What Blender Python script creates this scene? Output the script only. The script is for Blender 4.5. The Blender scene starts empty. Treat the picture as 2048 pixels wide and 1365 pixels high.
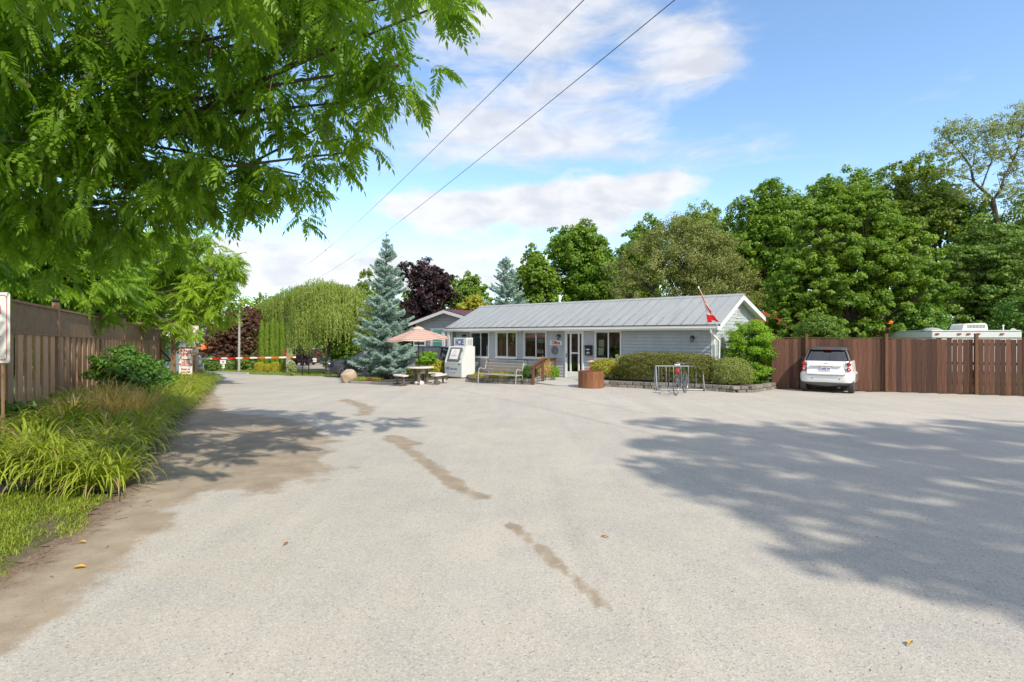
import bpy, math, random
import numpy as np
from mathutils import Vector, Matrix
R = math.radians
sc = bpy.context.scene
COL = sc.collection
rng = np.random.default_rng(7)
random.seed(5)

# ------------------------------------------------------------------ camera
F, CX, HY, CZ = 1100.0, 1024.0, 672.0, 1.9       # focal length and horizon in photo pixels, eye height in metres
cam_d = bpy.data.cameras.new('camera'); cam = bpy.data.objects.new('camera', cam_d); COL.objects.link(cam)
cam_d.sensor_width = 36; cam_d.lens = F/2048*36
cam_d.shift_y = -(682.5-HY)/2048
cam_d.clip_start = .1; cam_d.clip_end = 3000
cam.location = (0, 0, CZ); cam.rotation_euler = (R(90), 0, 0)
sc.camera = cam

# ------------------------------------------------------------------ light
SUN = Vector((.60, -.92, 1.05)).normalized()
sun_d = bpy.data.lights.new('sun', 'SUN'); sun = bpy.data.objects.new('sun', sun_d); COL.objects.link(sun)
sun_d.energy = 3.45; sun_d.angle = R(.55); sun_d.color = (1, .915, .77)
sun.location = (20, -30, 40)
sun.rotation_euler = (-SUN).to_track_quat('-Z', 'Y').to_euler()
SUN_EL = math.asin(SUN.z); SUN_AZ = math.atan2(SUN.x, SUN.y)

world = bpy.data.worlds.new('World'); sc.world = world; world.use_nodes = True
def build_world():
    nt = world.node_tree; N = nt.nodes; L = nt.links; N.clear()
    out = N.new('ShaderNodeOutputWorld'); bg = N.new('ShaderNodeBackground'); bg.inputs[1].default_value = .15
    sky = N.new('ShaderNodeTexSky'); sky.sky_type = 'NISHITA'; sky.sun_disc = False
    sky.sun_elevation = SUN_EL; sky.sun_rotation = SUN_AZ; sky.air_density = 1.0; sky.dust_density = .4; sky.ozone_density = 1.5
    tc = N.new('ShaderNodeTexCoord'); D = tc.outputs['Generated']
    def vm(op, a, b=None, s=None):
        n = N.new('ShaderNodeVectorMath'); n.operation = op
        for i, v in enumerate((a, b)):
            if v is None: continue
            if hasattr(v, 'is_output'): L.new(v, n.inputs[i])
            else: n.inputs[i].default_value = v
        if s is not None:
            if hasattr(s, 'is_output'): L.new(s, n.inputs['Scale'])
            else: n.inputs['Scale'].default_value = s
        return n.outputs['Value'] if op in ('LENGTH', 'DOT_PRODUCT') else n.outputs['Vector']
    def m(op, a, b=None, c=None, clamp=False):
        n = N.new('ShaderNodeMath'); n.operation = op; n.use_clamp = clamp
        for i, v in enumerate((a, b, c)):
            if v is None: continue
            if hasattr(v, 'is_output'): L.new(v, n.inputs[i])
            else: n.inputs[i].default_value = v
        return n.outputs[0]
    def noise(vec, scale, detail, rough, dist=0):
        n = N.new('ShaderNodeTexNoise'); L.new(vec, n.inputs['Vector'])
        n.inputs['Scale'].default_value = scale; n.inputs['Detail'].default_value = detail
        n.inputs['Roughness'].default_value = rough; n.inputs['Distortion'].default_value = dist
        return n.outputs['Fac']
    def ramp(v, a, b):
        n = N.new('ShaderNodeMapRange'); n.interpolation_type = 'SMOOTHSTEP'; n.clamp = True
        L.new(v, n.inputs[0]); n.inputs[1].default_value = a; n.inputs[2].default_value = b
        return n.outputs[0]
    sep = N.new('ShaderNodeSeparateXYZ'); L.new(D, sep.inputs[0])
    # cloud sheet coordinates: direction projected on a high layer
    den = m('ADD', m('MAXIMUM', sep.outputs['Z'], 0), .10)
    comb = N.new('ShaderNodeCombineXYZ')
    L.new(m('DIVIDE', sep.outputs['X'], den), comb.inputs[0]); L.new(m('DIVIDE', sep.outputs['Y'], den), comb.inputs[1])
    P = comb.outputs[0]
    n_big = noise(P, .55, 3, .55, .3)
    n_mid = noise(P, 1.6, 9, .60, .5)
    st = N.new('ShaderNodeVectorMath'); st.operation = 'MULTIPLY'; L.new(D, st.inputs[0]); st.inputs[1].default_value = (5.0, 5.0, 17.0)
    n_fib = noise(st.outputs[0], 1.5, 9, .60, .35)
    st2 = N.new('ShaderNodeVectorMath'); st2.operation = 'MULTIPLY'; L.new(D, st2.inputs[0]); st2.inputs[1].default_value = (6.0, 6.0, 12.0)
    n_cum = noise(st2.outputs[0], 1.5, 9, .55, .2)
    def blob(px, py, wx, wy, amp):      # a cloud bank: centre in the view, half sizes
        v = Vector(((px-CX)/F, 1, -(py-HY)/F)).normalized()
        d = vm('SUBTRACT', D, tuple(v))
        d = vm('MULTIPLY', d, (F/wx, F/wx, F/wy))
        return m('MULTIPLY', m('SUBTRACT', 1, ramp(vm('LENGTH', d), .0, 1.0)), amp)
    cirrus = [(1090,30,480,260,1.15),(1400,108,150,80,.95),(1010,245,360,75,.75),(1200,300,520,60,.75),(1480,325,380,50,.5),(1300,190,260,70,.3),(860,380,240,60,.35),(900,290,460,50,.45),(700,250,300,160,.3),(1900,170,200,40,.2)]
    low = [(1130,420,520,120,1.15),(850,440,200,70,.5),(800,545,600,85,1.15),(500,520,300,90,.8),(1300,380,300,50,.4),(980,400,350,60,.35),(2100,420,300,140,.6),(200,300,400,200,.3)]
    s1 = None
    for b in cirrus:
        o = blob(*b); s1 = o if s1 is None else m('ADD', s1, o)
    s2 = None
    for b in low:
        o = blob(*b); s2 = o if s2 is None else m('ADD', s2, o)
    hz = m('SUBTRACT', 1, ramp(sep.outputs['Z'], .0, .30))
    c1 = ramp(m('ADD', m('MULTIPLY', n_fib, 1.6), m('SUBTRACT', m('MULTIPLY', s1, .75), 1.05)), -.05, .75)
    c2 = ramp(m('ADD', m('ADD', m('MULTIPLY', n_cum, 1.7), m('MULTIPLY', hz, .14)), m('SUBTRACT', m('MULTIPLY', s2, .85), 1.30)), .0, .45)
    gen = ramp(n_mid, .34, .54)
    back = ramp(sep.outputs['Y'], .58, .15)  # fuller cloud overhead and behind the view, added to make the fill light neutral
    cov = m('MAXIMUM', m('MAXIMUM', m('MULTIPLY', c1, .85), m('MULTIPLY', c2, .92)), m('MULTIPLY', m('MULTIPLY', gen, back), .8))
    # shade of the cloud bellies
    shade = ramp(noise(st2.outputs[0], 2.3, 6, .55, .3), .35, .72)
    ccol = N.new('ShaderNodeMix'); ccol.data_type = 'RGBA'
    L.new(shade, ccol.inputs['Factor']); ccol.inputs['A'].default_value = (4.65, 4.6, 4.6, 1); ccol.inputs['B'].default_value = (3.6, 3.65, 3.85, 1)
    # clear sky: a little more saturated, paler towards the horizon
    tint = N.new('ShaderNodeMix'); tint.data_type = 'RGBA'; tint.blend_type = 'MULTIPLY'; tint.inputs['Factor'].default_value = 1
    L.new(sky.outputs[0], tint.inputs['A']); tint.inputs['B'].default_value = (1.12, 1.22, 1.27, 1)
    mx = N.new('ShaderNodeMix'); mx.data_type = 'RGBA'
    L.new(cov, mx.inputs['Factor']); L.new(tint.outputs['Result'], mx.inputs['A']); L.new(ccol.outputs['Result'], mx.inputs['B'])
    L.new(mx.outputs['Result'], bg.inputs[0]); L.new(bg.outputs[0], out.inputs[0])
build_world()
sc.view_settings.view_transform = 'Standard'; sc.view_settings.look = 'None'
sc.view_settings.gamma = 1; sc.view_settings.use_curve_mapping = False
sc.view_settings.exposure = .53
sc.cycles.max_bounces = 6; sc.cycles.transparent_max_bounces = 12
sc.cycles.use_denoising = True

# ------------------------------------------------------------------ terrain
def smooth(t): t = np.clip(t, 0, 1); return t*t*(3-2*t)
def ground_z(x, y):
    w = np.clip((2-np.asarray(x, float))/12, 0, 1)
    return -.025*w*(np.clip(np.asarray(y, float)-6, 0, 84))
def gz(x, y): return float(ground_z(x, y))
def at(px, py, Y): return Vector(((px-CX)/F*Y, Y, CZ-(py-HY)/F*Y))
def xat(px, Y): return (px-CX)/F*Y

# ------------------------------------------------------------------ materials
def mat(name, col, rough=.6, metal=0, var=.12, vscale=6.0, bump=0, bscale=60, spec=.5, col2=None, stretch=None, objrand=0, coat=0, detail=5, coord='Object'):
    m = bpy.data.materials.new(name); m.use_nodes = True; nt = m.node_tree; N = nt.nodes; L = nt.links
    b = N['Principled BSDF']; b.inputs['Roughness'].default_value = rough; b.inputs['Metallic'].default_value = metal
    b.inputs['Specular IOR Level'].default_value = spec; b.inputs['Coat Weight'].default_value = coat
    tc = N.new('ShaderNodeTexCoord'); vec = tc.outputs[coord]
    if stretch:
        mp = N.new('ShaderNodeMapping'); L.new(vec, mp.inputs[0]); mp.inputs['Scale'].default_value = stretch; vec = mp.outputs[0]
    n = N.new('ShaderNodeTexNoise'); L.new(vec, n.inputs[0]); n.inputs['Scale'].default_value = vscale; n.inputs['Detail'].default_value = detail; n.inputs['Roughness'].default_value = .6
    c = Vector(col[:3]); c2 = Vector(col2[:3]) if col2 else None
    mx = N.new('ShaderNodeMix'); mx.data_type = 'RGBA'
    mr = N.new('ShaderNodeMapRange'); L.new(n.outputs['Fac'], mr.inputs[0]); mr.inputs[1].default_value = .3; mr.inputs[2].default_value = .7
    L.new(mr.outputs[0], mx.inputs['Factor'])
    a = c*(1-var) if not c2 else c; d = c*(1+var) if not c2 else c2
    mx.inputs['A'].default_value = (*a, 1); mx.inputs['B'].default_value = (*d, 1)
    res = mx.outputs['Result']
    if objrand:
        oi = N.new('ShaderNodeObjectInfo'); r2 = N.new('ShaderNodeMapRange'); L.new(oi.outputs['Random'], r2.inputs[0])
        r2.inputs[3].default_value = 1-objrand; r2.inputs[4].default_value = 1+objrand
        vm = N.new('ShaderNodeVectorMath'); vm.operation = 'SCALE'; L.new(res, vm.inputs[0]); L.new(r2.outputs[0], vm.inputs['Scale']); res = vm.outputs[0]
    L.new(res, b.inputs['Base Color'])
    if bump:
        n2 = N.new('ShaderNodeTexNoise'); L.new(vec, n2.inputs[0]); n2.inputs['Scale'].default_value = bscale; n2.inputs['Detail'].default_value = 4
        bp = N.new('ShaderNodeBump'); bp.inputs['Strength'].default_value = bump; bp.inputs['Distance'].default_value = .02
        L.new(n2.outputs['Fac'], bp.inputs['Height']); L.new(bp.outputs[0], b.inputs['Normal'])
    return m

def leaf_mat(name, a, b, trans=.35, rough=.5, big=.6, dry=None, dryamt=.0, spec=.35):
    """leaf colours a..b picked per leaf by the attribute 'tint'; big = slow colour drift over the crown"""
    m = bpy.data.materials.new(name); m.use_nodes = True; nt = m.node_tree; N = nt.nodes; L = nt.links
    p = N['Principled BSDF']; p.inputs['Roughness'].default_value = rough; p.inputs['Specular IOR Level'].default_value = spec
    at_ = N.new('ShaderNodeAttribute'); at_.attribute_name = 'tint'
    tc = N.new('ShaderNodeTexCoord'); n = N.new('ShaderNodeTexNoise'); L.new(tc.outputs['Object'], n.inputs[0]); n.inputs['Scale'].default_value = big; n.inputs['Detail'].default_value = 3
    ad = N.new('ShaderNodeMath'); ad.operation = 'MULTIPLY_ADD'; L.new(at_.outputs['Fac'], ad.inputs[0]); ad.inputs[1].default_value = .7
    mr = N.new('ShaderNodeMapRange'); L.new(n.outputs['Fac'], mr.inputs[0]); mr.inputs[1].default_value = .3; mr.inputs[2].default_value = .7; mr.inputs[4].default_value = .4
    L.new(mr.outputs[0], ad.inputs[2])
    mx = N.new('ShaderNodeMix'); mx.data_type = 'RGBA'; mx.clamp_factor = True; L.new(ad.outputs[0], mx.inputs['Factor'])
    mx.inputs['A'].default_value = (*a, 1); mx.inputs['B'].default_value = (*b, 1)
    res = mx.outputs['Result']
    if dry:
        gt = N.new('ShaderNodeMapRange'); L.new(at_.outputs['Fac'], gt.inputs[0]); gt.inputs[1].default_value = 1-dryamt; gt.inputs[2].default_value = 1-dryamt+.03
        m2 = N.new('ShaderNodeMix'); m2.data_type = 'RGBA'; L.new(gt.outputs[0], m2.inputs['Factor']); L.new(res, m2.inputs['A']); m2.inputs['B'].default_value = (*dry, 1); res = m2.outputs['Result']
    L.new(res, p.inputs['Base Color'])
    tr = N.new('ShaderNodeBsdfTranslucent')
    vm = N.new('ShaderNodeVectorMath'); vm.operation = 'MULTIPLY'; L.new(res, vm.inputs[0]); vm.inputs[1].default_value = (1.5, 1.6, .7)
    L.new(vm.outputs[0], tr.inputs[0])
    ms = N.new('ShaderNodeMixShader'); ms.inputs[0].default_value = trans
    L.new(p.outputs[0], ms.inputs[1]); L.new(tr.outputs[0], ms.inputs[2])
    L.new(ms.outputs[0], N['Material Output'].inputs[0])
    return m

def glass_mat(name, tint=(.75, .8, .8), refl=.10, rough=.02):
    m = bpy.data.materials.new(name); m.use_nodes = True; nt = m.node_tree; N = nt.nodes; L = nt.links; N.remove(N['Principled BSDF'])
    t = N.new('ShaderNodeBsdfTransparent'); t.inputs[0].default_value = (*tint, 1)
    g = N.new('ShaderNodeBsdfGlossy'); g.inputs['Roughness'].default_value = rough; g.inputs[0].default_value = (.9, .93, .95, 1)
    fr = N.new('ShaderNodeFresnel'); fr.inputs[0].default_value = 1.5
    ad = N.new('ShaderNodeMath'); ad.operation = 'ADD'; ad.use_clamp = True; L.new(fr.outputs[0], ad.inputs[0]); ad.inputs[1].default_value = refl
    ms = N.new('ShaderNodeMixShader'); L.new(ad.outputs[0], ms.inputs[0]); L.new(t.outputs[0], ms.inputs[1]); L.new(g.outputs[0], ms.inputs[2])
    L.new(ms.outputs[0], N['Material Output'].inputs[0])
    return m

M = {}
M['siding'] = mat('siding', (.43, .47, .50), .55, var=.09, vscale=2.2, detail=8, stretch=(1.6, 1, .6), bump=.05, bscale=90)
M['siding2'] = mat('grey_siding', (.40, .40, .42), .6, var=.05, vscale=2.5)
M['white'] = mat('white_paint', (.80, .80, .78), .45, var=.04, vscale=3)
M['roofmetal'] = mat('grey_metal_roof', (.36, .375, .37), .5, metal=.15, var=.12, vscale=2.2, detail=9, stretch=(2.5, .35, .35))
M['ribgrey'] = mat('roof_rib_grey', (.20, .21, .215), .5, metal=.15)
M['roofdark'] = mat('dark_metal_edge', (.10, .11, .12), .5, metal=.3)
M['maroon'] = mat('maroon_roof', (.10, .028, .045), .5, var=.1)
M['black'] = mat('black_metal', (.015, .015, .016), .4)
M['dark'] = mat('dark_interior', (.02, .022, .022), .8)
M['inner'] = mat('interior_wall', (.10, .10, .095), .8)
M['grey'] = mat('grey_paint', (.20, .20, .21), .6)
M['midgrey'] = mat('midgrey', (.30, .31, .31), .55)
M['silver'] = mat('galvanised', (.29, .31, .33), .42, metal=.6, var=.08, vscale=12)
M['fence'] = mat('weathered_brown_board', (.42, .26, .155), .8, var=.35, vscale=5, stretch=(6, 6, .5), objrand=.25, bump=.25, bscale=30, detail=8)
M['fencepost'] = mat('tan_post', (.27, .165, .095), .8, var=.25, vscale=5, stretch=(6, 6, .6), objrand=.12, bump=.2)
M['lattice'] = mat('lattice_slat', (.34, .24, .16), .8, var=.2, objrand=.2)
M['rfence'] = mat('stained_fence_board', (.070, .026, .015), .75, var=.3, vscale=4, stretch=(7, 7, .5), objrand=.5, bump=.25, bscale=30, detail=8, col2=(.125, .055, .032))
M['rpost'] = mat('stained_fence_post', (.14, .065, .027), .7, var=.25, stretch=(6, 6, .6), bump=.2)
M['planterwood'] = mat('orange_brown_wood', (.21, .085, .035), .65, var=.35, vscale=5, stretch=(7, 7, .6), objrand=.18, bump=.2)
M['cedar'] = mat('red_brown_wood', (.12, .045, .02), .65, var=.35, vscale=5, stretch=(7, 7, .6), objrand=.15, bump=.2)
M['benchwood'] = mat('grey_bench_wood', (.25, .22, .20), .8, var=.3, vscale=9, stretch=(1, 6, 6))
M['stone'] = mat('wall_block', (.22, .20, .175), .9, var=.25, vscale=14, objrand=.22, bump=.5, bscale=40)
M['boulder'] = mat('boulder', (.42, .33, .24), .85, var=.25, vscale=2.5, bump=.4, bscale=14)
M['concrete'] = mat('concrete', (.44, .43, .40), .85, var=.08, vscale=3, bump=.15, bscale=70)
M['soil'] = mat('soil', (.10, .07, .045), .95, var=.4, vscale=12, bump=.6, bscale=30)
M['red'] = mat('red_paint', (.55, .02, .02), .45, var=.05)
M['redtext'] = mat('red_lettering', (.50, .04, .035), .5, var=.05)
M['bluetext'] = mat('blue_lettering', (.10, .12, .38), .5, var=.05)
M['orange'] = mat('orange_roof', (.85, .17, .02), .55, var=.05)
M['bandorange'] = mat('orange_band', (.80, .13, .03), .5, var=.12)
M['glass'] = glass_mat('window_glass')
M['carglass'] = glass_mat('car_glass', (.10, .12, .13), .12)
M['carwhite'] = mat('white_car_paint', (.78, .80, .81), .25, var=.02, coat=.6)
M['carsilver'] = mat('silver_car_paint', (.40, .41, .43), .3, metal=.6, coat=.5, var=.03)
M['cardark'] = mat('dark_car_paint', (.02, .026, .04), .25, metal=.3, coat=.8, var=.05)
M['plastic'] = mat('dark_plastic', (.055, .058, .062), .55)
M['greyplastic'] = mat('grey_plastic', (.13, .135, .14), .5)
M['rubber'] = mat('tyre_rubber', (.065, .062, .058), .85, bump=.2)
M['lens'] = mat('red_lens', (.45, .008, .012), .15, coat=.8, var=.05)
M['lenspale'] = mat('pale_lens', (.75, .45, .42), .2, coat=.8)
M['paper'] = mat('paper', (.75, .74, .72), .7, var=.02)
M['cream'] = mat('cream_paper', (.70, .60, .38), .7, var=.03)
M['green'] = mat('green_print', (.12, .40, .26), .6)
M['turq'] = mat('turquoise_door', (.10, .36, .31), .4, var=.05)
M['bark'] = mat('bark', (.085, .068, .052), .9, var=.35, vscale=8, stretch=(3, 3, .8), bump=.6, bscale=20)
M['palebark'] = mat('pale_bark', (.20, .17, .14), .9, var=.3, vscale=8, stretch=(3, 3, .8), bump=.5)
M['wire'] = mat('cable', (.04, .04, .045), .6)
M['poleW'] = mat('weathered_pole', (.38, .375, .35), .7, var=.15, vscale=4)
M['plaque'] = mat('plaque', (.17, .16, .16), .6, var=.3, vscale=14, bump=.4, bscale=25)
M['tabletop'] = mat('stone_tabletop', (.62, .59, .53), .6, var=.08)
M['tableleg'] = mat('grey_brown_leg', (.12, .105, .09), .7, var=.2)
M['deckred'] = mat('reddish_rail', (.19, .055, .03), .6)
M['palewood'] = mat('pale_baluster', (.45, .36, .27), .7)
M['pink'] = mat('pink_cloth', (.62, .10, .14), .7); M['peach'] = mat('peach_straw', (.60, .33, .20), .8)
M['offwhite'] = mat('off_white_enamel', (.68, .71, .70), .35, var=.03, vscale=1.5)
M['offgrey'] = mat('freezer_front', (.52, .57, .57), .4, var=.03)

# ------------------------------------------------------------------ mesh helpers
def np_mesh(name, V, Fc, m, parent=None, tint=None, smooth_=False, tints_per=None):
    V = np.ascontiguousarray(V, dtype=np.float32); Fc = np.ascontiguousarray(Fc, dtype=np.int32)
    me = bpy.data.meshes.new(name); k = Fc.shape[1]
    me.vertices.add(len(V)); me.vertices.foreach_set('co', V.ravel())
    me.loops.add(Fc.size); me.loops.foreach_set('vertex_index', Fc.ravel())
    me.polygons.add(len(Fc)); me.polygons.foreach_set('loop_start', np.arange(0, Fc.size, k, dtype=np.int32))
    if smooth_: me.polygons.foreach_set('use_smooth', np.ones(len(Fc), dtype=bool))
    me.update(calc_edges=True)
    if tint is not None:
        a = me.attributes.new('tint', 'FLOAT', 'POINT'); a.data.foreach_set('value', np.ascontiguousarray(tint, dtype=np.float32))
    me.materials.append(m)
    return link(name, me, parent)
def link(name, me, parent=None):
    o = bpy.data.objects.new(name, me); COL.objects.link(o)
    if parent is not None: o.parent = parent
    return o
def tag(o, label=None, cat=None, group=None, kind=None):
    if label: o['label'] = label
    if cat: o['category'] = cat
    if group: o['group'] = group
    if kind: o['kind'] = kind
    return o
def thing(name, label, cat, loc=(0, 0, 0), rotz=0, group=None):
    o = bpy.data.objects.new(name, None); COL.objects.link(o); o.empty_display_size = .2
    o.location = loc; o.rotation_euler = (0, 0, rotz)
    return tag(o, label, cat, group)
def children(o): return [c for c in bpy.data.objects if c.parent == o]
def copy_tree(o, parent=None):
    c = o.copy(); COL.objects.link(c)
    if parent is not None: c.parent = parent
    for ch in list(o.children): copy_tree(ch, c)
    return c

class MB:
    """collects shapes, builds ONE mesh object; each add may name its own material slot"""
    def __init__(s): s.v = []; s.f = []; s.mi = []; s.cur = 0; s.sm = []
    def add(s, V, Fs, sm=False):
        n = len(s.v); s.v += [tuple(p) for p in V]
        for f in Fs: s.f.append([n+i for i in f]); s.mi.append(s.cur); s.sm.append(sm)
        return s
    def box(s, c, d, rz=0, rot=None):
        x, y, z = d[0]/2, d[1]/2, d[2]/2
        P = [Vector((i*x, j*y, k*z)) for k in (-1, 1) for i, j in ((-1, -1), (1, -1), (1, 1), (-1, 1))]
        Rm = rot if rot is not None else Matrix.Rotation(rz, 3, 'Z')
        P = [Rm@p+Vector(c) for p in P]
        return s.add(P, [(3, 2, 1, 0), (4, 5, 6, 7), (0, 1, 5, 4), (1, 2, 6, 5), (2, 3, 7, 6), (3, 0, 4, 7)])
    def bx(s, x0, x1, y0, y1, z0, z1): return s.box(((x0+x1)/2, (y0+y1)/2, (z0+z1)/2), (x1-x0, y1-y0, z1-z0))
    def bevbox(s, x0, x1, y0, y1, z0, z1, b=.02):
        """box with chamfered edges (24 verts)"""
        V = []; idx = {}
        for sx in (0, 1):
            for sy in (0, 1):
                for sz in (0, 1):
                    c = [(x0, x1)[sx], (y0, y1)[sy], (z0, z1)[sz]]; sg = [1-2*sx, 1-2*sy, 1-2*sz]
                    for ax in range(3):
                        p = list(c)
                        for q in range(3):
                            if q != ax: p[q] += sg[q]*b
                        idx[(sx, sy, sz, ax)] = len(V); V.append(p)
        I = idx; Fs = []
        def fc(ax, s0):
            o = [q for q in range(3) if q != ax]; r = []
            for a, b2 in ((0, 0), (1, 0), (1, 1), (0, 1)):
                k = [0, 0, 0]; k[ax] = s0; k[o[0]] = a; k[o[1]] = b2; r.append(I[(k[0], k[1], k[2], ax)])
            return r
        for ax in range(3):
            for s0 in (0, 1): Fs.append(fc(ax, s0))
        for ax in range(3):           # edges along ax
            o = [q for q in range(3) if q != ax]
            for a in (0, 1):
                for b2 in (0, 1):
                    k0 = [0, 0, 0]; k0[o[0]] = a; k0[o[1]] = b2; k1 = list(k0); k1[ax] = 1
                    Fs.append([I[(*k0, o[0])], I[(*k1, o[0])], I[(*k1, o[1])], I[(*k0, o[1])]])
        for sx in (0, 1):
            for sy in (0, 1):
                for sz in (0, 1): Fs.append([I[(sx, sy, sz, q)] for q in range(3)])
        return s.add(V, Fs)
    def tube(s, pts, r, n=8, cap=True, r2=None):
        pts = [Vector(p) for p in pts]; V = []; k = len(pts)
        up = Vector((0, 0, 1))
        for i, p in enumerate(pts):
            t = (pts[min(i+1, k-1)]-pts[max(i-1, 0)]).normalized()
            a = t.cross(up)
            if a.length < .05: a = t.cross(Vector((1, 0, 0)))
            a.normalize(); b = t.cross(a)
            rr = r if not hasattr(r, '__len__') else r[i]
            if r2 is not None: rr = r+(r2-r)*i/(k-1)
            V += [p+(a*math.cos(2*math.pi*j/n)+b*math.sin(2*math.pi*j/n))*rr for j in range(n)]
        Fs = [(i*n+j, i*n+(j+1) % n, (i+1)*n+(j+1) % n, (i+1)*n+j) for i in range(k-1) for j in range(n)]
        if cap: Fs += [tuple(range(n-1, -1, -1)), tuple((k-1)*n+j for j in range(n))]
        return s.add(V, Fs, True)
    def cyl(s, c, r, h, n=20, ax='Z', r2=None):
        d = {'X': Vector((h/2, 0, 0)), 'Y': Vector((0, h/2, 0)), 'Z': Vector((0, 0, h/2))}[ax]; c = Vector(c)
        return s.tube([c-d, c+d], r, n, r2=r2)
    def lathe(s, prof, n=24, c=(0, 0, 0), a0=0, a1=2*math.pi):
        V = []; k = len(prof); full = abs(a1-a0-2*math.pi) < 1e-4; m_ = n if full else n+1
        for r, z in prof: V += [(c[0]+r*math.cos(a0+(a1-a0)*j/n), c[1]+r*math.sin(a0+(a1-a0)*j/n), c[2]+z) for j in range(m_)]
        Fs = [(i*m_+j, i*m_+(j+1) % m_, (i+1)*m_+(j+1) % m_, (i+1)*m_+j) for i in range(k-1) for j in range(n)]
        return s.add(V, Fs, True)
    def torus(s, c, R_, r, ax='Y', n=36, k=8):
        V = []
        for i in range(n):
            a = 2*math.pi*i/n
            for j in range(k):
                b = 2*math.pi*j/k; q = R_+r*math.cos(b); w = r*math.sin(b)
                p = {'Y': (q*math.cos(a), w, q*math.sin(a)), 'X': (w, q*math.cos(a), q*math.sin(a)), 'Z': (q*math.cos(a), q*math.sin(a), w)}[ax]
                V.append((c[0]+p[0], c[1]+p[1], c[2]+p[2]))
        Fs = [(i*k+j, i*k+(j+1) % k, ((i+1) % n)*k+(j+1) % k, ((i+1) % n)*k+j) for i in range(n) for j in range(k)]
        return s.add(V, Fs, True)
    def prism(s, poly, y0, y1, ax='Y'):
        """poly of (a,b) extruded along ax"""
        n = len(poly)
        def P(a, b, t): return {'Y': (a, t, b), 'X': (t, a, b), 'Z': (a, b, t)}[ax]
        V = [P(a, b, y0) for a, b in poly]+[P(a, b, y1) for a, b in poly]
        Fs = [tuple(range(n-1, -1, -1)), tuple(range(n, 2*n))]+[(i, (i+1) % n, n+(i+1) % n, n+i) for i in range(n)]
        return s.add(V, Fs)
    def sheet(s, V): return s.add(V, [tuple(range(len(V)))])
    def grid(s, P, nu, nv, sm=True, close=False):
        """P list of nu*nv points (u major)"""
        Fs = [(i*nv+j, (i+1)*nv+j, (i+1)*nv+j+1, i*nv+j+1) for i in range(nu-1) for j in range(nv-1)]
        if close: Fs += [(i*nv+nv-1, (i+1)*nv+nv-1, (i+1)*nv, i*nv) for i in range(nu-1)]
        return s.add(P, Fs, sm)
    def build(s, name, m, parent=None, sharp=35):
        me = bpy.data.meshes.new(name); me.from_pydata(s.v, [], s.f)
        for q in (m if isinstance(m, (list, tuple)) else [m]): me.materials.append(q)
        me.polygons.foreach_set('material_index', s.mi)
        me.polygons.foreach_set('use_smooth', s.sm)
        import bmesh
        bm = bmesh.new(); bm.from_mesh(me); bmesh.ops.recalc_face_normals(bm, faces=bm.faces); bm.to_mesh(me); bm.free()
        if any(s.sm): me.set_sharp_from_angle(angle=R(sharp))
        return link(name, me, parent)

def text(s, size, m, parent, loc, rot=(R(90), 0, 0), name='lettering', bold=0, ext=.002, sx=1, align='CENTER'):
    cu = bpy.data.curves.new('txt', 'FONT'); cu.body = s; cu.size = size; cu.align_x = align; cu.align_y = 'CENTER'
    cu.extrude = ext; cu.offset = bold; cu.resolution_u = 3
    o = bpy.data.objects.new('txt', cu); COL.objects.link(o)
    me = bpy.data.meshes.new_from_object(o); bpy.data.objects.remove(o); bpy.data.curves.remove(cu)
    me.materials.clear(); me.materials.append(m)
    q = link(name, me, parent); q.location = loc; q.rotation_euler = rot; q.scale = (sx, 1, 1)
    return q

# ---- foliage
def unit(a): return a/np.maximum(np.linalg.norm(a, axis=1, keepdims=True), 1e-9)
def leaves(name, P, Nn, L, W, m, parent=None, Dv=None, tint=None, fold=.15, rs=None, tipw=.55):
    """one diamond leaf per row of P; Nn normals; L, W sizes"""
    rs = rs or rng
    n = len(P); Nn = unit(Nn)
    if Dv is None: Dv = rs.normal(size=(n, 3))
    Dv = unit(Dv-(Dv*Nn).sum(1, keepdims=True)*Nn); B = np.cross(Nn, Dv)
    L = np.broadcast_to(np.asarray(L, float).reshape(-1, 1), (n, 1)); W = np.broadcast_to(np.asarray(W, float).reshape(-1, 1), (n, 1))
    s = rs.uniform(.7, 1.3, (n, 1)); L = L*s; W = W*s
    V = np.empty((n, 4, 3)); V[:, 0] = P-Dv*L*.5
    V[:, 1] = P+B*W*.5+Nn*W*fold-Dv*L*.05; V[:, 2] = P+Dv*L*.5; V[:, 3] = P-B*W*.5+Nn*W*fold-Dv*L*.05
    Fc = np.arange(n*4).reshape(n, 4)
    if tint is None: tint = rs.random(n)
    return np_mesh(name, V.reshape(-1, 3), Fc, m, parent, np.repeat(tint, 4))

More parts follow.
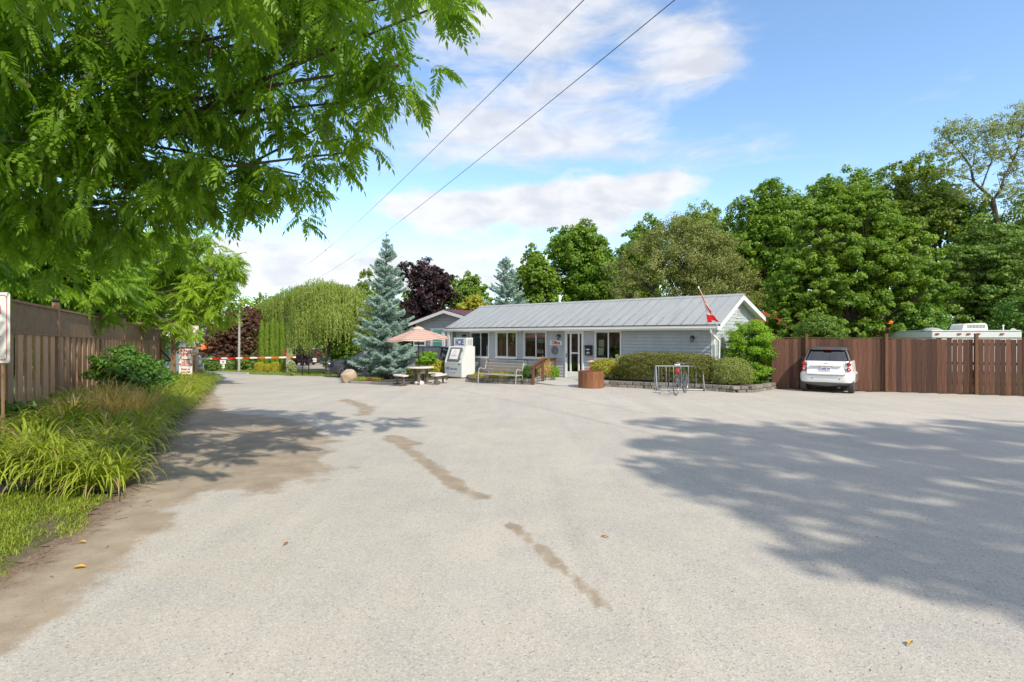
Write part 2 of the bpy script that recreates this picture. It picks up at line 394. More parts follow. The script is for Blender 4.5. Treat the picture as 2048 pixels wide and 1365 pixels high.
def crown_points(lobes, n, clump=.24, rs=None, inner=.25, flat=.7, topbias=.25):
    """leaf positions in clumps spread over ellipsoid lobes"""
    rs = rs or rng
    vols = np.array([(l[3]*l[4]*l[5])**(2/3) for l in lobes]); pr = vols/vols.sum()
    P = []; Nn = []; T = []
    for l, p in zip(lobes, pr):
        c = np.array(l[:3]); r = np.array(l[3:6]); k = int(n*p)
        nc = max(10, int(3.2*(1/clump)**2))
        d = unit(rs.normal(size=(nc, 3))); d[:, 2] += topbias; d = unit(d)
        rad = np.where(rs.random(nc) < inner, rs.uniform(.25, .75, nc), rs.uniform(.74, 1.08, nc))
        cc = d*rad[:, None]
        cs = clump*rs.uniform(.55, 1.35, nc)
        w = cs**2; idx = rs.choice(nc, k, p=w/w.sum())
        off = unit(rs.normal(size=(k, 3)))*np.sqrt(rs.random((k, 1)))*cs[idx][:, None]
        off[:, 2] *= flat
        q = cc[idx]+off
        P.append(c+q*r); nn = off*1.2+d[idx]*.5*cs.mean()+np.array([0, 0, .55*clump])
        Nn.append(unit(nn)+rs.normal(size=(k, 3))*.45)
        ct = rs.random(nc)
        T.append(np.clip(ct[idx]*.6+rs.random(k)*.4, 0, 1))
    return np.concatenate(P), np.concatenate(Nn), np.concatenate(T)

def limbs(mb, base, lobes, r, rs, fork=.45, subs=3, wig=.12):
    """trunk from base up into the lobes"""
    b = Vector(base); cs = [Vector(l[:3]) for l in lobes]
    top = sum(cs, Vector())/len(cs)
    fk = b.lerp(top, fork)+Vector((rs.normal()*.1, rs.normal()*.1, 0)); fk.x = b.x+(fk.x-b.x)*.5; fk.y = b.y+(fk.y-b.y)*.5
    H = (top-b).length
    mb.tube([b+Vector((0, 0, -.1)), b.lerp(fk, .12), b.lerp(fk, .5)+Vector((rs.normal()*.02*H, rs.normal()*.02*H, 0)), fk], [r*1.35, r*1.05, r*.9, r*.75], 9)
    for l, c in zip(lobes, cs):
        m1 = fk.lerp(c, .5)+Vector((rs.normal(), rs.normal(), rs.normal()*.5))*wig*H*.3
        mb.tube([fk-Vector((0, 0, r)), m1, c], [r*.62, r*.42, r*.25], 7)
        for _ in range(subs):
            d = Vector(rs.normal(size=3)); d.z = abs(d.z)*.7; d.normalize()
            e = c+Vector((d.x*l[3], d.y*l[4], d.z*l[5]))*.85
            s0 = m1.lerp(c, rs.uniform(.2, 1))
            mb.tube([s0, s0.lerp(e, .5)+Vector(rs.normal(size=3))*.06*l[3], e], [r*.25, r*.15, r*.05], 5)
    return mb
def tree(name, label, lobes, base, m, n, leaf=.2, cat='tree', r=.2, group=None, clump=.24, seed=1, bark='bark', asp=.62, subs=3, inner=.25, flat=.7, fork=.45, topbias=.25):
    rs = np.random.default_rng(seed)
    t = thing(name, label, cat, base, 0, group); b = np.array(base)
    lo = [tuple(np.array(l[:3])-b)+tuple(l[3:]) for l in lobes]
    limbs(MB(), (0, 0, 0), lo, r, rs, fork, subs).build('trunk', M[bark], t) if False else None
    mb = MB(); limbs(mb, (0, 0, 0), lo, r, rs, fork, subs); mb.build('trunk', M[bark], t)
    P, Nn, T = crown_points(lo, n, clump, rs, inner, flat, topbias)
    leaves('crown', P, Nn, leaf, leaf*asp, m, t, tint=T, rs=rs)
    return t
# ================================================================== setting
def pg(px, py):
    """photo pixel -> point on the terrain"""
    Y = 20.0
    for _ in range(60):
        X = xat(px, Y); Yn = (CZ-gz(X, Y))*F/max(py-HY, 1); Y = Y+(Yn-Y)*.6
    return Vector((xat(px, Y), Y, gz(xat(px, Y), Y)))
def poly_sd(P, poly):
    """signed distance, positive inside"""
    P = np.asarray(P); poly = np.asarray(poly); n = len(poly)
    d = np.full(len(P), 1e9); ins = np.zeros(len(P), bool)
    for i in range(n):
        a, b = poly[i], poly[(i+1) % n]; e = b-a; w = P-a
        t = np.clip((w@e)/(e@e+1e-12), 0, 1); d = np.minimum(d, np.linalg.norm(w-t[:, None]*e, axis=1))
        c = (a[1] > P[:, 1]) != (b[1] > P[:, 1])
        xi = (b[0]-a[0])*(P[:, 1]-a[1])/((b[1]-a[1]) if abs(b[1]-a[1]) > 1e-9 else 1e-9)+a[0]
        ins ^= c & (P[:, 0] < xi)
    return np.where(ins, d, -d)
def line_d(P, pts):
    P = np.asarray(P); d = np.full(len(P), 1e9)
    for a, b in zip(pts[:-1], pts[1:]):
        a = np.array(a[:2]); b = np.array(b[:2]); e = b-a; w = P-a
        t = np.clip((w@e)/(e@e), 0, 1); d = np.minimum(d, np.linalg.norm(w-t[:, None]*e, axis=1))
    return d

def grid_sheet(name, xs, ys, dz, m, keep=None, attrs=None):
    X, Y = np.meshgrid(xs, ys); Z = ground_z(X, Y)+dz
    V = np.stack([X, Y, Z], -1).reshape(-1, 3); nx = len(xs)
    i, j = np.meshgrid(np.arange(nx-1), np.arange(len(ys)-1)); a = (j*nx+i).ravel()
    Fc = np.stack([a, a+1, a+1+nx, a+nx], 1)
    if keep is not None:
        ok = keep(V[:, :2]); Fc = Fc[ok[Fc].all(1)]
        used = np.unique(Fc); mp = -np.ones(len(V), int); mp[used] = np.arange(len(used)); V = V[used]; Fc = mp[Fc]
    o = np_mesh(name, V, Fc, m, smooth_=True)
    if attrs:
        for k, f in attrs.items():
            at_ = o.data.attributes.new(k, 'FLOAT', 'POINT'); at_.data.foreach_set('value', f(V[:, :2]).astype(np.float32))
    return o

def lawn_mat():
    m = mat('lawn', (.085, .15, .03), .9, var=.3, vscale=1.2, col2=(.17, .225, .055), bump=.5, bscale=60, detail=8)
    return m
M['lawn'] = lawn_mat()
tag(grid_sheet('lawn', np.concatenate([np.arange(-220, -40, 20), np.arange(-40, 40, 2), np.arange(40, 241, 20)]),
    np.concatenate([np.arange(-60, 0, 10), np.arange(0, 92, 2), np.arange(92, 420, 30)]), -.05, M['lawn']), kind='structure')

LEFT_EDGE = [(-3.3, -6), (-3.9, 3.0), (-4.15, 4.5), (-4.35, 5.3), (-4.75, 6.4), (-5.4, 7.7), (-6.25, 9.4), (-8.0, 12.9), (-10.9, 19), (-13.3, 24), (-15.6, 28.5), (-17.6, 33.5)]
LOT = LEFT_EDGE+[(-21, 39), (-30, 44.5), (-23.8, 42), (-16.9, 38.1), (-10.5, 35.2), (-3, 36.5), (4, 30), (9.3, 19.95), (10.2, 19.6), (16.2, 17.5), (30, 12.7), (32, -6)]
def wld(L): return [tuple(pg(*p)[:2]) for p in L]
SAND = wld([(0, 1290), (60, 1250), (110, 1205), (235, 1135), (300, 1075), (330, 1020), (385, 985), (470, 980), (540, 985), (590, 965), (640, 958), (700, 935), (650, 918), (690, 880), (640, 850), (560, 835), (450, 826), (430, 790), (415, 770)])+[(-17, 29), (-12, 18), (-8.6, 12), (-6, 7.6), (-4.6, 4.5), (-4, 3), (-4, 2)]
ST1 = wld([(780, 878), (825, 905), (865, 935), (915, 972), (965, 996)])
ST2 = wld([(1020, 1050), (1075, 1092), (1135, 1145), (1215, 1220)])
ST3 = wld([(690, 800), (735, 815), (725, 830)])
ST4 = wld([(780, 872), (830, 888)])
def asphalt():
    m = bpy.data.materials.new('pale_asphalt'); m.use_nodes = True; nt = m.node_tree; N = nt.nodes; L = nt.links
    b = N['Principled BSDF']; b.inputs['Roughness'].default_value = .9; b.inputs['Specular IOR Level'].default_value = .25
    tc = N.new('ShaderNodeTexCoord'); O = tc.outputs['Object']
    def noise(s, d=6, r=.6, v=None):
        n = N.new('ShaderNodeTexNoise'); L.new(v or O, n.inputs[0]); n.inputs['Scale'].default_value = s; n.inputs['Detail'].default_value = d; n.inputs['Roughness'].default_value = r; return n.outputs['Fac']
    def ramp(v, a, b_, c=0, d=1):
        n = N.new('ShaderNodeMapRange'); n.clamp = True; L.new(v, n.inputs[0])
        for i, q in enumerate((a, b_, c, d)): n.inputs[i+1].default_value = q
        return n.outputs[0]
    def mx(f, a, b_):
        n = N.new('ShaderNodeMix'); n.data_type = 'RGBA'
        if hasattr(f, 'is_output'): L.new(f, n.inputs['Factor'])
        else: n.inputs['Factor'].default_value = f
        for k, q in (('A', a), ('B', b_)):
            if hasattr(q, 'is_output'): L.new(q, n.inputs[k])
            else: n.inputs[k].default_value = (*q, 1)
        return n.outputs['Result']
    def mth(op, a, b_):
        n = N.new('ShaderNodeMath'); n.operation = op
        for i, q in enumerate((a, b_)):
            if hasattr(q, 'is_output'): L.new(q, n.inputs[i])
            else: n.inputs[i].default_value = q
        return n.outputs[0]
    base = mx(ramp(noise(.35, 5), .35, .65), (.40, .37, .325), (.475, .43, .37))
    base = mx(ramp(noise(1.6, 6), .45, .75, 0, .55), base, (.33, .325, .315))
    mp = N.new('ShaderNodeMapping'); L.new(O, mp.inputs[0]); mp.inputs['Rotation'].default_value = (0, 0, R(28)); mp.inputs['Scale'].default_value = (2.2, .16, 1)
    base = mx(ramp(noise(1.0, 6, .6, mp.outputs[0]), .50, .72, 0, .5), base, (.50, .465, .41))
    mp2 = N.new('ShaderNodeMapping'); L.new(O, mp2.inputs[0]); mp2.inputs['Rotation'].default_value = (0, 0, R(-60)); mp2.inputs['Scale'].default_value = (1.6, .2, 1)
    base = mx(ramp(noise(1.0, 7, .65, mp2.outputs[0]), .55, .75, 0, .45), base, (.30, .285, .265))
    base = mx(ramp(noise(.8, 8, .7), .58, .72, 0, .5), base, (.42, .36, .28))
    # aggregate: voronoi cells, pale and dark chips
    vo = N.new('ShaderNodeTexVoronoi'); L.new(O, vo.inputs['Vector']); vo.inputs['Scale'].default_value = 85
    sp = N.new('ShaderNodeSeparateColor'); L.new(vo.outputs['Color'], sp.inputs[0])
    base = mx(ramp(sp.outputs[0], .70, .95, 0, .42), base, (.60, .58, .54))
    base = mx(ramp(sp.outputs[1], .72, .95, 0, .42), base, (.20, .195, .185))
    v2 = N.new('ShaderNodeTexVoronoi'); L.new(O, v2.inputs['Vector']); v2.inputs['Scale'].default_value = 38
    s2 = N.new('ShaderNodeSeparateColor'); L.new(v2.outputs['Color'], s2.inputs[0])
    pit = mth('MULTIPLY', ramp(s2.outputs[0], .90, .95), ramp(v2.outputs['Distance'], .35, .2))
    base = mx(mth('MULTIPLY', pit, .55), base, (.12, .115, .11))
    a = N.new('ShaderNodeAttribute'); a.attribute_name = 'sand'
    sn = mth('ADD', a.outputs['Fac'], mth('MULTIPLY', mth('SUBTRACT', noise(1.7, 10, .72), .5), 1.9))
    sandc = mx(ramp(noise(3, 7), .35, .65), (.25, .195, .14), (.36, .29, .21))
    sandc = mx(ramp(noise(70, 3), .55, .75, 0, .6), sandc, (.14, .10, .07))
    base = mx(ramp(sn, .38, .66, 0, .88), base, sandc)
    ld = N.new('ShaderNodeAttribute'); ld.attribute_name = 'litter'
    ln = mth('ADD', ld.outputs['Fac'], mth('MULTIPLY', mth('SUBTRACT', noise(3.5, 9, .7), .5), 1.2))
    base = mx(ramp(ln, .45, .8, 0, .85), base, mx(ramp(noise(45, 3), .4, .6), (.10, .062, .04), (.22, .15, .10)))
    L.new(base, b.inputs['Base Color'])
    bp = N.new('ShaderNodeBump'); bp.inputs['Strength'].default_value = .4; bp.inputs['Distance'].default_value = .004
    L.new(mth('ADD', vo.outputs['Distance'], mth('MULTIPLY', noise(25, 5), 1.5)), bp.inputs['Height']); L.new(bp.outputs[0], b.inputs['Normal'])
    return m
M['asphalt'] = asphalt()
def f_sand(P):
    s = np.clip(.5+poly_sd(P, SAND)/.9, 0, 1.0)*np.clip(1.42-line_d(P, LEFT_EDGE)*.22, .62, 1.25)
    s = np.maximum(s, np.clip(1.0-line_d(P, ST1)/.24, 0, .80)); s = np.maximum(s, np.clip(.95-line_d(P, ST2)/.13, 0, .78))
    s = np.maximum(s, np.clip(.9-line_d(P, ST3)/.5, 0, .75)); return np.maximum(s, np.clip(.9-line_d(P, ST4)/.35, 0, .8))
def f_litter(P): return np.clip(1.0-line_d(P, LEFT_EDGE)/.75, 0, 1)
xs = np.concatenate([np.arange(-30, -20, .5), np.arange(-20, -12, .16), np.arange(-12, 8, .09), np.arange(8, 33, .5)])
ys = np.concatenate([np.arange(-6, 2, .5), np.arange(2, 16, .09), np.arange(16, 30, .2), np.arange(30, 46.5, .4)])
lot_o = grid_sheet('parking_lot', xs, ys, 0, M['asphalt'], lambda P: poly_sd(P, LOT) > 0, {'sand': f_sand, 'litter': f_litter})
tag(lot_o, kind='structure')
# pale track beyond the gate where the golf cart stands
def strip(name, pts, m, dz=0, kind='structure'):
    mb = MB(); mb.sheet([(x, y, gz(x, y)+dz) for x, y in pts]); return tag(mb.build(name, m), kind=kind)
M['gravel'] = mat('gravel_path', (.36, .30, .25), .95, var=.15, vscale=2)
tr_pts = [(-30, 58), (-26, 52), (-18, 48), (-15.5, 50), (-20, 62), (-34, 96), (-48, 96), (-40, 78)]
mb = MB()
for k in range(8):
    y0, y1 = 50+k*5, 55+k*5; c0, c1 = -.39*y0+(.0), -.39*y1
    mb.sheet([(c0-3.2, y0, gz(c0, y0)), (c0+3.2, y0, gz(c0, y0)), (c1+3.2, y1, gz(c1, y1)), (c1-3.2, y1, gz(c1, y1))])
tag(mb.build('gravel_path', M['gravel']), kind='structure')
# kerb line at the far side of the lot
mb = MB(); k_pts = [(-30, 45.0), (-23.8, 42.3), (-19, 39.6)]
for a, b in zip(k_pts[:-1], k_pts[1:]):
    for q in range(4):
        p0 = Vector(a).lerp(Vector(b), q/4); p1 = Vector(a).lerp(Vector(b), (q+1)/4)
        d = (p1-p0); L_ = d.length; c = (p0+p1)/2
        mb.box((c.x, c.y, gz(c.x, c.y)+.03), (L_-.02, .16, .12), math.atan2(d.y, d.x))
tag(mb.build('kerb', M['concrete']), kind='structure')

# ================================================================== office
T_ = Vector((.7686, -.6397)); N_ = Vector((.6397, .7686)); O_ = Vector((-3.52, 29.1)); TH = math.atan2(T_.y, T_.x)
def loc(px, py, c=.35):
    xp = (px-CX)/F; P0 = O_+N_*c
    # P0 + s T = lam (xp,1)
    s = (xp*P0.y-P0.x)/(T_.x-xp*T_.y); lam = P0.y+s*T_.y
    return s, CZ-(py-HY)/F*lam
def off(x, y, z): p = O_+T_*x+N_*y; return Vector((p.x, p.y, z))
office = thing('office_building', 'long low office with pale blue lap siding and grey metal roof', 'building', (O_.x, O_.y, 0), TH)
WY, WT = .35, 2.12
sw0, sw1 = loc(903, 700)[0], loc(1428, 700)[0]
WB = -.35
def siding_rows(mb, z0, z1, iv, pitch=.135, y=0, proud=.014):
    """iv(z)->list of (s0,s1) intervals at height z"""
    z = z0
    while z < z1-1e-4:
        zt = min(z+pitch, z1)
        for s0, s1 in iv(z, zt):
            if s1-s0 < .01: continue
            mb.add([(s0, y-proud, z), (s1, y-proud, z), (s1, y-.001, zt), (s0, y-.001, zt), (s0, y+.004, z), (s1, y+.004, z)], [(0, 1, 2, 3), (4, 5, 1, 0)])
        z = zt
wins = []
for (x0, x1, y0, y1, mx_) in ((941, 979, 664, 715.5, 962), (992, 1034.5, 662, 716.5, 1014.5), (1048, 1093.5, 661.5, 717.5, 1072.5), (1190, 1243, 662, 720.5, 1217)):
    a, zt = loc(x0, y0); b, zb = loc(x1, y1); zt = min(zt, WT-.02); wins.append((a, b, zb, zt, loc(mx_, 700)[0]))
d0, dzt = loc(1131, 661); d1, dzb = loc(1168, 759); dzb = .03; dzt = 2.10
openings = [(a, b, zb, zt) for a, b, zb, zt, _ in wins]+[(d0, d1, dzb-.4, dzt)]
def iv_front(z, zt):
    segs = [(sw0, sw1)]
    for a, b, zb, zu in openings:
        if zt > zb+.001 and z < zu-.001:
            ns = []
            for s0, s1 in segs:
                if b <= s0 or a >= s1: ns.append((s0, s1)); continue
                if a > s0: ns.append((s0, a))
                if b < s1: ns.append((b, s1))
            segs = ns
    return segs
# split rows at opening edges: use small pitch snapping
mb = MB()
zz = WB
edges = sorted({round(v, 4) for o in openings for v in (o[2], o[3]) if WB < v < WT})
siding_z = [WB+.135*k for k in range(int((WT-WB)/.135)+2)]
for k in range(len(siding_z)-1):
    lo_, hi_ = siding_z[k], min(siding_z[k+1], WT)
    if lo_ >= WT: break
    cuts = [lo_]+[e for e in edges if lo_+.002 < e < hi_-.002]+[hi_]
    for q0, q1 in zip(cuts[:-1], cuts[1:]):
        f0, f1 = (q0-lo_)/.135, (q1-lo_)/.135; pr0, pr1 = .014*(1-f0)+.001, .014*(1-f1)+.001
        for s0, s1 in iv_front(q0+.003, q1-.003):
            if q0 == lo_:
                g = min(q0+.017, q1); V = [(s0, WY-pr0, g), (s1, WY-pr0, g), (s1, WY-pr1, q1), (s0, WY-pr1, q1), (s0, WY+.014, g), (s1, WY+.014, g), (s1, WY+.014, q0), (s0, WY+.014, q0), (s1, WY-.001, q0), (s0, WY-.001, q0)]; Fs = [(0, 1, 2, 3), (4, 5, 1, 0), (7, 6, 5, 4), (9, 8, 6, 7)]
            else: V = [(s0, WY-pr0, q0), (s1, WY-pr0, q0), (s1, WY-pr1, q1), (s0, WY-pr1, q1)]; Fs = [(0, 1, 2, 3)]
            mb.add(V, Fs)
mb.build('front_siding', M['siding'], office)
RY, RZ, BY, BZ = 2.72, 3.56, 5.73, 2.74      # ridge and back eave
def roof_z(y): return 2.33+(RZ-2.33)*(y-0)/RY if y <= RY else RZ+(BZ-RZ)*(y-RY)/(BY-RY)
def gable(x, sgn, name):
    mb = MB(); z = WB; bw = BY-.35
    k = 0
    while z < RZ-.12:
        zt = z+.135
        zm = zt if zt < RZ-.1 else RZ-.1
        def span(zv):
            y0, y1 = WY, bw
            if zv > roof_z(WY)-.07: y0 = (zv+.07-2.33)/(RZ-2.33)*RY
            if zv > roof_z(bw)-.07: y1 = RY+(zv+.07-RZ)/(BZ-RZ)*(BY-RY)
            return y0, y1
        a0, a1 = span(z); b0, b1 = span(zm)
        if a1 > a0 and b1 >= b0:
            mb.add([(x+sgn*.014, a0, z), (x+sgn*.014, a1, z), (x+sgn*.001, b1, zm), (x+sgn*.001, b0, zm), (x-sgn*.004, a0, z), (x-sgn*.004, a1, z)], [(0, 1, 2, 3), (4, 5, 1, 0)])
        z = zt
    mb.build(name, M['siding'], office)
gable(sw1, 1, 'gable_siding'); gable(sw0, -1, 'gable_siding')
mb = MB(); mb.sheet([(sw0, BY-.35, WB), (sw1, BY-.35, WB), (sw1, BY-.35, BZ-.05), (sw0, BY-.35, BZ-.05)]); mb.build('back_wall', M['siding'], office)
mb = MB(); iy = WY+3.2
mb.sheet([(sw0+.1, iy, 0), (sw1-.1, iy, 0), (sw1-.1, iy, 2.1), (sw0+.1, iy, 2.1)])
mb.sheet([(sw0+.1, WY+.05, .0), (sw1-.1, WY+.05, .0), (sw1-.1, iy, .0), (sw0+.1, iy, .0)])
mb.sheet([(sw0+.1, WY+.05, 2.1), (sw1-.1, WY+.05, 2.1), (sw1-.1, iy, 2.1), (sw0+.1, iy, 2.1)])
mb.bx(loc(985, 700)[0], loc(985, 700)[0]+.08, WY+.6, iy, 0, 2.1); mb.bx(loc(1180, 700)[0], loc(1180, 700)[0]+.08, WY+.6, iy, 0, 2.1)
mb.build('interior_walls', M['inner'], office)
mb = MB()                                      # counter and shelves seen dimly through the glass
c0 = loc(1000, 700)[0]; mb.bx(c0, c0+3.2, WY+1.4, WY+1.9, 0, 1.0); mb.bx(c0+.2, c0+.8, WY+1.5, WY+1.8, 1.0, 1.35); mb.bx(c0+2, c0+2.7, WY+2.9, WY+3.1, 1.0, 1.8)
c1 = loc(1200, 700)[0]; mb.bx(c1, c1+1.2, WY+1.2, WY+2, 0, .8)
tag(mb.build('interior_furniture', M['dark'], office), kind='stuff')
# roof
XL = 14.38
mb = MB(); th = .035
mb.add([(0, -.03, 2.32), (XL, -.03, 2.32), (XL, RY, RZ), (0, RY, RZ), (0, -.03, 2.32-th), (XL, -.03, 2.32-th), (XL, RY, RZ-th), (0, RY, RZ-th)],
       [(0, 1, 2, 3), (7, 6, 5, 4), (0, 4, 5, 1), (1, 5, 6, 2), (3, 7, 4, 0)])
rf = mb.build('front_roof_panel', M['roofmetal'], office)
mb = MB()
mb.add([(0, RY, RZ), (XL, RY, RZ), (XL, BY, BZ), (0, BY, BZ), (0, RY, RZ-th), (XL, RY, RZ-th), (XL, BY, BZ-th), (0, BY, BZ-th)],
       [(0, 1, 2, 3), (7, 6, 5, 4), (2, 6, 7, 3), (1, 5, 6, 2), (3, 7, 4, 0)])
mb.build('back_roof_panel', M['roofmetal'], office)
sl = (RZ-2.32)/(RY+.03)
rib_me = None
for k in range(29):
    x = .18+k*.49
    if x > XL-.05: break
    if rib_me is None:
        mb = MB()
        for (y0, y1, h, w) in ((-.035, .62, .035, .016), (.62, RY-.02, .014, .011)):
            z0, z1 = 2.32+sl*(y0+.03), 2.32+sl*(y1+.03)
            mb.add([(-w, y0, z0), (w, y0, z0), (w*.5, y0, z0+h), (-w*.5, y0, z0+h), (-w, y1, z1), (w, y1, z1), (w*.5, y1, z1+h), (-w*.5, y1, z1+h)],
                   [(0, 1, 2, 3), (7, 6, 5, 4), (1, 5, 6, 2), (3, 7, 4, 0), (3, 2, 6, 7)])
        o = mb.build('roof_rib', M['ribgrey'], rf); rib_me = o.data
    else: o = link('roof_rib', rib_me, rf)
    o.location = (x, 0, 0)
mb = MB(); mb.prism([(RY-.17, RZ-.05), (RY, RZ+.035), (RY+.17, RZ-.02), (RY+.17, RZ-.05), (RY, RZ), (RY-.17, RZ-.085)], -.02, XL+.02, 'X'); mb.build('ridge_cap', M['roofmetal'], office)
mb = MB(); mb.bx(-.02, XL+.02, -.045, -.02, 2.255, 2.318); mb.build('drip_edge', M['roofdark'], office)
# white fascia and gutter with a rolled lip
mb = MB(); mb.prism([(-.14, 2.262), (-.155, 2.262), (-.155, 2.245), (-.145, 2.235), (-.15, 2.19), (-.12, 2.13), (-.02, 2.13), (-.02, 2.25), (-.03, 2.25), (-.03, 2.145), (-.11, 2.145), (-.135, 2.20)], .0, XL-.02, 'X')
mb.build('gutter', M['white'], office)
mb = MB(); mb.bx(0, XL, -.018, .0, 2.12, 2.29); mb.bx(0, XL, 0, WY+.02, 2.105, 2.125); mb.build('soffit', M['white'], office)
# rake boards, both ends
for x, sg in ((XL, 1), (0, -1)):
    mb = MB()
    xa, xb = (x-.02, x+.012) if sg > 0 else (x-.012, x+.02)
    for (ya, za, yb, zb) in ((-.03, 2.28, RY, RZ-.04), (RY, RZ-.04, BY, BZ-.04)):
        mb.add([(xa, ya, za), (xb, ya, za), (xb, yb, zb), (xa, yb, zb), (xa, ya, za-.17), (xb, ya, za-.17), (xb, yb, zb-.17), (xa, yb, zb-.17)],
               [(0, 1, 2, 3), (7, 6, 5, 4), (0, 4, 5, 1), (1, 5, 6, 2), (2, 6, 7, 3), (3, 7, 4, 0)])
        xs_ = (sw1, XL-.02) if sg > 0 else (.02, sw0)
        mb.add([(xs_[0], ya, za-.05), (xs_[1], ya, za-.05), (xs_[1], yb, zb-.05), (xs_[0], yb, zb-.05)], [(3, 2, 1, 0)])
    mb.build('rake_board', M['white'], office)
for ca_, cb_ in ((sw1-.10, sw1+.02), (sw0-.02, sw0+.10)):
    mb = MB(); mb.bx(ca_, cb_, WY-.022, WY+.09, WB, WT); mb.build('corner_trim', M['white'], office)
a, _ = loc(903.5, 700); b, _ = loc(912, 700); mb = MB(); mb.bx(a+.1, b, WY-.05, WY-.016, 1.0, WT-.01); mb.build('grey_corner_board', M['grey'], office)
# downspout
mb = MB(); dx = XL-.30
mb.tube([(dx, -.09, 2.14), (dx, -.09, 2.02), (dx+.10, .14, 1.82), (dx+.16, WY-.06, 1.70), (dx+.16, WY-.06, .1)], .042, 8); mb.build('downspout', M['white'], office)
# windows
def make_window(a, b, zb, zt, mid, noticeless=True):
    w = MB(); t = .055
    w.bx(a, b, WY-.04, WY+.04, zt-t, zt); w.bx(a, b, WY-.04, WY+.04, zb, zb+t)
    w.bx(a, a+t, WY-.041, WY+.041, zb+t, zt-t); w.bx(b-t, b, WY-.041, WY+.041, zb+t, zt-t)
    o = w.build('window', M['white'], office)
    q = MB(); q.bx(mid-.022, mid+.022, WY-.03, WY+.03, zb+t, zt-t); q.build('mullion', M['white'], o)
    q = MB(); q.bx(a-.03, b+.03, WY-.075, WY-.042, zb-.035, zb+.02); q.build('sill', M['white'], o)
    for s0, s1, yy in ((a+t, mid-.022, WY+.005), (mid+.022, b-t, WY-.005)):
        q = MB(); q.sheet([(s0, yy, zb+t), (s1, yy, zb+t), (s1, yy, zt-t), (s0, yy, zt-t)]); q.build('pane', M['glass'], o)
    # inner sash of the sliding half
    q = MB(); s0, s1 = a+t, mid-.022
    q.bx(s0, s0+.03, WY+.01, WY+.03, zb+t, zt-t); q.bx(s0+.03, s1, WY+.01, WY+.03, zt-t-.03, zt-t); q.bx(s0+.03, s1, WY+.01, WY+.03, zb+t, zb+t+.03); q.build('sash', M['white'], o)
    return o
for w in wins: make_window(*w)
# storm door
D = MB(); t = .06
D.bx(d0, d0+t, WY-.05, WY+.05, dzb, dzt); D.bx(d1-t, d1, WY-.05, WY+.05, dzb, dzt); D.bx(d0+t, d1-t, WY-.05, WY+.05, dzt-t, dzt)
fr = D.build('door_frame', M['white'], office)
D = MB(); a, b = d0+t+.004, d1-t-.004; y0, y1 = WY-.035, WY-.002; kz = loc(1150, 743.5)[1]; mz = loc(1150, 706.5)[1]
g1 = loc(1140.5, 700)[0]; g2 = loc(1143.2, 700)[0]; g3 = loc(1156.8, 700)[0]; g4 = loc(1159.5, 700)[0]
zt_ = dzt-t-.004
D.bx(a, a+.045, y0, y1, kz, zt_); D.bx(b-.045, b, y0, y1, kz, zt_); D.bx(g1, g2, y0, y1, kz, zt_-.05); D.bx(g3, g4, y0, y1, kz, zt_-.05)
D.bx(a+.045, b-.045, y0, y1, zt_-.05, zt_); D.bx(a, b, y0, y1, dzb+.01, kz); D.bx(g2, g3, y0, y1, mz-.035, mz-.005); D.bx(g2, g3, y0, y1, mz+.008, mz+.035)
dr = D.build('storm_door', M['white'], office)
for s0, s1, za, zb2 in ((a+.045, g1, kz, zt_-.05), (g4, b-.045, kz, zt_-.05), (g2, g3, kz, mz-.035), (g2, g3, mz+.035, zt_-.05)):
    q = MB(); q.sheet([(s0, y1-.01, za), (s1, y1-.01, za), (s1, y1-.01, zb2), (s0, y1-.01, zb2)]); q.build('pane', M['glass'], dr)
q = MB(); q.bx(a+.012, a+.035, y0-.05, y0, .95, 1.12); q.build('handle', M['silver'], dr)
q = MB(); q.bx(a+.15, b-.15, y0-.006, y0-.001, dzb+.08, kz-.06); q.build('kick_panel', M['white'], dr)
# gable vent
gy = 0
def gloc(px, py):
    """pixel on the right gable wall plane -> local (y,z)"""
    xp = (px-CX)/F; P0 = O_+T_*(sw1+.02)
    s = (xp*P0.y-P0.x)/(N_.x-xp*N_.y); lam = P0.y+s*N_.y
    return s, CZ-(py-HY)/F*lam
ya, za = gloc(1472.5, 636.5); yb, zb = gloc(1479, 618)
q = MB(); q.bx(sw1, sw1+.035, ya, yb, za, zb)
vent = q.build('gable_vent', M['white'], office)
q = MB()
for k in range(6):
    z = za+.05+(zb-za-.09)*k/6; q.bx(sw1+.036, sw1+.05, ya+.04, yb-.04, z, z+.022)
q.build('louvre', M['midgrey'], vent)
q = MB(); a, zt = loc(977, 719.5); b, zb = loc(1049, 723); q.bx(a, b, WY-.04, WY-.016, zb, zt); q.build('trim_band', M['white'], office)
a, zt = loc(964, 716); b, zb = loc(976.5, 744); q = MB(); q.bevbox(a, b, WY-.16, WY-.016, zb, zt, .02); q.build('grey_box', M['grey'], office)  # grey block standing proud of the siding below the first window

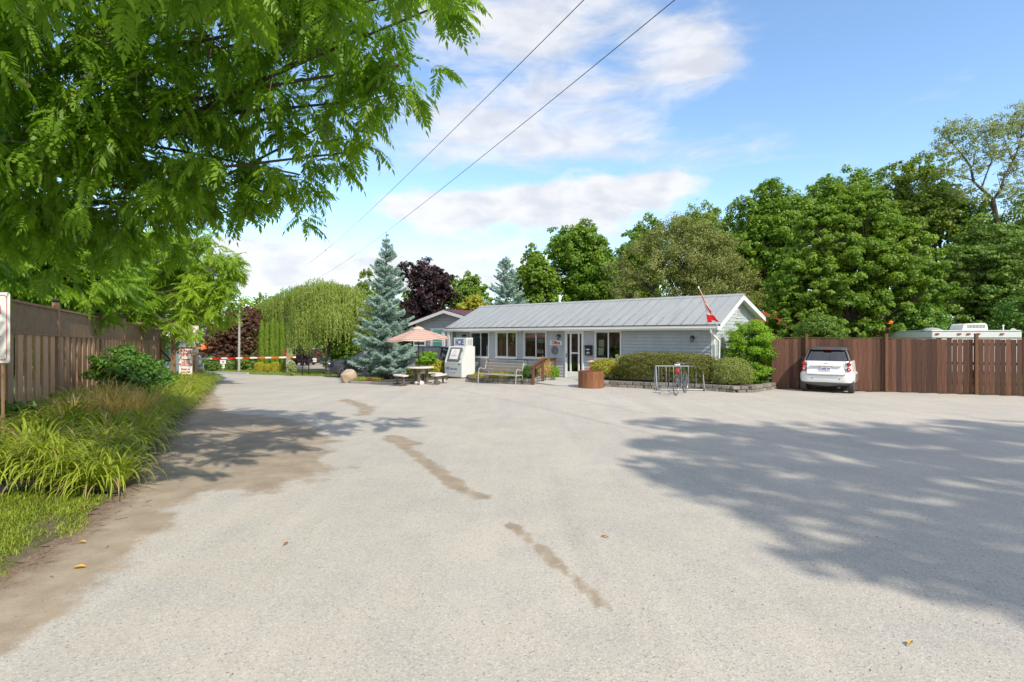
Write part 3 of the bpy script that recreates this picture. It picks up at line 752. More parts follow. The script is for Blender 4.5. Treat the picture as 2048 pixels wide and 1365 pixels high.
# ---- things fixed to the facade
def lantern(px, py, label):
    s, z = loc(px, py); t = thing('wall_lantern', label, 'wall lamp', off(s, WY-.016, z), TH, 'wall lanterns on the office front')
    q = MB(); q.cyl((0, -.015, .03), .05, .03, 12, 'Y'); q.tube([(0, -.02, .03), (0, -.09, .10), (0, -.15, .08)], .012, 6); q.build('bracket', M['black'], t)
    q = MB(); q.lathe([(.0, .11), (.035, .10), (.085, .03), (.085, .02), (.02, .02)], 10, (0, -.15, 0)); q.build('cap', M['black'], t)
    q = MB(); q.lathe([(.055, .02), (.045, -.13), (.0, -.14)], 8, (0, -.15, 0)); q.build('glass_globe', M['glass'], t)
    q = MB()
    for k in range(4):
        a_ = k*math.pi/2+.4; q.tube([(.058*math.cos(a_), -.15+.058*math.sin(a_), .02), (.046*math.cos(a_), -.15+.046*math.sin(a_), -.14)], .006, 4)
    q.lathe([(.05, -.13), (.05, -.15), (.0, -.155)], 8, (0, -.15, 0)); q.build('cage', M['black'], t)
lantern(931, 673, 'black wall lantern above the ice freezer sign')
lantern(1120.5, 674, 'black wall lantern above the red Office sign')
lantern(1387.5, 677, 'black wall lantern on the bare siding above the long hedge')
s, z = loc(1112.5, 686); t = thing('office_sign', 'small white sign with red Office lettering beside the door', 'sign', off(s, WY-.03, z), TH)
hw = (loc(1124.3, 686)[0]-loc(1101, 686)[0])/2; q = MB(); q.bx(-hw, hw, -.01, .01, -.105, .105); q.build('board', M['white'], t)
text('Office', .205, M['redtext'], t, (0, -.013, -.005), bold=.008, sx=.92)
s, z = loc(1110, 701); t = MB(); t.lathe([(0, .02), (.15, .02), (.17, .03), (.19, .015), (.19, 0)], 28)
o = t.build('plaque', M['plaque']); o.rotation_euler = (R(90), 0, TH); o.location = off(s, WY-.016, z); tag(o, 'round dark grey relief plaque under the Office sign', 'plaque')
s, z = loc(1179.5, 702); t = thing('mailbox', 'black wall mailbox with white emblem between door and window', 'mailbox', off(s, WY-.016, z), TH)
q = MB(); q.prism([(-.17, .20), (-.13, .16), (-.13, -.16), (-.10, -.20), (0, -.20), (0, .22), (-.10, .23)], -.155, .155, 'X'); q.build('box', M['black'], t)
q = MB(); q.prism([(-.185, .17), (-.14, .225), (0, .245), (0, .235), (-.138, .214), (-.175, .165)], -.165, .165, 'X'); q.build('lid', M['black'], t)
q = MB(); q.bx(-.11, .11, -.135, -.131, .055, .075); q.prism([(-.03, .065), (0, .03), (.03, .065), (0, .105)], -.136, -.1365, 'Y'); q.bx(-.06, .06, -.1345, -.131, .036, .046)
for k, w in enumerate((.05, .10, .085, .04)): q.bx(-w, w*.9, -.134, -.131, -.055-k*.028, -.042-k*.028)
q.build('emblem', M['white'], t)
def notice(px0, py0, px1, py1, m, label, lines=0, mm=None, c=WY+.03):
    a, zt = loc(px0, py0, c); b, zb = loc(px1, py1, c)
    t = thing('notice', label, 'notice', off((a+b)/2, c, (zt+zb)/2), TH)
    w, h = (b-a)/2, (zt-zb)/2; q = MB(); q.bx(-w, w, -.001, .001, -h, h); q.build('sheet', m, t)
    if lines:
        q = MB()
        for k in range(lines): zz_ = h*.7-k*h*1.4/max(1, lines-1); q.bx(-w*.7, w*random.uniform(.3, .75), -.003, -.002, zz_-.008, zz_+.008)
        q.build('print', mm or M['midgrey'], t)
notice(1198, 680, 1208, 694, M['cream'], 'cream notice taped inside the window right of the door', 5)
notice(1197, 696, 1207.5, 711, M['paper'], 'white notice hung below the cream one in the same window', 6)
notice(1076, 679.5, 1090, 686.5, M['green'], 'green and white card in the third window', 2, M['white'])
for k, px in enumerate((1076.5, 1081, 1086)):
    a, z = loc(px, 703, WY+.25); q = MB(); q.lathe([(0, -.1), (.05, -.1), (.055, 0), (.045, .05), (.02, .07), (.02, .11), (0, .11)], 10)
    o = q.build('bottle', M['white']); o.location = off(a, WY+.25, z)
    tag(o, ('white bottle nearest the mullion on the third window ledge', 'middle white bottle on the third window ledge', 'white bottle at the right of the third window ledge')[k], 'bottle', 'bottles on the window ledge')
a, z = loc(1080, 707, WY+.25); q = MB(); q.bx(-.5, .5, -.09, .12, z-.06, z-.04)
o = q.build('window_shelf', M['inner'], office); o.location = (loc(1082, 700)[0], WY+.25, -.02)

# flag
P0 = Vector((7.42, 19.78, 2.20)); P1 = Vector((6.36, 18.75, 3.55))
t = thing('national_flag', 'red and white maple leaf flag hanging from a slanted pole at the roof corner', 'flag', P0)
q = MB(); q.tube([(0, 0, 0), P1-P0], .014, 8); q.lathe([(0, .05), (.03, .02), (.03, -.02), (0, -.05)], 8, P1-P0); q.build('pole', M['offwhite'], t)
q = MB(); q.box((0, 0, -.02), (.08, .08, .12)); q.build('bracket', M['white'], t)
M['flag'] = bpy.data.materials.new('flag_cloth'); M['flag'].use_nodes = True
def flagmat():
    nt = M['flag'].node_tree; N = nt.nodes; L = nt.links; b = N['Principled BSDF']; b.inputs['Roughness'].default_value = .75
    a = N.new('ShaderNodeAttribute'); a.attribute_name = 'tint'
    g = N.new('ShaderNodeMath'); g.operation = 'ROUND'; L.new(a.outputs['Fac'], g.inputs[0])
    mx = N.new('ShaderNodeMix'); mx.data_type = 'RGBA'; mx.inputs['A'].default_value = (.80, .79, .77, 1); mx.inputs['B'].default_value = (.78, .02, .02, 1)
    L.new(g.outputs[0], mx.inputs['Factor']); L.new(mx.outputs['Result'], b.inputs['Base Color'])
    tr = N.new('ShaderNodeBsdfTranslucent'); L.new(mx.outputs['Result'], tr.inputs[0]); ms = N.new('ShaderNodeMixShader'); ms.inputs[0].default_value = .35
    L.new(b.outputs[0], ms.inputs[1]); L.new(tr.outputs[0], ms.inputs[2]); L.new(ms.outputs[0], N['Material Output'].inputs[0])
flagmat()
def make_flag():
    # hoist runs down the pole from the tip; the fly hangs in folds
    nu, nv = 40, 22; V = []; T = []
    tip = P1-P0; dirp = -(tip).normalized()
    for i in range(nu):
        u = i/(nu-1)                       # along the fly
        for j in range(nv):
            v = j/(nv-1)                   # down the hoist
            h = tip+dirp*(.05+v*.95)
            drop = u*1.30*(1-.25*v)
            x = h.x+drop*.27+.055*math.sin(v*15+u*5)*u*(.6+.4*u)
            y = h.y+drop*.20+.08*math.cos(v*13+u*4)*u
            z = h.z-drop*.88*(.55+.45*(1-v))-.02*math.sin(v*9)
            gather = .60*min(1, u*1.6)     # the cloth bunches together as it hangs
            cxx = (tip+dirp*.55); x = x*(1-gather)+(cxx.x+u*.50+.06*math.sin(v*12)+(v-.5)*.46*u)*gather; y = y*(1-gather)+(cxx.y+u*.25+.07*math.cos(v*14))*gather
            V.append((x, y, z)); s_ = u; red = 1 if (u < .25 or u > .75) else 0
            # leaf in the white field
            lu, lv = (u-.5)*2, (v-.5)
            if abs(lu) < .26*(1-abs(lv)*2.4) or (abs(lv) < .06 and abs(lu) < .34) or (abs(lu) < .02 and abs(lv) < .36): red = 1
            T.append(red)
    Fs = [(i*nv+j, (i+1)*nv+j, (i+1)*nv+j+1, i*nv+j+1) for i in range(nu-1) for j in range(nv-1)]
    o = np_mesh('cloth', np.array(V), np.array(Fs), M['flag'], t, np.array(T, float), True)
    md = o.modifiers.new('solid', 'SOLIDIFY'); md.thickness = .004
make_flag()

# ---- ramp slab in front of the door
def slab(name, pts, z0, z1, m, kind='structure'):
    q = MB(); q.prism(pts, z0, z1, 'Z'); return tag(q.build(name, m), kind=kind)
rp = [pg(1073, 768)[:2], pg(1110, 772)[:2], pg(1160, 775)[:2], tuple(off(loc(1176, 700)[0], WY, 0))[:2], tuple(off(loc(1112, 700)[0], WY, 0))[:2]]
slab('door_ramp', rp, -.05, .024, M['concrete'])

# ---- timber handrail by the door
t = thing('handrail', 'reddish brown timber handrail sloping up beside the office door', 'handrail', (0, 0, 0))
hp = [(pg(1066, 769.5), 1.9-(732-HY)/F*21.5), (pg(1085, 766), 1.9-(720-HY)/F*22.5), None]
p0 = pg(1066.5, 770); p1 = pg(1085.5, 765.5); w = off(loc(1110.5, 700, .1)[0], .1, 0); p2 = Vector((w.x, w.y, 0))
def ztop(p, py): return CZ-(py-HY)/F*p.y
for p, py in ((p0, 733), (p1, 721), (p2, 718.5)):
    q = MB(); q.bevbox(p.x-.055, p.x+.055, p.y-.055, p.y+.055, p.z-.02, ztop(p, py), .008); q.build('post', M['cedar'], t)
for a, b, ya, yb in ((p0+(p0-p1)*.25, p1, 736.5, 719), (p1, p2+(p2-p1)*.06, 719, 716.8)):
    A = Vector((a.x, a.y, ztop(a, ya))); B = Vector((b.x, b.y, ztop(b, yb))); d = B-A
    rot = d.to_track_quat('X', 'Z').to_matrix(); q = MB(); q.box((A+B)/2+Vector((0, 0, .02)), (d.length, .14, .038), rot=rot); q.build('top_rail', M['cedar'], t)
    q = MB(); q.box((A+B)/2-Vector((0, 0, .06)), (d.length, .04, .09), rot=rot); q.build('under_rail', M['cedar'], t)
t = thing('metal_handrail', 'thin black metal handrail behind the bench', 'handrail', (0, 0, 0))
pa = pg(1056, 764); q = MB(); q.tube([(pa.x, pa.y+.6, -.1), (pa.x, pa.y+.6, ztop(pa+Vector((0, .6, 0)), 720))], .014, 6); q.build('post', M['black'], t)
zr = ztop(pa+Vector((0, .6, 0)), 720); q = MB(); q.tube([(pa.x, pa.y+.6, zr), (pa.x-.55, pa.y+1.05, zr)], .012, 6); q.build('rail', M['black'], t)

# ---- block walls round the beds
blk = []
for k in range(4):
    q = MB(); q.bevbox(-.5, .5, -.5, .5, 0, 1, .09)
    q.v = [(x+random.uniform(-.03, .03), y+random.uniform(-.05, .05), z+random.uniform(-.03, .03)) for x, y, z in q.v]
    o = q.build('block', M['stone']); blk.append(o.data); bpy.data.objects.remove(o)
def block_wall(name, pts, label, courses=2, L=.31, H=.125, D=.24, cap=False):
    t = thing(name, label, 'retaining wall', (0, 0, 0)); P = [Vector(p[:2]) for p in pts]
    seg = [(b-a).length for a, b in zip(P[:-1], P[1:])]; tot = sum(seg)
    def pos(s):
        s = max(0, min(s, tot-1e-4))
        for a, b, l in zip(P[:-1], P[1:], seg):
            if s <= l: return a.lerp(b, s/l), math.atan2(b.y-a.y, b.x-a.x)
            s -= l
        return P[-1], 0
    for c in range(courses):
        s = (0 if c % 2 == 0 else L/2)
        while s < tot-.1:
            l = L*random.uniform(.85, 1.1); p, a = pos(s+l/2)
            o = link('block', random.choice(blk), t); o.location = (p.x+random.uniform(-.012, .012), p.y+random.uniform(-.012, .012)+c*.02, gz(p.x, p.y)-.02+c*H)
            o.rotation_euler = (0, 0, a+random.uniform(-.05, .05)+(math.pi if random.random() < .5 else 0)); o.scale = (l-.018, D, H-.008)
            s += l
    return t
W1 = [pg(935, 764), pg(985, 767), pg(1030, 768.5), pg(1066, 769.5)]
W2 = [(8.65, 19.9), ] and [pg(1161, 772.5), pg(1225, 774), pg(1300, 777.5), pg(1380, 779.5), pg(1425, 782), pg(1470, 785.5), pg(1502, 785), pg(1540, 779), pg(1562, 773)]
block_wall('block_wall', W1, 'low dark block wall behind the bench')
block_wall('block_wall', W2, 'low tumbled block wall round the bed behind the bicycle rack')
def bed(name, pts, back, z):
    q = MB(); q.add([(p[0], p[1], gz(p[0], p[1])+z) for p in pts]+[(b[0], b[1], gz(b[0], b[1])+z) for b in back], [tuple(range(len(pts)+len(back)))]); return tag(q.build(name, M['soil']), kind='structure')
bed('planting_bed', [p[:2] for p in W1], [off(loc(1068, 700)[0], WY-.03, 0)[:2], off(loc(935, 700)[0], WY-.03, 0)[:2]], .16)
bed('planting_bed', [p[:2] for p in W2], [off(sw1+2.2, 1.6, 0)[:2], off(sw1+.03, 1.6, 0)[:2], off(sw1+.03, WY-.03, 0)[:2], off(loc(1176, 700)[0], WY-.03, 0)[:2]], .17)

# ================================================================== right fence
FA = Vector((9.35, 19.8)); FD = Vector((.944, -.33)).normalized(); FNV = Vector((FD.y, -FD.x)); FAZ = math.atan2(FD.y, FD.x)
rfence = thing('board_fence', 'dark red brown upright board fence behind the small white car', 'fence', (FA.x, FA.y, 0), FAZ)
q = MB(); q.bx(-.066, .066, -.01, .01, 0, 1.78); o_ = q.build('board', M['rfence'], rfence); bme = o_.data; bpy.data.objects.remove(o_)
NBD = 90
for k in range(NBD):
    o = link('board', bme, rfence); x = .07+k*.1415
    o.location = (x, random.uniform(-.003, .003), random.uniform(.0, .03)); o.scale = (random.uniform(.95, 1.01) if k > 36 else random.uniform(1.02, 1.055), 1, random.uniform(.99, 1.005)); o.rotation_euler = (0, random.uniform(-.004, .004), 0)
posts = []
for px, bright in ((1612.5, 1), (1771.5, 1), (1950.5, 1), (2175, 1)):
    xp = (px-CX)/F; s = (xp*FA.y-FA.x)/(FD.x-xp*FD.y); posts.append(s)
for s in posts:
    q = MB(); q.bevbox(s-.045, s+.045, -.115, -.016, -.05, 1.95, .008); po = q.build('post', M['rpost'], rfence)
    q = MB(); q.prism([(-.055, 1.95), (.055, 1.95), (.04, 1.975), (-.04, 1.975)], -.12, -.01, 'Y'); c = q.build('post_cap', M['rpost'], po); c.location = (s, 0, 0)
q = MB(); q.bx(0, NBD*.1415+.1, -.02, .07, 1.808, 1.845); q.build('cap_rail', M['rfence'], rfence)
for z in (.35, 1.0, 1.62):
    q = MB(); q.bx(0, NBD*.1415+.1, .011, .05, z-.045, z+.045); q.build('back_rail', M['rfence'], rfence)

# ================================================================== left fence
LF0 = Vector((-10.13, 11.1)); LFD = Vector((-.476, 1.0)).normalized(); LAZ = math.atan2(LFD.y, LFD.x)
lfence = thing('lattice_fence', 'tall brown board fence with diagonal lattice top along the road', 'fence', (0, 0, 0))
def lf(s, out=0):           # out>0 towards the road
    p = LF0+LFD*s+Vector((LFD.y, -LFD.x))*out; return p
def lz(s): return 2.63-.0205*(lf(s).y-11.1)     # top rail height
post_s = []
for px in (112, 199, 247, 281, 306, 327):
    xp = (px-CX)/F; post_s.append((xp*LF0.y-LF0.x)/(LFD.x-xp*LFD.y))
post_s = [post_s[0]-8.4, post_s[0]-4.3]+post_s
def beam(name, s0, s1, z0, z1, w, h, m, parent, out=0):
    a, b = lf(s0, out), lf(s1, out); A = Vector((a.x, a.y, z0)); B = Vector((b.x, b.y, z1)); d = B-A
    rot = d.to_track_quat('X', 'Z').to_matrix(); q = MB(); q.box((A+B)/2, (d.length, w, h), rot=rot); return q.build(name, m, parent)
q = MB(); q.bx(-.5, .5, -.012, .012, 0, 1); o_ = q.build('board', M['fence']); lbme = o_.data; bpy.data.objects.remove(o_)
q = MB(); q.bx(-.5, .5, -.004, .004, -.022, .022); o_ = q.build('lattice_slat', M['lattice']); slme = o_.data; bpy.data.objects.remove(o_)
q = MB(); q.bx(-.5, .5, -.004, .004, -.022, .022)
lat_rest = MB()
nlat = 0
for i, s in enumerate(post_s):
    p = lf(s); zt = lz(s)
    q = MB(); q.bevbox(-.07, .07, -.07, .07, zt-2.75, zt+.16, .01); po = q.build('post', M['fencepost'], lfence); po.location = (p.x, p.y, 0); po.rotation_euler = (0, 0, LAZ)
    q = MB(); q.bevbox(-.085, .085, -.085, .085, zt+.16, zt+.20, .015); q.prism([(-.07, zt+.20), (.07, zt+.20), (0, zt+.235)], -.07, .07, 'Y'); c = q.build('post_cap', M['black'], po)
    if i == len(post_s)-1: break
    s1 = post_s[i+1]; z0, z1 = lz(s), lz(s1); L_ = s1-s
    beam('top_rail', s+.07, s1-.07, z0-.02, z1-.02, .09, .05, M['fencepost'], lfence, .03)
    beam('middle_rail', s+.07, s1-.07, z0-.66, z1-.66, .09, .07, M['fencepost'], lfence, .03)
    beam('lower_rail', s+.07, s1-.07, z0-2.2, z1-2.2, .05, .09, M['fence'], lfence, 0)
    n = 8
    for k in range(n*2):
        front = k % 2 == 0; ss = s+.07+(L_-.14)*(k+.5)/(n*2); p = lf(ss, .045 if front else -.045); zz_ = lz(ss)
        o = link('board', lbme, lfence); o.location = (p.x, p.y, zz_-2.45); o.rotation_euler = (0, random.uniform(-.004, .004), LAZ)
        o.scale = ((L_-.14)/n*(.58 if front else .70), 1, 2.45-.69+random.uniform(-.01, .01))
    # diagonal lattice, two layers
    for lay in (0, 1):
        sp = .105 if i < 4 else .16; hh = .58; m_ = int((L_+hh)/sp)
        for k in range(m_):
            u0 = -hh+k*sp; a0, a1 = u0, u0+hh; b0, b1 = 0., 1.
            if a0 < .07: b0 = (.07-a0)/hh; 
            if a1 > L_-.07: b1 = (L_-.07-a0)/hh
            if b1-b0 < .05: continue
            if lay == 1: q0, q1 = 1-b0, 1-b1
            else: q0, q1 = b0, b1
            sa, sb = s+a0+hh*b0, s+a0+hh*b1; pa, pb = lf(sa, .02+lay*.012), lf(sb, .02+lay*.012)
            A = Vector((pa.x, pa.y, lz(sa)-.625+.58*q0)); B = Vector((pb.x, pb.y, lz(sb)-.625+.58*q1)); d = B-A
            if lay == 0 and i in (1, 2, 3) and nlat < 290:
                o = link('lattice_slat', slme, lfence); o.location = (A+B)/2; o.rotation_mode = 'QUATERNION'; o.rotation_quaternion = d.to_track_quat('X', 'Z'); o.scale = (d.length, 1, 1); nlat += 1
            else: lat_rest.box((A+B)/2, (d.length, .008, .044), rot=d.to_track_quat('X', 'Z').to_matrix())
tag(lat_rest.build('lattice', M['lattice'], lfence), kind='stuff')
# ================================================================== ice freezer
t = thing('ice_freezer', 'white outdoor ice freezer with sloped framed door at the left end of the office', 'freezer', (-2.45, 26.9, gz(-2.45, 26.9)), TH)
W, Dp, H = 1.22, .92, 1.56
q = MB(); q.bevbox(-W+.004, -.004, .012, Dp, .03, .62, .012)
prof = [(.0, .05), (.0, .78), (.30, H-.03), (.33, H), (Dp, H), (Dp, .05)]
q = MB(); q.prism(prof, -W, 0, 'X'); q.build('cabinet', M['offwhite'], t)
q = MB(); q.prism([(-.004, .10), (-.02, .10), (-.02, .76), (-.004, .76)], -W+.03, -.03, 'X'); q.build('front_panel', M['offgrey'], t)
q = MB(); q.bx(-W+.02, -.02, .04, Dp-.02, -.02, .05); q.build('plinth', M['plastic'], t)
sl_ = math.atan2(.75-.0, .30)     # slope of the upper front
door = thing('door', None, None, (-W/2, .15, 1.165)); door.parent = t; door.rotation_euler = (-(math.pi/2-sl_), 0, 0)
q = MB(); q.bevbox(-.42, .42, -.05, -.012, -.36, .36, .012); fr_ = q.build('door_frame', M['greyplastic'], door)
q = MB(); q.bevbox(-.29, .29, -.062, -.051, -.27, .27, .004); q.build('poster', M['paper'], door)
q = MB(); q.bx(.31, .34, -.075, -.052, -.12, .10); q.build('handle', M['silver'], door)
q = MB(); q.torus((0, -.064, .09), .085, .010, 'Y', 24, 4); q.bx(-.20, .20, -.0645, -.063, -.085, -.055); q.bx(-.12, .12, -.0645, -.063, -.125, -.105); q.build('poster_print', M['midgrey'], door)
for z in (-.22, .22):
    q = MB(); q.bx(.425, .475, -.045, -.012, z-.04, z+.04); q.build('hinge', M['silver'], door)
text('ICE', .17, M['bluetext'], t, (-1.0, -.023, .47), bold=.006)
text('that lasts', .135, M['bluetext'], t, (-.55, -.023, .46), bold=.003)
q = MB(); q.bx(-1.0, -.45, -.022, -.0205, .235, .245); q.tube([(-.62, -.022, .245), (-.52, -.022, .29), (-.42, -.022, .25)], .005, 4); q.build('underline', M['bluetext'], t)
q = MB(); q.bx(-.24, -.12, -.022, -.0205, .66, .72); q.build('lock_plate', M['plastic'], t)
q = MB(); q.bevbox(-.92, -.02, .34, .80, H, H+.43, .01); sg = q.build('top_sign', M['offwhite'], t)
text('ICE', .40, M['bluetext'], sg, (-.50, .332, H+.21), bold=.012)
q = MB()
for k in range(9): q.bx(-.018, -.012, .40+k*.04, .415+k*.04, H+.06, H+.37)
q.build('grille', M['midgrey'], sg)

# ================================================================== bench
bl = pg(956, 767.5); br = pg(1031, 769.5); bd = Vector((br.x-bl.x, br.y-bl.y)); L_ = bd.length; ba = math.atan2(bd.y, bd.x)
t = thing('park_bench', 'pale metal bench with grey slatted seat and back against the block wall', 'bench', (bl.x, bl.y, bl.z), ba)
def bench_frame(x):
    q = MB(); r = .021
    q.tube([(x, 0, 0), (x+.01, .02, .40), (x+.01, .04, .60), (x+.01, .12, .66), (x+.01, .30, .62), (x+.01, .44, .60)], r, 8)
    q.tube([(x+.01, .52, 0), (x+.01, .44, .40), (x+.01, .46, .62), (x+.01, .56, .92)], r, 8)
    q.tube([(x+.01, .02, .40), (x+.01, .44, .40)], r*.9, 8); return q.build('end_frame', M['poleW'], t)
bench_frame(0); bench_frame(L_)
for k in range(4):
    q = MB(); q.bevbox(.02, L_, .03+k*.105, .12+k*.105, .415, .44, .006); q.build('seat_slat', M['benchwood'], t)
for k in range(3):
    z = .56+k*.125; y = .44+.3*(z-.5)*.9; q = MB(); q.bevbox(.03, L_-.01, y-.012, y+.012, z-.055, z+.055, .006); q.build('back_slat', M['benchwood'], t)
q = MB(); q.tube([(0, .03, .405), (L_, .03, .405)], .018, 8); q.build('front_rail', M['poleW'], t)

# ================================================================== barrel planter
pp = pg(1184.5, 777)
t = thing('planter', 'reddish brown barrel planter of upright boards beside the door ramp', 'planter', (pp.x, pp.y+.30, pp.z), .3)
n = 15
for k in range(n):
    a = 2*math.pi*k/n; q = MB(); q.bevbox(-.096, .096, -.016, .016, 0, .60+random.uniform(-.006, .006), .006)
    o = q.build('stave', M['planterwood'], t); o.location = (.445*math.cos(a), .445*math.sin(a), 0); o.rotation_euler = (0, 0, a+math.pi/2)
q = MB(); q.lathe([(.47, .585), (.47, .615), (.40, .615), (.40, .585), (.47, .585)], n); q.build('rim', M['planterwood'], t)
q = MB(); q.lathe([(.40, .53), (0, .55)], 16); q.build('soil', M['soil'], t)
# straw doll among the plants behind the planter
dp = pg(1186, 768); t = thing('garden_doll', 'small straw headed garden doll in a pink dress behind the barrel planter', 'doll', (dp.x+.05, dp.y+.75, .17))
q = MB(); q.lathe([(.0, 0), (.16, .0), (.13, .2), (.09, .38), (.07, .46), (0, .48)], 14); q.build('dress', M['pink'], t)
q = MB(); q.lathe([(.0, .46), (.07, .47), (.115, .53), (.125, .60), (.10, .68), (.05, .72), (0, .73)], 14); q.build('head', M['peach'], t)
q = MB(); q.lathe([(.0, .74), (.12, .70), (.20, .665), (.20, .655), (.10, .66)], 16); q.build('straw_hat', M['peach'], t)
q = MB(); q.tube([(-.08, 0, .42), (-.17, -.02, .30), (-.20, -.05, .22)], .022, 6); q.tube([(.08, 0, .42), (.17, -.02, .30), (.20, -.05, .22)], .022, 6); q.build('arms', M['pink'], t)

# ================================================================== boulder
def rock(name, label, loc_, r, seed, m, cat='boulder', group=None, rot=0):
    rs = np.random.default_rng(seed); n, k = 28, 18; V = []
    ph = rs.normal(size=(14, 3))*2.0; am = rs.uniform(.01, .05, 14); of = rs.uniform(0, 6, 14)
    cuts = [(unit(rs.normal(size=(1, 3)))[0], rs.uniform(.78, .93)) for _ in range(7)]
    for i in range(k):
        th_ = math.pi*i/(k-1)
        for j in range(n):
            p = np.array([math.sin(th_)*math.cos(2*math.pi*j/n), math.sin(th_)*math.sin(2*math.pi*j/n), math.cos(th_)])
            s = 1+sum(a*math.sin(float(f@p)+o) for f, a, o in zip(ph, am, of)); v = p*s
            for c, d in cuts:
                e = v@c-d
                if e > 0: v = v-c*e*.85
            V.append(v*np.array(r))
    q = MB(); q.grid([tuple(v) for v in V], k, n, True, True); o = q.build(name, m, sharp=60); o.location = loc_; o.rotation_euler = (0, 0, rot)
    return tag(o, label, cat, group)
b_ = pg(693, 766.5); rock('boulder', 'tan boulder at the left end of the spruce bed', (b_.x, b_.y+.3, b_.z+.27), (.42, .36, .38), 4, M['boulder'])

# ================================================================== picnic table, benches, umbrella
tc_ = pg(838, 770); TZ = tc_.z; t = thing('picnic_table', 'round pale topped picnic table with thick grey legs under the umbrella', 'table', (tc_.x, tc_.y+.35, TZ))
tz = CZ-(734.5-HY)/F*(tc_.y+.35)-TZ
q = MB(); q.lathe([(0, tz-.05), (.55, tz-.05), (.60, tz-.03), (.60, tz+.005), (.57, tz+.02), (0, tz+.02)], 32); q.build('tabletop', M['tabletop'], t)
for a in (.5, .5+2*math.pi/3, .5+4*math.pi/3):
    q = MB(); q.box((.30*math.cos(a), .30*math.sin(a), (tz-.05)/2), (.11, .09, tz-.05), a); q.box((.33*math.cos(a), .33*math.sin(a), .04), (.40, .10, .08), a); q.build('leg', M['tableleg'], t)
def curved_bench(cx, cy, cz, a0, label):
    t = thing('curved_bench', label, 'bench', (cx, cy, cz), 0, 'benches round the picnic table'); q = MB()
    ri, ro, z0, z1, n = .82, 1.16, .39, .45, 14; P = []
    for i in range(n+1):
        a = a0-.52+1.04*i/n
        for r, z in ((ri, z0), (ro, z0), (ro+.015, (z0+z1)/2), (ro, z1), (ri, z1), (ri-.015, (z0+z1)/2)): P.append((r*math.cos(a), r*math.sin(a), z))
    q.grid(P, n+1, 6, False, True); q.add([P[i] for i in range(6)], [tuple(range(6))]); q.add([P[-6+i] for i in range(6)], [tuple(range(6))]); q.build('seat', M['tabletop'], t)
    for s in (-.36, .36):
        a = a0+s; c, d = math.cos(a), math.sin(a); q = MB()
        q.box((.99*c, .99*d, .20), (.09, .10, .38), a); q.box((.99*c, .99*d, .03), (.36, .10, .07), a); q.build('leg', M['tableleg'], t)
tcx, tcy = tc_.x, tc_.y+.35
curved_bench(tcx, tcy, TZ, R(212), 'curved bench on the left of the round picnic table')
curved_bench(tcx, tcy, TZ, R(-18), 'curved bench on the right of the round picnic table')
curved_bench(tcx, tcy, TZ, R(72), 'curved bench behind the round picnic table')
ux, uy = tcx-.02, tcy-.15
t = thing('patio_umbrella', 'faded pink and cream striped patio umbrella over the picnic table', 'umbrella', (ux, uy, TZ))
q = MB(); q.lathe([(0, 0), (.21, 0), (.22, .07), (.19, .12), (.10, .16), (.05, .17), (.05, .24), (0, .24)], 22); q.build('base', M['tabletop'], t)
zt_ = 2.22-TZ; q = MB(); q.tube([(0, 0, .2), (-.05, 0, zt_)], .023, 10); q.build('pole', M['black'], t)
def canopy():
    m = bpy.data.materials.new('striped_canvas'); m.use_nodes = True; nt = m.node_tree; N = nt.nodes; L = nt.links; b = N['Principled BSDF']; b.inputs['Roughness'].default_value = .85
    a = N.new('ShaderNodeAttribute'); a.attribute_name = 'tint'
    w = N.new('ShaderNodeMath'); w.operation = 'MULTIPLY'; L.new(a.outputs['Fac'], w.inputs[0]); w.inputs[1].default_value = 6.0
    f = N.new('ShaderNodeMath'); f.operation = 'FRACT'; L.new(w.outputs[0], f.inputs[0])
    cr = N.new('ShaderNodeValToRGB'); L.new(f.outputs[0], cr.inputs[0]); e = cr.color_ramp; e.interpolation = 'CONSTANT'
    cols = [(0, (.62, .28, .24)), (.12, (.72, .56, .46)), (.32, (.62, .34, .30)), (.5, (.70, .47, .40)), (.62, (.74, .62, .52)), (.86, (.58, .24, .22))]
    e.elements[0].position = 0; e.elements[0].color = (*cols[0][1], 1); e.elements[1].position = cols[1][0]; e.elements[1].color = (*cols[1][1], 1)
    for p_, c in cols[2:]: k = e.elements.new(p_); k.color = (*c, 1)
    L.new(cr.outputs[0], b.inputs['Base Color']); tr = N.new('ShaderNodeBsdfTranslucent'); L.new(cr.outputs[0], tr.inputs[0]); ms = N.new('ShaderNodeMixShader'); ms.inputs[0].default_value = .4
    L.new(b.outputs[0], ms.inputs[1]); L.new(tr.outputs[0], ms.inputs[2]); L.new(ms.outputs[0], N['Material Output'].inputs[0]); return m
M['canvas'] = canopy()
cp = bpy.data.objects.new('canopy_tilt', None)
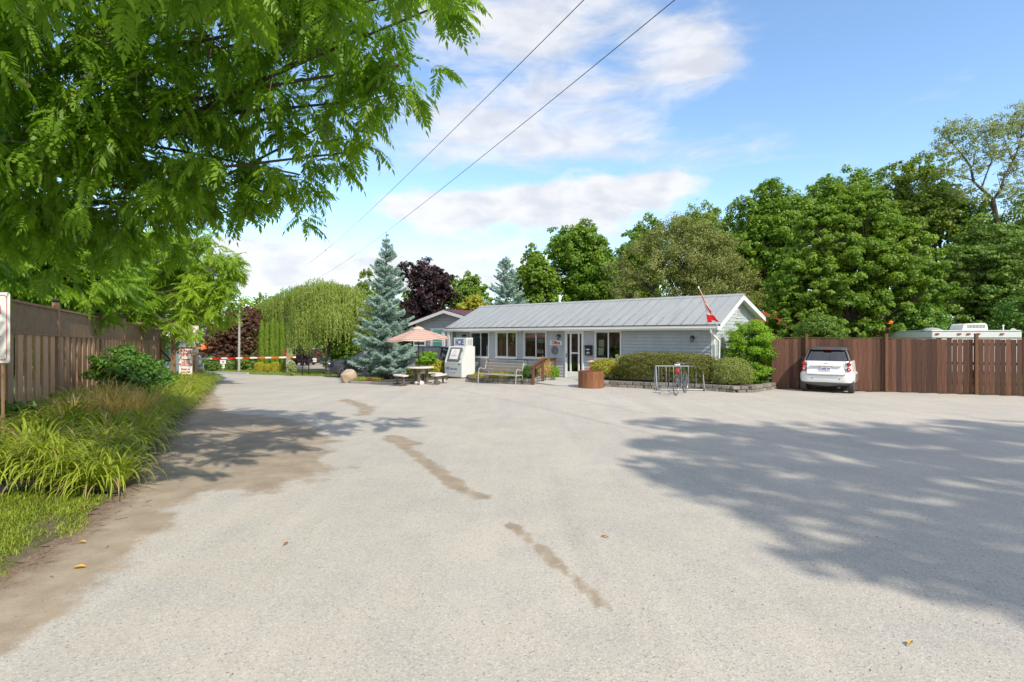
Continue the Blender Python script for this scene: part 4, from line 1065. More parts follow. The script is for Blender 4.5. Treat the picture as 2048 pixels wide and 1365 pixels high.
def make_canopy():
    n6, sub, rings = 6, 6, 10; V = []; T = []; R0 = 1.36; tilt = R(3.0)
    for i in range(rings+1):
        u = i/rings; 
        for j in range(n6*sub):
            a = 2*math.pi*j/(n6*sub)+.26; loc_a = (j % sub)/sub; f = math.cos(math.pi/n6)/math.cos((loc_a-.5)*2*math.pi/n6)
            sag = .05*math.sin(math.pi*loc_a)*u*(-1)
            r = R0*u*(f+(1-f)*.15*0); z = .02-.46*u**1.08+sag*(u > .05)
            x, y = r*math.cos(a), r*math.sin(a); V.append((x*math.cos(tilt)-z*math.sin(tilt)*-1, y, z*math.cos(tilt)+x*math.sin(tilt))); T.append(u)
    n = n6*sub; Fs = [(i*n+j, (i+1)*n+j, (i+1)*n+(j+1) % n, i*n+(j+1) % n) for i in range(rings) for j in range(n)]
    # valance
    base = len(V)
    for j in range(n): x, y, z = V[rings*n+j]; V.append((x*1.002, y*1.002, z-.07)); T.append(.93)
    Fs += [(rings*n+j, base+j, base+(j+1) % n, rings*n+(j+1) % n) for j in range(n)]
    o = np_mesh('canopy', np.array(V), np.array(Fs), M['canvas'], t, np.array(T)); o.location = (-.05, 0, zt_)
    for k in range(6):
        a = 2*math.pi*k/6+.26; q = MB(); q.tube([(0, 0, -.04), (R0*.97*math.cos(a), R0*.97*math.sin(a), -.50+.0*k+R0*math.cos(a)*math.sin(tilt))], .008, 5); q.tube([(.0, 0, -.55), (R0*.5*math.cos(a), R0*.5*math.sin(a), -.25+R0*.5*math.cos(a)*math.sin(tilt))], .008, 5); r_ = q.build('rib', M['black'], t); r_.location = (-.05, 0, zt_)
    q = MB(); q.lathe([(.0, .10), (.14, .06), (.26, -.01), (.27, -.05)], 18); v = q.build('vent_cap', M['canvas'], t); v.location = (-.05, 0, zt_+.0)
    a_ = v.data.attributes.new('tint', 'FLOAT', 'POINT'); a_.data.foreach_set('value', np.full(len(v.data.vertices), .45, dtype=np.float32))
make_canopy(); bpy.data.objects.remove(cp)
# long flat kerb in front of the spruce
t = thing('bed_edging', 'long pale timber edging in front of the blue spruce bed', 'edging', (0, 0, 0))
ep = [pg(702, 767), pg(755, 769.5), pg(808, 769), pg(850, 767), pg(890, 763.5)]
for a, b in zip(ep[:-1], ep[1:]):
    d = b-a; rot = d.to_track_quat('X', 'Z').to_matrix(); q = MB(); q.box((a+b)/2+Vector((0, .05, .05)), (d.length-.02, .14, .13), rot=rot); q.build('timber', M['concrete'], t)
q = MB(); q.add([(p.x, p.y+.08, p.z+.06) for p in ep]+[(-3.2, 29.3, gz(-3.2, 29.3)+.06), (-8.2, 30.2, gz(-8.2, 30.2)+.06), (-8.9, 28.6, gz(-8.9, 28.6)+.05)], [tuple(range(8))]); tag(q.build('planting_bed', M['soil']), kind='structure')

# ================================================================== bicycle rack and bicycle
rc = pg(1362, 781.5); ra = -.10
t = thing('bicycle_rack', 'galvanised bicycle rack with upright bars in front of the long hedge', 'bicycle rack', (rc.x, rc.y+.25, rc.z), ra)
q = MB(); q.tube([(-.80, 0, .83), (.80, 0, .83)], .024, 10); q.build('top_bar', M['silver'], t)
for y in (-.30, .30):
    q = MB(); q.tube([(-.86, y, .035), (.86, y, .035)], .026, 8); q.build('base_rail', M['silver'], t)
q = MB(); q.box((0, 0, .06), (1.66, .05, .03)); q.build('centre_rail', M['silver'], t)
for k in range(12):
    x = -.70+k*1.4/11; y = .11 if k % 2 else -.11; q = MB(); q.tube([(x, 0, .825), (x, y*.6, .70), (x, y, .07)], .0085, 6); q.build('upright', M['silver'], t)
for x in (-.80, .80):
    q = MB(); q.tube([(x, 0, .83), (x, -.05, .80), (x, -.20, .30), (x, -.31, .09), (x, -.42, .035), (x, -.40, .03)], .024, 8); q.tube([(x, 0, .83), (x, .05, .80), (x, .22, .30), (x, .31, .05)], .024, 8)
    q.tube([(x, -.42, .035), (x, .42, .035)], .024, 8); q.build('end_frame', M['silver'], t)
bw = pg(1352.5, 791.5); ha = math.atan2(.80, .52)
t = thing('bicycle', 'road bicycle with white saddle and red rear bag parked in the rack', 'bicycle', (bw.x, bw.y, bw.z), ha)
def wheel(x, name):
    q = MB(); q.torus((x, 0, .345), .328, .015, 'Y', 44, 8); w = q.build(name, M['rubber'], t)
    q = MB(); q.torus((x, 0, .345), .308, .009, 'Y', 40, 6); q.build('rim', M['silver'], w)
    q = MB()
    for k in range(20):
        a = 2*math.pi*k/20; q.tube([(x, .02*(-1)**k, .345), (x+.305*math.cos(a), 0, .345+.305*math.sin(a))], .0016, 3, False)
    q.build('spokes', M['silver'], w)
    q = MB(); q.cyl((x, 0, .345), .022, .10, 10, 'Y'); q.build('hub', M['silver'], w)
wheel(0, 'rear_wheel'); wheel(1.02, 'front_wheel')
M['frame'] = mat('grey_frame_paint', (.10, .12, .14), .3, metal=.5, coat=.5)
q = MB(); bb = (.43, 0, .27); sc_ = (.27, 0, .82); hd = (.86, 0, .80); hb = (.885, 0, .68)
q.tube([bb, sc_], .016, 8); q.tube([sc_, hd], .015, 8); q.tube([bb, hb], .018, 8); q.tube([hd, hb], .018, 8)
for y in (-.055, .055):
    q.tube([(0, y, .345), (bb[0], y*.5, bb[2])], .009, 6); q.tube([(0, y, .345), (sc_[0], y*.3, sc_[2]-.04)], .008, 6); q.tube([(hb[0], y*.7, hb[2]), (.93, y, .50), (1.02, y, .345)], .010, 6)
q.build('frame', M['frame'], t)
q = MB(); q.tube([sc_, (.235, 0, .95)], .013, 8); q.build('seat_post', M['silver'], t)
q = MB()
P = []
for i in range(9):
    u = i/8; x = .09+u*.27; w = .078*(1-u)**.8+.018; h = .965+.012*math.cos(u*6)
    P += [(x, w*math.cos(a), h+.026*math.sin(a)) for a in [2*math.pi*k/10 for k in range(10)]]
q.grid(P, 9, 10, True, True); q.add(P[:10], [tuple(range(10))]); q.build('saddle', M['white'], t)
q = MB(); q.tube([(.84, 0, .80), (.83, 0, .95), (.88, 0, .98)], .014, 8)
q.tube([(.80, -.28, 1.0), (.86, -.20, 1.0), (.88, 0, .985), (.86, .20, 1.0), (.80, .28, 1.0)], .013, 8); q.build('handlebar', M['silver'], t)
for y in (-.25, .25):
    q = MB(); q.tube([(.74, y*1.12, 1.0), (.83, y*.96, 1.0)], .018, 8); q.build('grip', M['black'], t)
q = MB(); q.bevbox(.06, .20, -.055, .055, .72, .84, .02); q.build('saddle_bag', M['red'], t)
q = MB(); q.lathe([(0, -.004), (.09, -.004), (.095, 0), (.09, .004), (0, .004)], 20); o = q.build('chainring', M['silver'], t); o.rotation_euler = (R(90), 0, 0); o.location = (bb[0], -.05, bb[2])
for s in (1, -1):
    q = MB(); q.tube([(bb[0], s*-.07, bb[2]), (bb[0]+s*.10, s*-.075, bb[2]-s*.13)], .009, 6); q.box((bb[0]+s*.10, s*-.12, bb[2]-s*.13), (.06, .09, .02)); q.build('pedal', M['black'], t)
q = MB(); q.tube([(0, -.045, .37), (bb[0], -.05, bb[2]+.08)], .004, 4); q.tube([(0, -.045, .31), (bb[0], -.05, bb[2]-.08)], .004, 4); q.build('chain', M['black'], t)
q = MB(); q.lathe([(0, -.012), (.045, -.012), (.05, 0), (.045, .012), (0, .012)], 14); o = q.build('sprocket', M['black'], t); o.rotation_euler = (R(90), 0, 0); o.location = (0, -.045, .345)

# ================================================================== small white car
def rrect(w, y0, y1, r, n=8, sq=1.0):
    """rounded rectangle, half width w, from y0 to y1"""
    P = []
    for cx_, cy_, a0 in ((w-r, y1-r, 0), (-w+r, y1-r, 90), (-w+r, y0+r, 180), (w-r, y0+r, 270)):
        for k in range(n): a = R(a0+90*k/(n-1)); P.append((cx_+r*math.cos(a), cy_+r*math.sin(a)))
    return P
def loft(layers, n=8):
    q = MB(); P = []
    for z, w, y0, y1, r in layers: P += [(x, y, z) for x, y in rrect(w, y0, y1, r, n)]
    q.grid(P, len(layers), 4*n, True, True); k = 4*n
    q.add(P[:k], [tuple(range(k))]); q.add(P[-k:], [tuple(range(k))]); return q
cr_ = pg(1658, 787.5); CAZ = R(-37)
car = thing('small_car', 'tiny white hatchback seen from behind in front of the board fence', 'car', (cr_.x, cr_.y+.2, cr_.z), CAZ)
loft([(.34, .775, .05, 2.64, .30), (.36, .795, .01, 2.68, .30), (.44, .80, -.01, 2.69, .30), (.58, .80, -.01, 2.69, .30), (.64, .79, .0, 2.68, .28), (.67, .77, .03, 2.66, .26), (.69, .745, .07, 2.62, .24)], 9).build('bumper_body', M['carwhite'], car)
loft([(.68, .735, .085, 2.60, .22), (.75, .735, .095, 2.57, .22), (.95, .72, .125, 2.45, .2), (1.03, .71, .15, 2.25, .18), (1.055, .70, .16, 2.15, .18)], 9).build('upper_body', M['carwhite'], car)
loft([(1.056, .672, .165, 2.10, .17), (1.20, .625, .25, 1.90, .17), (1.36, .565, .345, 1.66, .16), (1.425, .535, .385, 1.5, .15)], 9).build('glasshouse', M['carglass'], car)
loft([(.96, .56, .28, 1.9, .15), (1.40, .46, .50, 1.4, .15)], 5).build('dark_cabin', M['dark'], car)
loft([(1.426, .55, .31, 1.56, .16), (1.45, .545, .325, 1.52, .16), (1.49, .50, .40, 1.40, .15), (1.515, .40, .55, 1.2, .15), (1.52, .2, .75, 1.0, .1)], 9).build('roof', M['plastic'], car)
# C pillars framing the rear window
for s in (-1, 1):
    q = MB(); q.tube([(s*.665, .225, 1.04), (s*.605, .32, 1.25), (s*.535, .42, 1.44)], [.034, .028, .022], 8); q.build('pillar', M['greyplastic'] if s > 0 else M['plastic'], car)
    q = MB(); q.tube([(s*.65, 2.05, 1.05), (s*.53, 1.52, 1.44)], .022, 8); q.build('pillar', M['carsilver'], car)
    # silver safety cell along the flank
    q = MB(); q.prism([(.42, .40), (.60, .55), (.62, .62), (.9, .62), (1.95, .55), (2.05, .38), (.9, .38)], min(s*.79, s*.806), max(s*.79, s*.806), 'X'); q.build('side_cell', M['carsilver'], car)
    q = MB(); q.add([(s*.742, .95, .69), (s*.742, 1.98, .69), (s*.712, 2.0, 1.04), (s*.712, .72, 1.04), (s*.70, .95, .69), (s*.70, 1.98, .69), (s*.69, 2.0, 1.03), (s*.69, .72, 1.03)], [(0, 1, 2, 3), (0, 4, 5, 1), (1, 5, 6, 2), (2, 6, 7, 3), (3, 7, 4, 0)]); dd = q.build('door', M['carwhite'], car)
    # tail lamps, two round ones per side
    for z, mm, yo in ((.962, 'lens', .128), (.787, 'lens', .105)):
        q = MB(); q.lathe([(.083, -.04), (.088, .0), (.078, .014), (.05, .024), (.0, .028)], 20)
        o = q.build('tail_lamp', M['lens'], car); o.rotation_euler = (R(90), 0, 0); o.location = (s*.655, yo-.005, z); o.scale = (.82, .84, 1)
        if z < .9:
            q = MB(); q.lathe([(.042, .020), (.03, .034), (0, .038)], 14); k_ = q.build('reversing_lens', M['lenspale'], o)
    q = MB(); q.lathe([(.0, -.03), (.075, -.02), (.10, .0), (.075, .045), (0, .055)], 16); o = q.build('mirror', M['carsilver'], car); o.scale = (1.15, .8, .85); o.rotation_euler = (R(90), 0, 0); o.location = (s*.93, 2.0, 1.08)
    q = MB(); q.tube([(s*.72, 2.02, 1.02), (s*.85, 2.0, 1.05)], .03, 8); q.build('mirror_arm', M['plastic'], car)
    for y, w in ((.42, .175), (2.25, .155)):
        q = MB(); q.lathe([(.17, -w/2), (.265, -w/2), (.29, -w/2+.03), (.295, 0), (.29, w/2-.03), (.265, w/2), (.17, w/2), (.17, -w/2)], 30); wh = q.build('wheel', M['rubber'], car); wh.rotation_euler = (0, R(90), 0); wh.location = (s*.70, y, .295)
        q = MB(); q.lathe([(0, -.05), (.17, -.06), (.175, .07), (.16, .06), (.06, .05), (0, .06)], 24); q.build('rim', M['silver'], wh)
        q = MB()
        for g in (-.05, 0, .05): q.torus((0, 0, g), .2925, .0035, 'Z', 30, 4)
        q.build('tread_groove', M['black'], wh)
# tailgate panel, lip, plate
q = MB(); P = []
for x in np.linspace(-.555, .555, 9):
    for z, y in ((.605, -.018), (.64, -.02), (.70, .02), (.80, .055), (.95, .085), (1.04, .115)): P.append((x, y-.022*(1-(x/.555)**4*.6), z))
q.grid(P, 9, 6); q.build('tailgate', M['carwhite'], car)
q = MB(); q.tube([(-.562, -.03, 1.04), (-.562, .02, .70), (-.56, -.045, .61), (-.50, -.045, .598), (.50, -.045, .598), (.56, -.045, .61), (.562, .02, .70), (.562, -.03+.09, 1.04)], .0075, 5); q.build('tailgate_seam', M['plastic'], car)
q = MB(); q.prism([(-.46, .90), (-.20, .925), (.20, .925), (.46, .90), (.36, .885), (-.36, .885)], -.005, .06, 'Y'); q.build('tailgate_lip', M['carwhite'], car)
q = MB(); q.prism([(-.20, .885), (.20, .885), (.17, .87), (-.17, .87)], -.002, .05, 'Y'); q.build('plate_lamp_bar', M['plastic'], car)
q = MB(); q.bevbox(-.155, .155, -.012, .03, .72, .865, .004); pl = q.build('number_plate', M['white'], car); 
text('CJRM 397', .098, M['bluetext'], pl, (0, -.0135, .80), bold=.003, sx=.72)
q = MB(); q.bx(-.06, .06, -.0135, -.0125, .735, .745); q.bx(-.05, .05, -.0135, -.0125, .848, .856); q.build('plate_caption', M['bluetext'], pl)
text('smart', .055, M['midgrey'], car, (0, .07, .985), bold=.002)
q = MB(); q.bevbox(-.12, .12, .27, .34, 1.425, 1.455, .006); q.build('brake_light', M['lens'], car)
# lower valance, sensors, exhaust and underbody
q = MB(); P = []
for x in np.linspace(-.74, .74, 11):
    e = abs(x)/.74
    for z, w, y in ((.37, 1, .02), (.30, .97, .05), (.235+.03*e, .90, .10), (.20+.05*e, .82, .2)): P.append((x*w, y+.10*e*e, z))
q.grid(P, 11, 4); q.build('rear_valance', M['greyplastic'], car)
for x in (-.40, .40):
    q = MB(); q.cyl((x, -.006, .47), .017, .02, 10, 'Y'); q.build('parking_sensor', M['black'], car)
q = MB(); q.bx(-.55, .55, .25, 2.4, .20, .40); q.build('underbody', M['dark'], car)
q = MB(); q.cyl((.38, .15, .19), .035, .3, 10, 'Y'); q.cyl((-.3, .5, .18), .05, .3, 10, 'X'); q.build('exhaust', M['plastic'], car)

# ================================================================== dark SUVs behind the spruce
def suv(label, loc_, az, group=None):
    t = thing('parked_suv', label, 'car', loc_, az, group)
    # stations along the length (y=0 front): half width, bottom, belt, roof z, roof half width
    st = [(0.0, .74, .42, .92, .92, .70), (.06, .86, .32, 1.0, 1.0, .80), (.30, .93, .26, 1.05, 1.06, .86), (.9, .95, .26, 1.10, 1.13, .86), (1.35, .95, .26, 1.13, 1.17, .84), (1.40, .95, .26, 1.13, 1.19, .80),
          (4.3, .95, .26, 1.16, 1.19, .84), (4.75, .92, .34, 1.14, 1.16, .82), (4.85, .85, .42, 1.05, 1.06, .75)]
    q = MB(); P = []
    for y, w, z0, zb, zr, wr in st: P += [(-w*.9, y, z0), (-w, y, z0+.15), (-w*1.0, y, (z0+zb)/2+.05), (-w*.97, y, zb), (-wr*.9, y, zr), (-wr*.45, y, zr+.02), (wr*.45, y, zr+.02), (wr*.9, y, zr), (w*.97, y, zb), (w, y, (z0+zb)/2+.05), (w, y, z0+.15), (w*.9, y, z0)]
    q.grid(P, len(st), 12, True, True); q.add(P[:12], [tuple(range(12))]); q.add(P[-12:], [tuple(range(12))]); q.build('body', M['cardark'], t, sharp=50)
    gh = [(1.36, .80, 1.17, .80), (1.75, .80, 1.38, .74), (2.15, .80, 1.64, .66), (2.6, .80, 1.70, .64), (3.8, .80, 1.70, .64), (4.4, .80, 1.62, .64), (4.78, .78, 1.16, .72)]
    q = MB(); P = []
    for y, w, zr, wr in gh: P += [(-w*1.05, y, 1.13), (-w*1.04, y, min(1.18, zr)), (-wr, y, zr-.03), (-wr*.8, y, zr), (wr*.8, y, zr), (wr, y, zr-.03), (w*1.04, y, min(1.18, zr)), (w*1.05, y, 1.13)]
    q.grid(P, len(gh), 8, True, True); q.build('glasshouse', M['carwinglass'], t, sharp=50)
    q = MB(); P = []
    for y, zr, wr in ((2.05, 1.60, .62), (2.25, 1.685, .66), (2.7, 1.725, .66), (3.8, 1.725, .66), (4.45, 1.65, .66), (4.6, 1.62, .64)): P += [(-wr, y, zr-.02), (-wr*.8, y, zr+.015), (0, y, zr+.03), (wr*.8, y, zr+.015), (wr, y, zr-.02)]
    q.grid(P, 6, 5); q.build('roof', M['cardark'], t, sharp=50)
    for s in (-1, 1):
        for pa_, pb_, pr_ in (((s*.79, 1.42, 1.18), (s*.66, 2.2, 1.68), .035), ((s*.82, 2.95, 1.15), (s*.67, 2.95, 1.70), .04), ((s*.80, 3.9, 1.15), (s*.67, 4.0, 1.69), .05), ((s*.76, 4.78, 1.16), (s*.65, 4.5, 1.62), .05)):
            q = MB(); q.tube([pa_, pb_], pr_, 6); q.build('window_pillar', M['cardark'], t)
        q = MB(); q.bevbox(min(s*.45, s*.85), max(s*.45, s*.85), -.02, .12, .84, .93, .02); q.build('headlight', M['offwhite'], t)
        q = MB(); q.bevbox(min(s*.55, s*.80), max(s*.55, s*.80), .0, .08, .50, .60, .02); q.build('fog_lamp', M['silver'], t)
        q = MB(); q.bevbox(min(s*.60, s*.86), max(s*.60, s*.86), 4.78, 4.88, .85, 1.05, .02); q.build('tail_lamp', M['lens'], t)
        q = MB(); q.bevbox(min(s*.96, s*1.16), max(s*.96, s*1.16), 1.75, 1.85, 1.12, 1.28, .03); q.build('mirror', M['cardark'], t)
        for y in (.92, 3.85):
            q = MB(); q.lathe([(.24, -.11), (.34, -.11), (.37, -.07), (.37, .07), (.34, .11), (.24, .11)], 28); wh = q.build('wheel', M['rubber'], t); wh.rotation_euler = (0, R(90), 0); wh.location = (s*.86, y, .37)
            q = MB(); q.lathe([(.0, .085*s), (.05, .09*s), (.24, .06*s), (.245, .10*s)], 24)
            for k in range(5):
                a = 2*math.pi*k/5; q.box((.13*math.cos(a), .13*math.sin(a), .095*s), (.24, .05, .02), a)
            q.build('rim', M['silver'], wh)
            q = MB(); q.torus((s*.945, y, .40), .42, .035, 'X', 28, 6); q.build('arch_trim', M['plastic'], t)
    q = MB(); q.bevbox(-.42, .42, -.025, .05, .62, .90, .015); gr = q.build('grille', M['black'], t)
    q = MB(); 
    for k in range(4): q.bx(-.40, .40, -.032, -.026, .66+k*.065, .672+k*.065)
    q.build('grille_bar', M['silver'], gr)
    q = MB(); q.bevbox(-.26, .26, -.04, -.01, .46, .59, .004); q.build('number_plate', M['white'], t)
    q = MB(); q.bevbox(-.80, .80, -.03, .10, .30, .44, .03); q.build('bumper_skirt', M['plastic'], t)
    return t
M['carwinglass'] = mat('dark_car_window', (.02, .025, .03), .06, coat=1.0, spec=.8, var=.02)
s0 = pg(664, 755)
suv('dark navy SUV facing left behind the boulder and blue spruce', (s0.x-.35, s0.y+.3, s0.z), R(-68))
s1 = Vector((-6.6, 31.3, gz(-6.6, 31.3)))
suv('black SUV parked between the blue spruce and the ice freezer', (-7.9, 30.5, gz(-6, 31)), R(-82))

# ================================================================== grey neighbour house
NX, NYv = -4.08, 33.0
hz_ = gz(-4, 33)
nb = thing('neighbour_house', 'grey sided house with maroon metal roof and turquoise door left of the office', 'building', (NX, NYv, 0), TH)
def nloc(px, py, c=.30):
    xp = (px-CX)/F; P0 = Vector((NX, NYv))+N_*c
    s = (xp*P0.y-P0.x)/(T_.x-xp*T_.y); lam = P0.y+s*T_.y; return s, CZ-(py-HY)/F*lam
AZ_, EZ = CZ+53/F*33, 2.76
slp = (AZ_-EZ)/3.13
q = MB(); z = -.6; pitch = .19
while z < AZ_-.15:
    zt = min(z+pitch, AZ_-.15)
    def hw_(zv): return min(2.95, (AZ_-.12-zv)/slp)
    a0, a1 = hw_(z), hw_(zt)
    for (l0, l1) in ((-1, 1),):
        q.add([(-a0, .30-.016, z+.02), (a0, .30-.016, z+.02), (a1, .30, zt), (-a1, .30, zt), (-a0, .315, z), (a0, .315, z), (a0, .315, z+.02), (-a0, .315, z+.02)], [(0, 1, 2, 3), (4, 5, 6, 7), (7, 6, 1, 0)])
    z = zt
q.build('gable_siding', M['siding2'], nb)
q = MB(); q.sheet([(-2.95, .3, -.6), (-2.95, 8, -.6), (-2.95, 8, EZ), (-2.95, .3, EZ)]); q.build('side_wall', M['siding2'], nb)
q = MB(); q.sheet([(2.95, .3, -.6), (2.95, 8, -.6), (2.95, 8, EZ), (2.95, .3, EZ)]); q.build('side_wall', M['siding2'], nb)
q = MB(); q.sheet([(-2.95, 8, -.6), (2.95, 8, -.6), (2.95, 8, EZ), (0, 8, AZ_-.1), (-2.95, 8, EZ)]); q.build('back_wall', M['siding2'], nb)
for s in (-1, 1):
    q = MB(); a = [(0, -.05, AZ_), (s*3.25, -.05, AZ_-slp*3.25), (s*3.25, 8.3, AZ_-slp*3.25), (0, 8.3, AZ_)]; b = [(x, y, z-.05) for x, y, z in a]
    q.add(a+b, [(0, 1, 2, 3), (7, 6, 5, 4), (0, 4, 5, 1), (1, 5, 6, 2), (2, 6, 7, 3)]); ro = q.build('roof', M['maroon'], nb)
    for k in range(14):
        y = .3+k*.6; q = MB(); q.add([(0, y-.02, AZ_+.0), (s*3.25, y-.02, AZ_-slp*3.25), (s*3.25, y+.02, AZ_-slp*3.25), (0, y+.02, AZ_), (0, y, AZ_+.03), (s*3.25, y, AZ_-slp*3.25+.03)], [(0, 1, 5, 4), (3, 2, 5, 4)]); q.build('roof_rib', M['maroon'], ro)
    q = MB(); q.add([(0, -.06, AZ_-.052), (s*3.25, -.06, AZ_-slp*3.25-.052), (s*3.25, -.03, AZ_-slp*3.25-.052), (0, -.03, AZ_-.052), (0, -.06, AZ_-.23), (s*3.25, -.06, AZ_-slp*3.25-.23), (s*3.25, -.03, AZ_-slp*3.25-.23), (0, -.03, AZ_-.23)],
                    [(0, 1, 2, 3), (7, 6, 5, 4), (0, 4, 5, 1), (1, 5, 6, 2), (2, 6, 7, 3)]); q.build('rake_board', M['white'], nb)
    q = MB(); q.sheet([(0, -.03, AZ_-.10), (s*3.2, -.03, AZ_-slp*3.2-.10), (s*3.2, .30, AZ_-slp*3.2-.10), (0, .30, AZ_-.10)]); q.build('soffit', M['white'], nb)
def panel(x0, y0, x1, y1, name, m, parent, yo, th=.03):
    a, zt = nloc(x0, y0); b, zb = nloc(x1, y1); q = MB(); q.bx(a, b, .30-yo-th, .30-yo, zb, zt); return q.build(name, m, parent), a, b, zb, zt
df, a, b, zb, zt = panel(862, 657, 890, 727, 'door_frame', M['white'], nb, .018)
dd, a, b, zb, zt = panel(867.5, 660.5, 885.5, 727, 'door', M['turq'], nb, .05, .02)
q = MB(); n_ = 10; cxm, zz_ = (a+b)/2+.1, zt-.42
q.add([(cxm, .222, zz_)]+[(cxm+.26*math.cos(math.pi*k/n_), .222, zz_+.26*math.sin(math.pi*k/n_)) for k in range(n_+1)], [(0, k+1, k+2) for k in range(n_)]); q.build('fan_light', M['dark'], dd)
q = MB()
for k in range(1, 6): aa = math.pi*k/6; q.tube([(cxm, .219, zz_), (cxm+.26*math.cos(aa), .219, zz_+.26*math.sin(aa))], .008, 4)
q.torus((cxm, .219, zz_), .08, .006, 'Y', 16, 4); q.build('fan_light_bars', M['white'], dd)
_, z0 = nloc(876, 684); q = MB(); q.bx(a, b, .210, .228, z0-.02, z0+.01); q.build('storm_rail', M['white'], dd)
wf, a, b, zb, zt = panel(828, 666, 852, 693, 'window', M['white'], nb, .018)
q = MB(); q.bx(a+.09, b-.09, .245, .249, zb+.09, zt-.09); q.build('pane', M['glassdark'] if 'glassdark' in M else M['carwinglass'], wf)
q = MB(); mz_ = zb+(zt-zb)*.36; q.bx(a+.09, b-.09, .238, .244, mz_-.035, mz_+.035)
for k in (1, 2, 3): xx = a+.09+(b-a-.18)*k/4; q.bx(xx-.012, xx+.012, .239, .244, mz_+.035, zt-.09)
q.build('glazing_bar', M['white'], wf)
panel(852.6, 668, 857, 693, 'shutter', M['grey'], nb, .018)
panel(896, 655, 900.5, 700, 'pipe', M['white'], nb, .02)
q = MB(); q.bevbox(a-.02+.9, a+.9+.03, .05, .28, 1.4, 1.75, .02)
# deck with reddish rail
dk = thing('deck', 'small timber deck with reddish rail in front of the turquoise door', 'deck', (NX, NYv, 0), TH)
a, zr = nloc(839, 694.5, -1.3); b, _ = nloc(896, 694.5, -1.3)
q = MB(); q.bx(a-.1, b+.8, -1.38, -1.22, zr-.05, zr); q.build('hand_rail', M['deckred'], dk)
n = 18
for k in range(n):
    x = a+(b+.7-a)*k/(n-1); q = MB(); q.bx(x-.02, x+.02, -1.32, -1.28, zr-.95, zr-.05); q.build('baluster', M['palewood'], dk)
q = MB(); q.bx(a-.1, b+.8, -1.4, .28, zr-1.05, zr-.95); q.build('deck_floor', M['deckred'], dk)
for x in (a, b+.6):
    q = MB(); q.bx(x-.06, x+.06, -1.36, -1.24, -.8, zr-1.05); q.build('post', M['deckred'], dk)

# ================================================================== caravan behind the fence
cv = at(1863, 676, 22.0); ca = math.atan2(-.25, .97)
cvn = thing('camper_trailer', 'white camper trailer roof with red marker lights showing above the board fence', 'trailer', (cv.x, 22.0, 0), ca)
W = 3.02; TZ_ = 2.12
q = MB(); q.bevbox(0, W, 0, 4.6, .45, TZ_, .03); q.build('body', M['offwhite'], cvn)
q = MB(); q.bx(-.012, W+.012, -.014, 4.61, TZ_-.045, TZ_-.02); q.build('roof_trim', M['grey'], cvn)
for px in (1874.5, 1918.5, 1937, 1956.5, 2004):
    xp = (px-CX)/F; A = Vector((cv.x, 22.0)); Dr = Vector((math.cos(ca), math.sin(ca))); s = (xp*A.y-A.x)/(Dr.x-xp*Dr.y)
    q = MB(); q.bevbox(s-.065, s+.065, -.045, -.001, TZ_-.175, TZ_-.115, .012); q.build('marker_light', M['lens'], cvn)
q = MB(); q.prism([(1.28, TZ_+.01), (2.16, TZ_+.01), (2.13, TZ_+.22), (2.05, TZ_+.29), (1.42, TZ_+.27), (1.34, TZ_+.22)], .5, 1.5, 'Y'); ac = q.build('air_conditioner', M['white'], cvn)
q = MB()
for k in range(13): x = 1.46+k*.048; q.bx(x, x+.022, .490, .4995, TZ_+.08, TZ_+.22)
q.build('grille', M['grey'], ac)
q = MB(); q.lathe([(0, .12), (.2, .10), (.34, .03), (.36, 0)], 18, (.35, .8, TZ_)); q.build('roof_vent', M['midgrey'], cvn)
q = MB(); q.cyl((2.72, .6, TZ_+.09), .02, .18, 8); q.lathe([(0, .0), (.04, .01), (.03, .05), (0, .06)], 8, (2.72, .6, TZ_+.16)); q.build('vent_pipe', M['white'], cvn)
for x in (.4, W-.4):
    q = MB(); q.lathe([(.15, -.1), (.33, -.1), (.35, 0), (.33, .1), (.15, .1)], 22); o = q.build('wheel', M['rubber'], cvn); o.rotation_euler = (0, R(90), 0); o.location = (x, 2.4, .35)
q = MB(); q.bx(1.4, 1.6, -.8, 0, .45, .55); q.build('hitch', M['plastic'], cvn)
sd = at(2024, 668, 22.3); t = thing('satellite_dish', 'small cream dish at the right corner of the camper trailer roof', 'dish', (sd.x, sd.y, 1.75))
q = MB(); q.lathe([(0, .02), (.10, .03), (.155, .08), (.165, .085)], 18); o = q.build('dish', M['tabletop'], t); o.rotation_euler = (R(75), R(20), 0); o.location = (0, 0, .28)
q = MB(); q.tube([(0, 0, -1.75), (0, 0, .1), (.02, 0, .28)], .02, 8); q.build('mast', M['white'], t)
aw = at(1838, 673, 23.0); t = thing('awning', 'pale folded awning beside the camper trailer', 'awning', (0, 0, 0))
q = MB(); A = at(1834, 670, 24); B = at(1864, 676, 22.4); q.add([A, B, B+Vector((.2, .9, .0)), A+Vector((.2, .9, .02)), A-Vector((0, 0, .03)), B-Vector((0, 0, .03)), B+Vector((.2, .9, -.03)), A+Vector((.2, .9, -.01))], [(0, 1, 2, 3), (7, 6, 5, 4), (0, 4, 5, 1), (1, 5, 6, 2), (2, 6, 7, 3), (3, 7, 4, 0)]); q.build('roller', M['midgrey'], t)
for P in (A, B):
    q = MB(); q.tube([(P.x, P.y+.4, -.05), (P.x, P.y+.4, P.z)], .02, 6); q.build('leg', M['silver'], t)

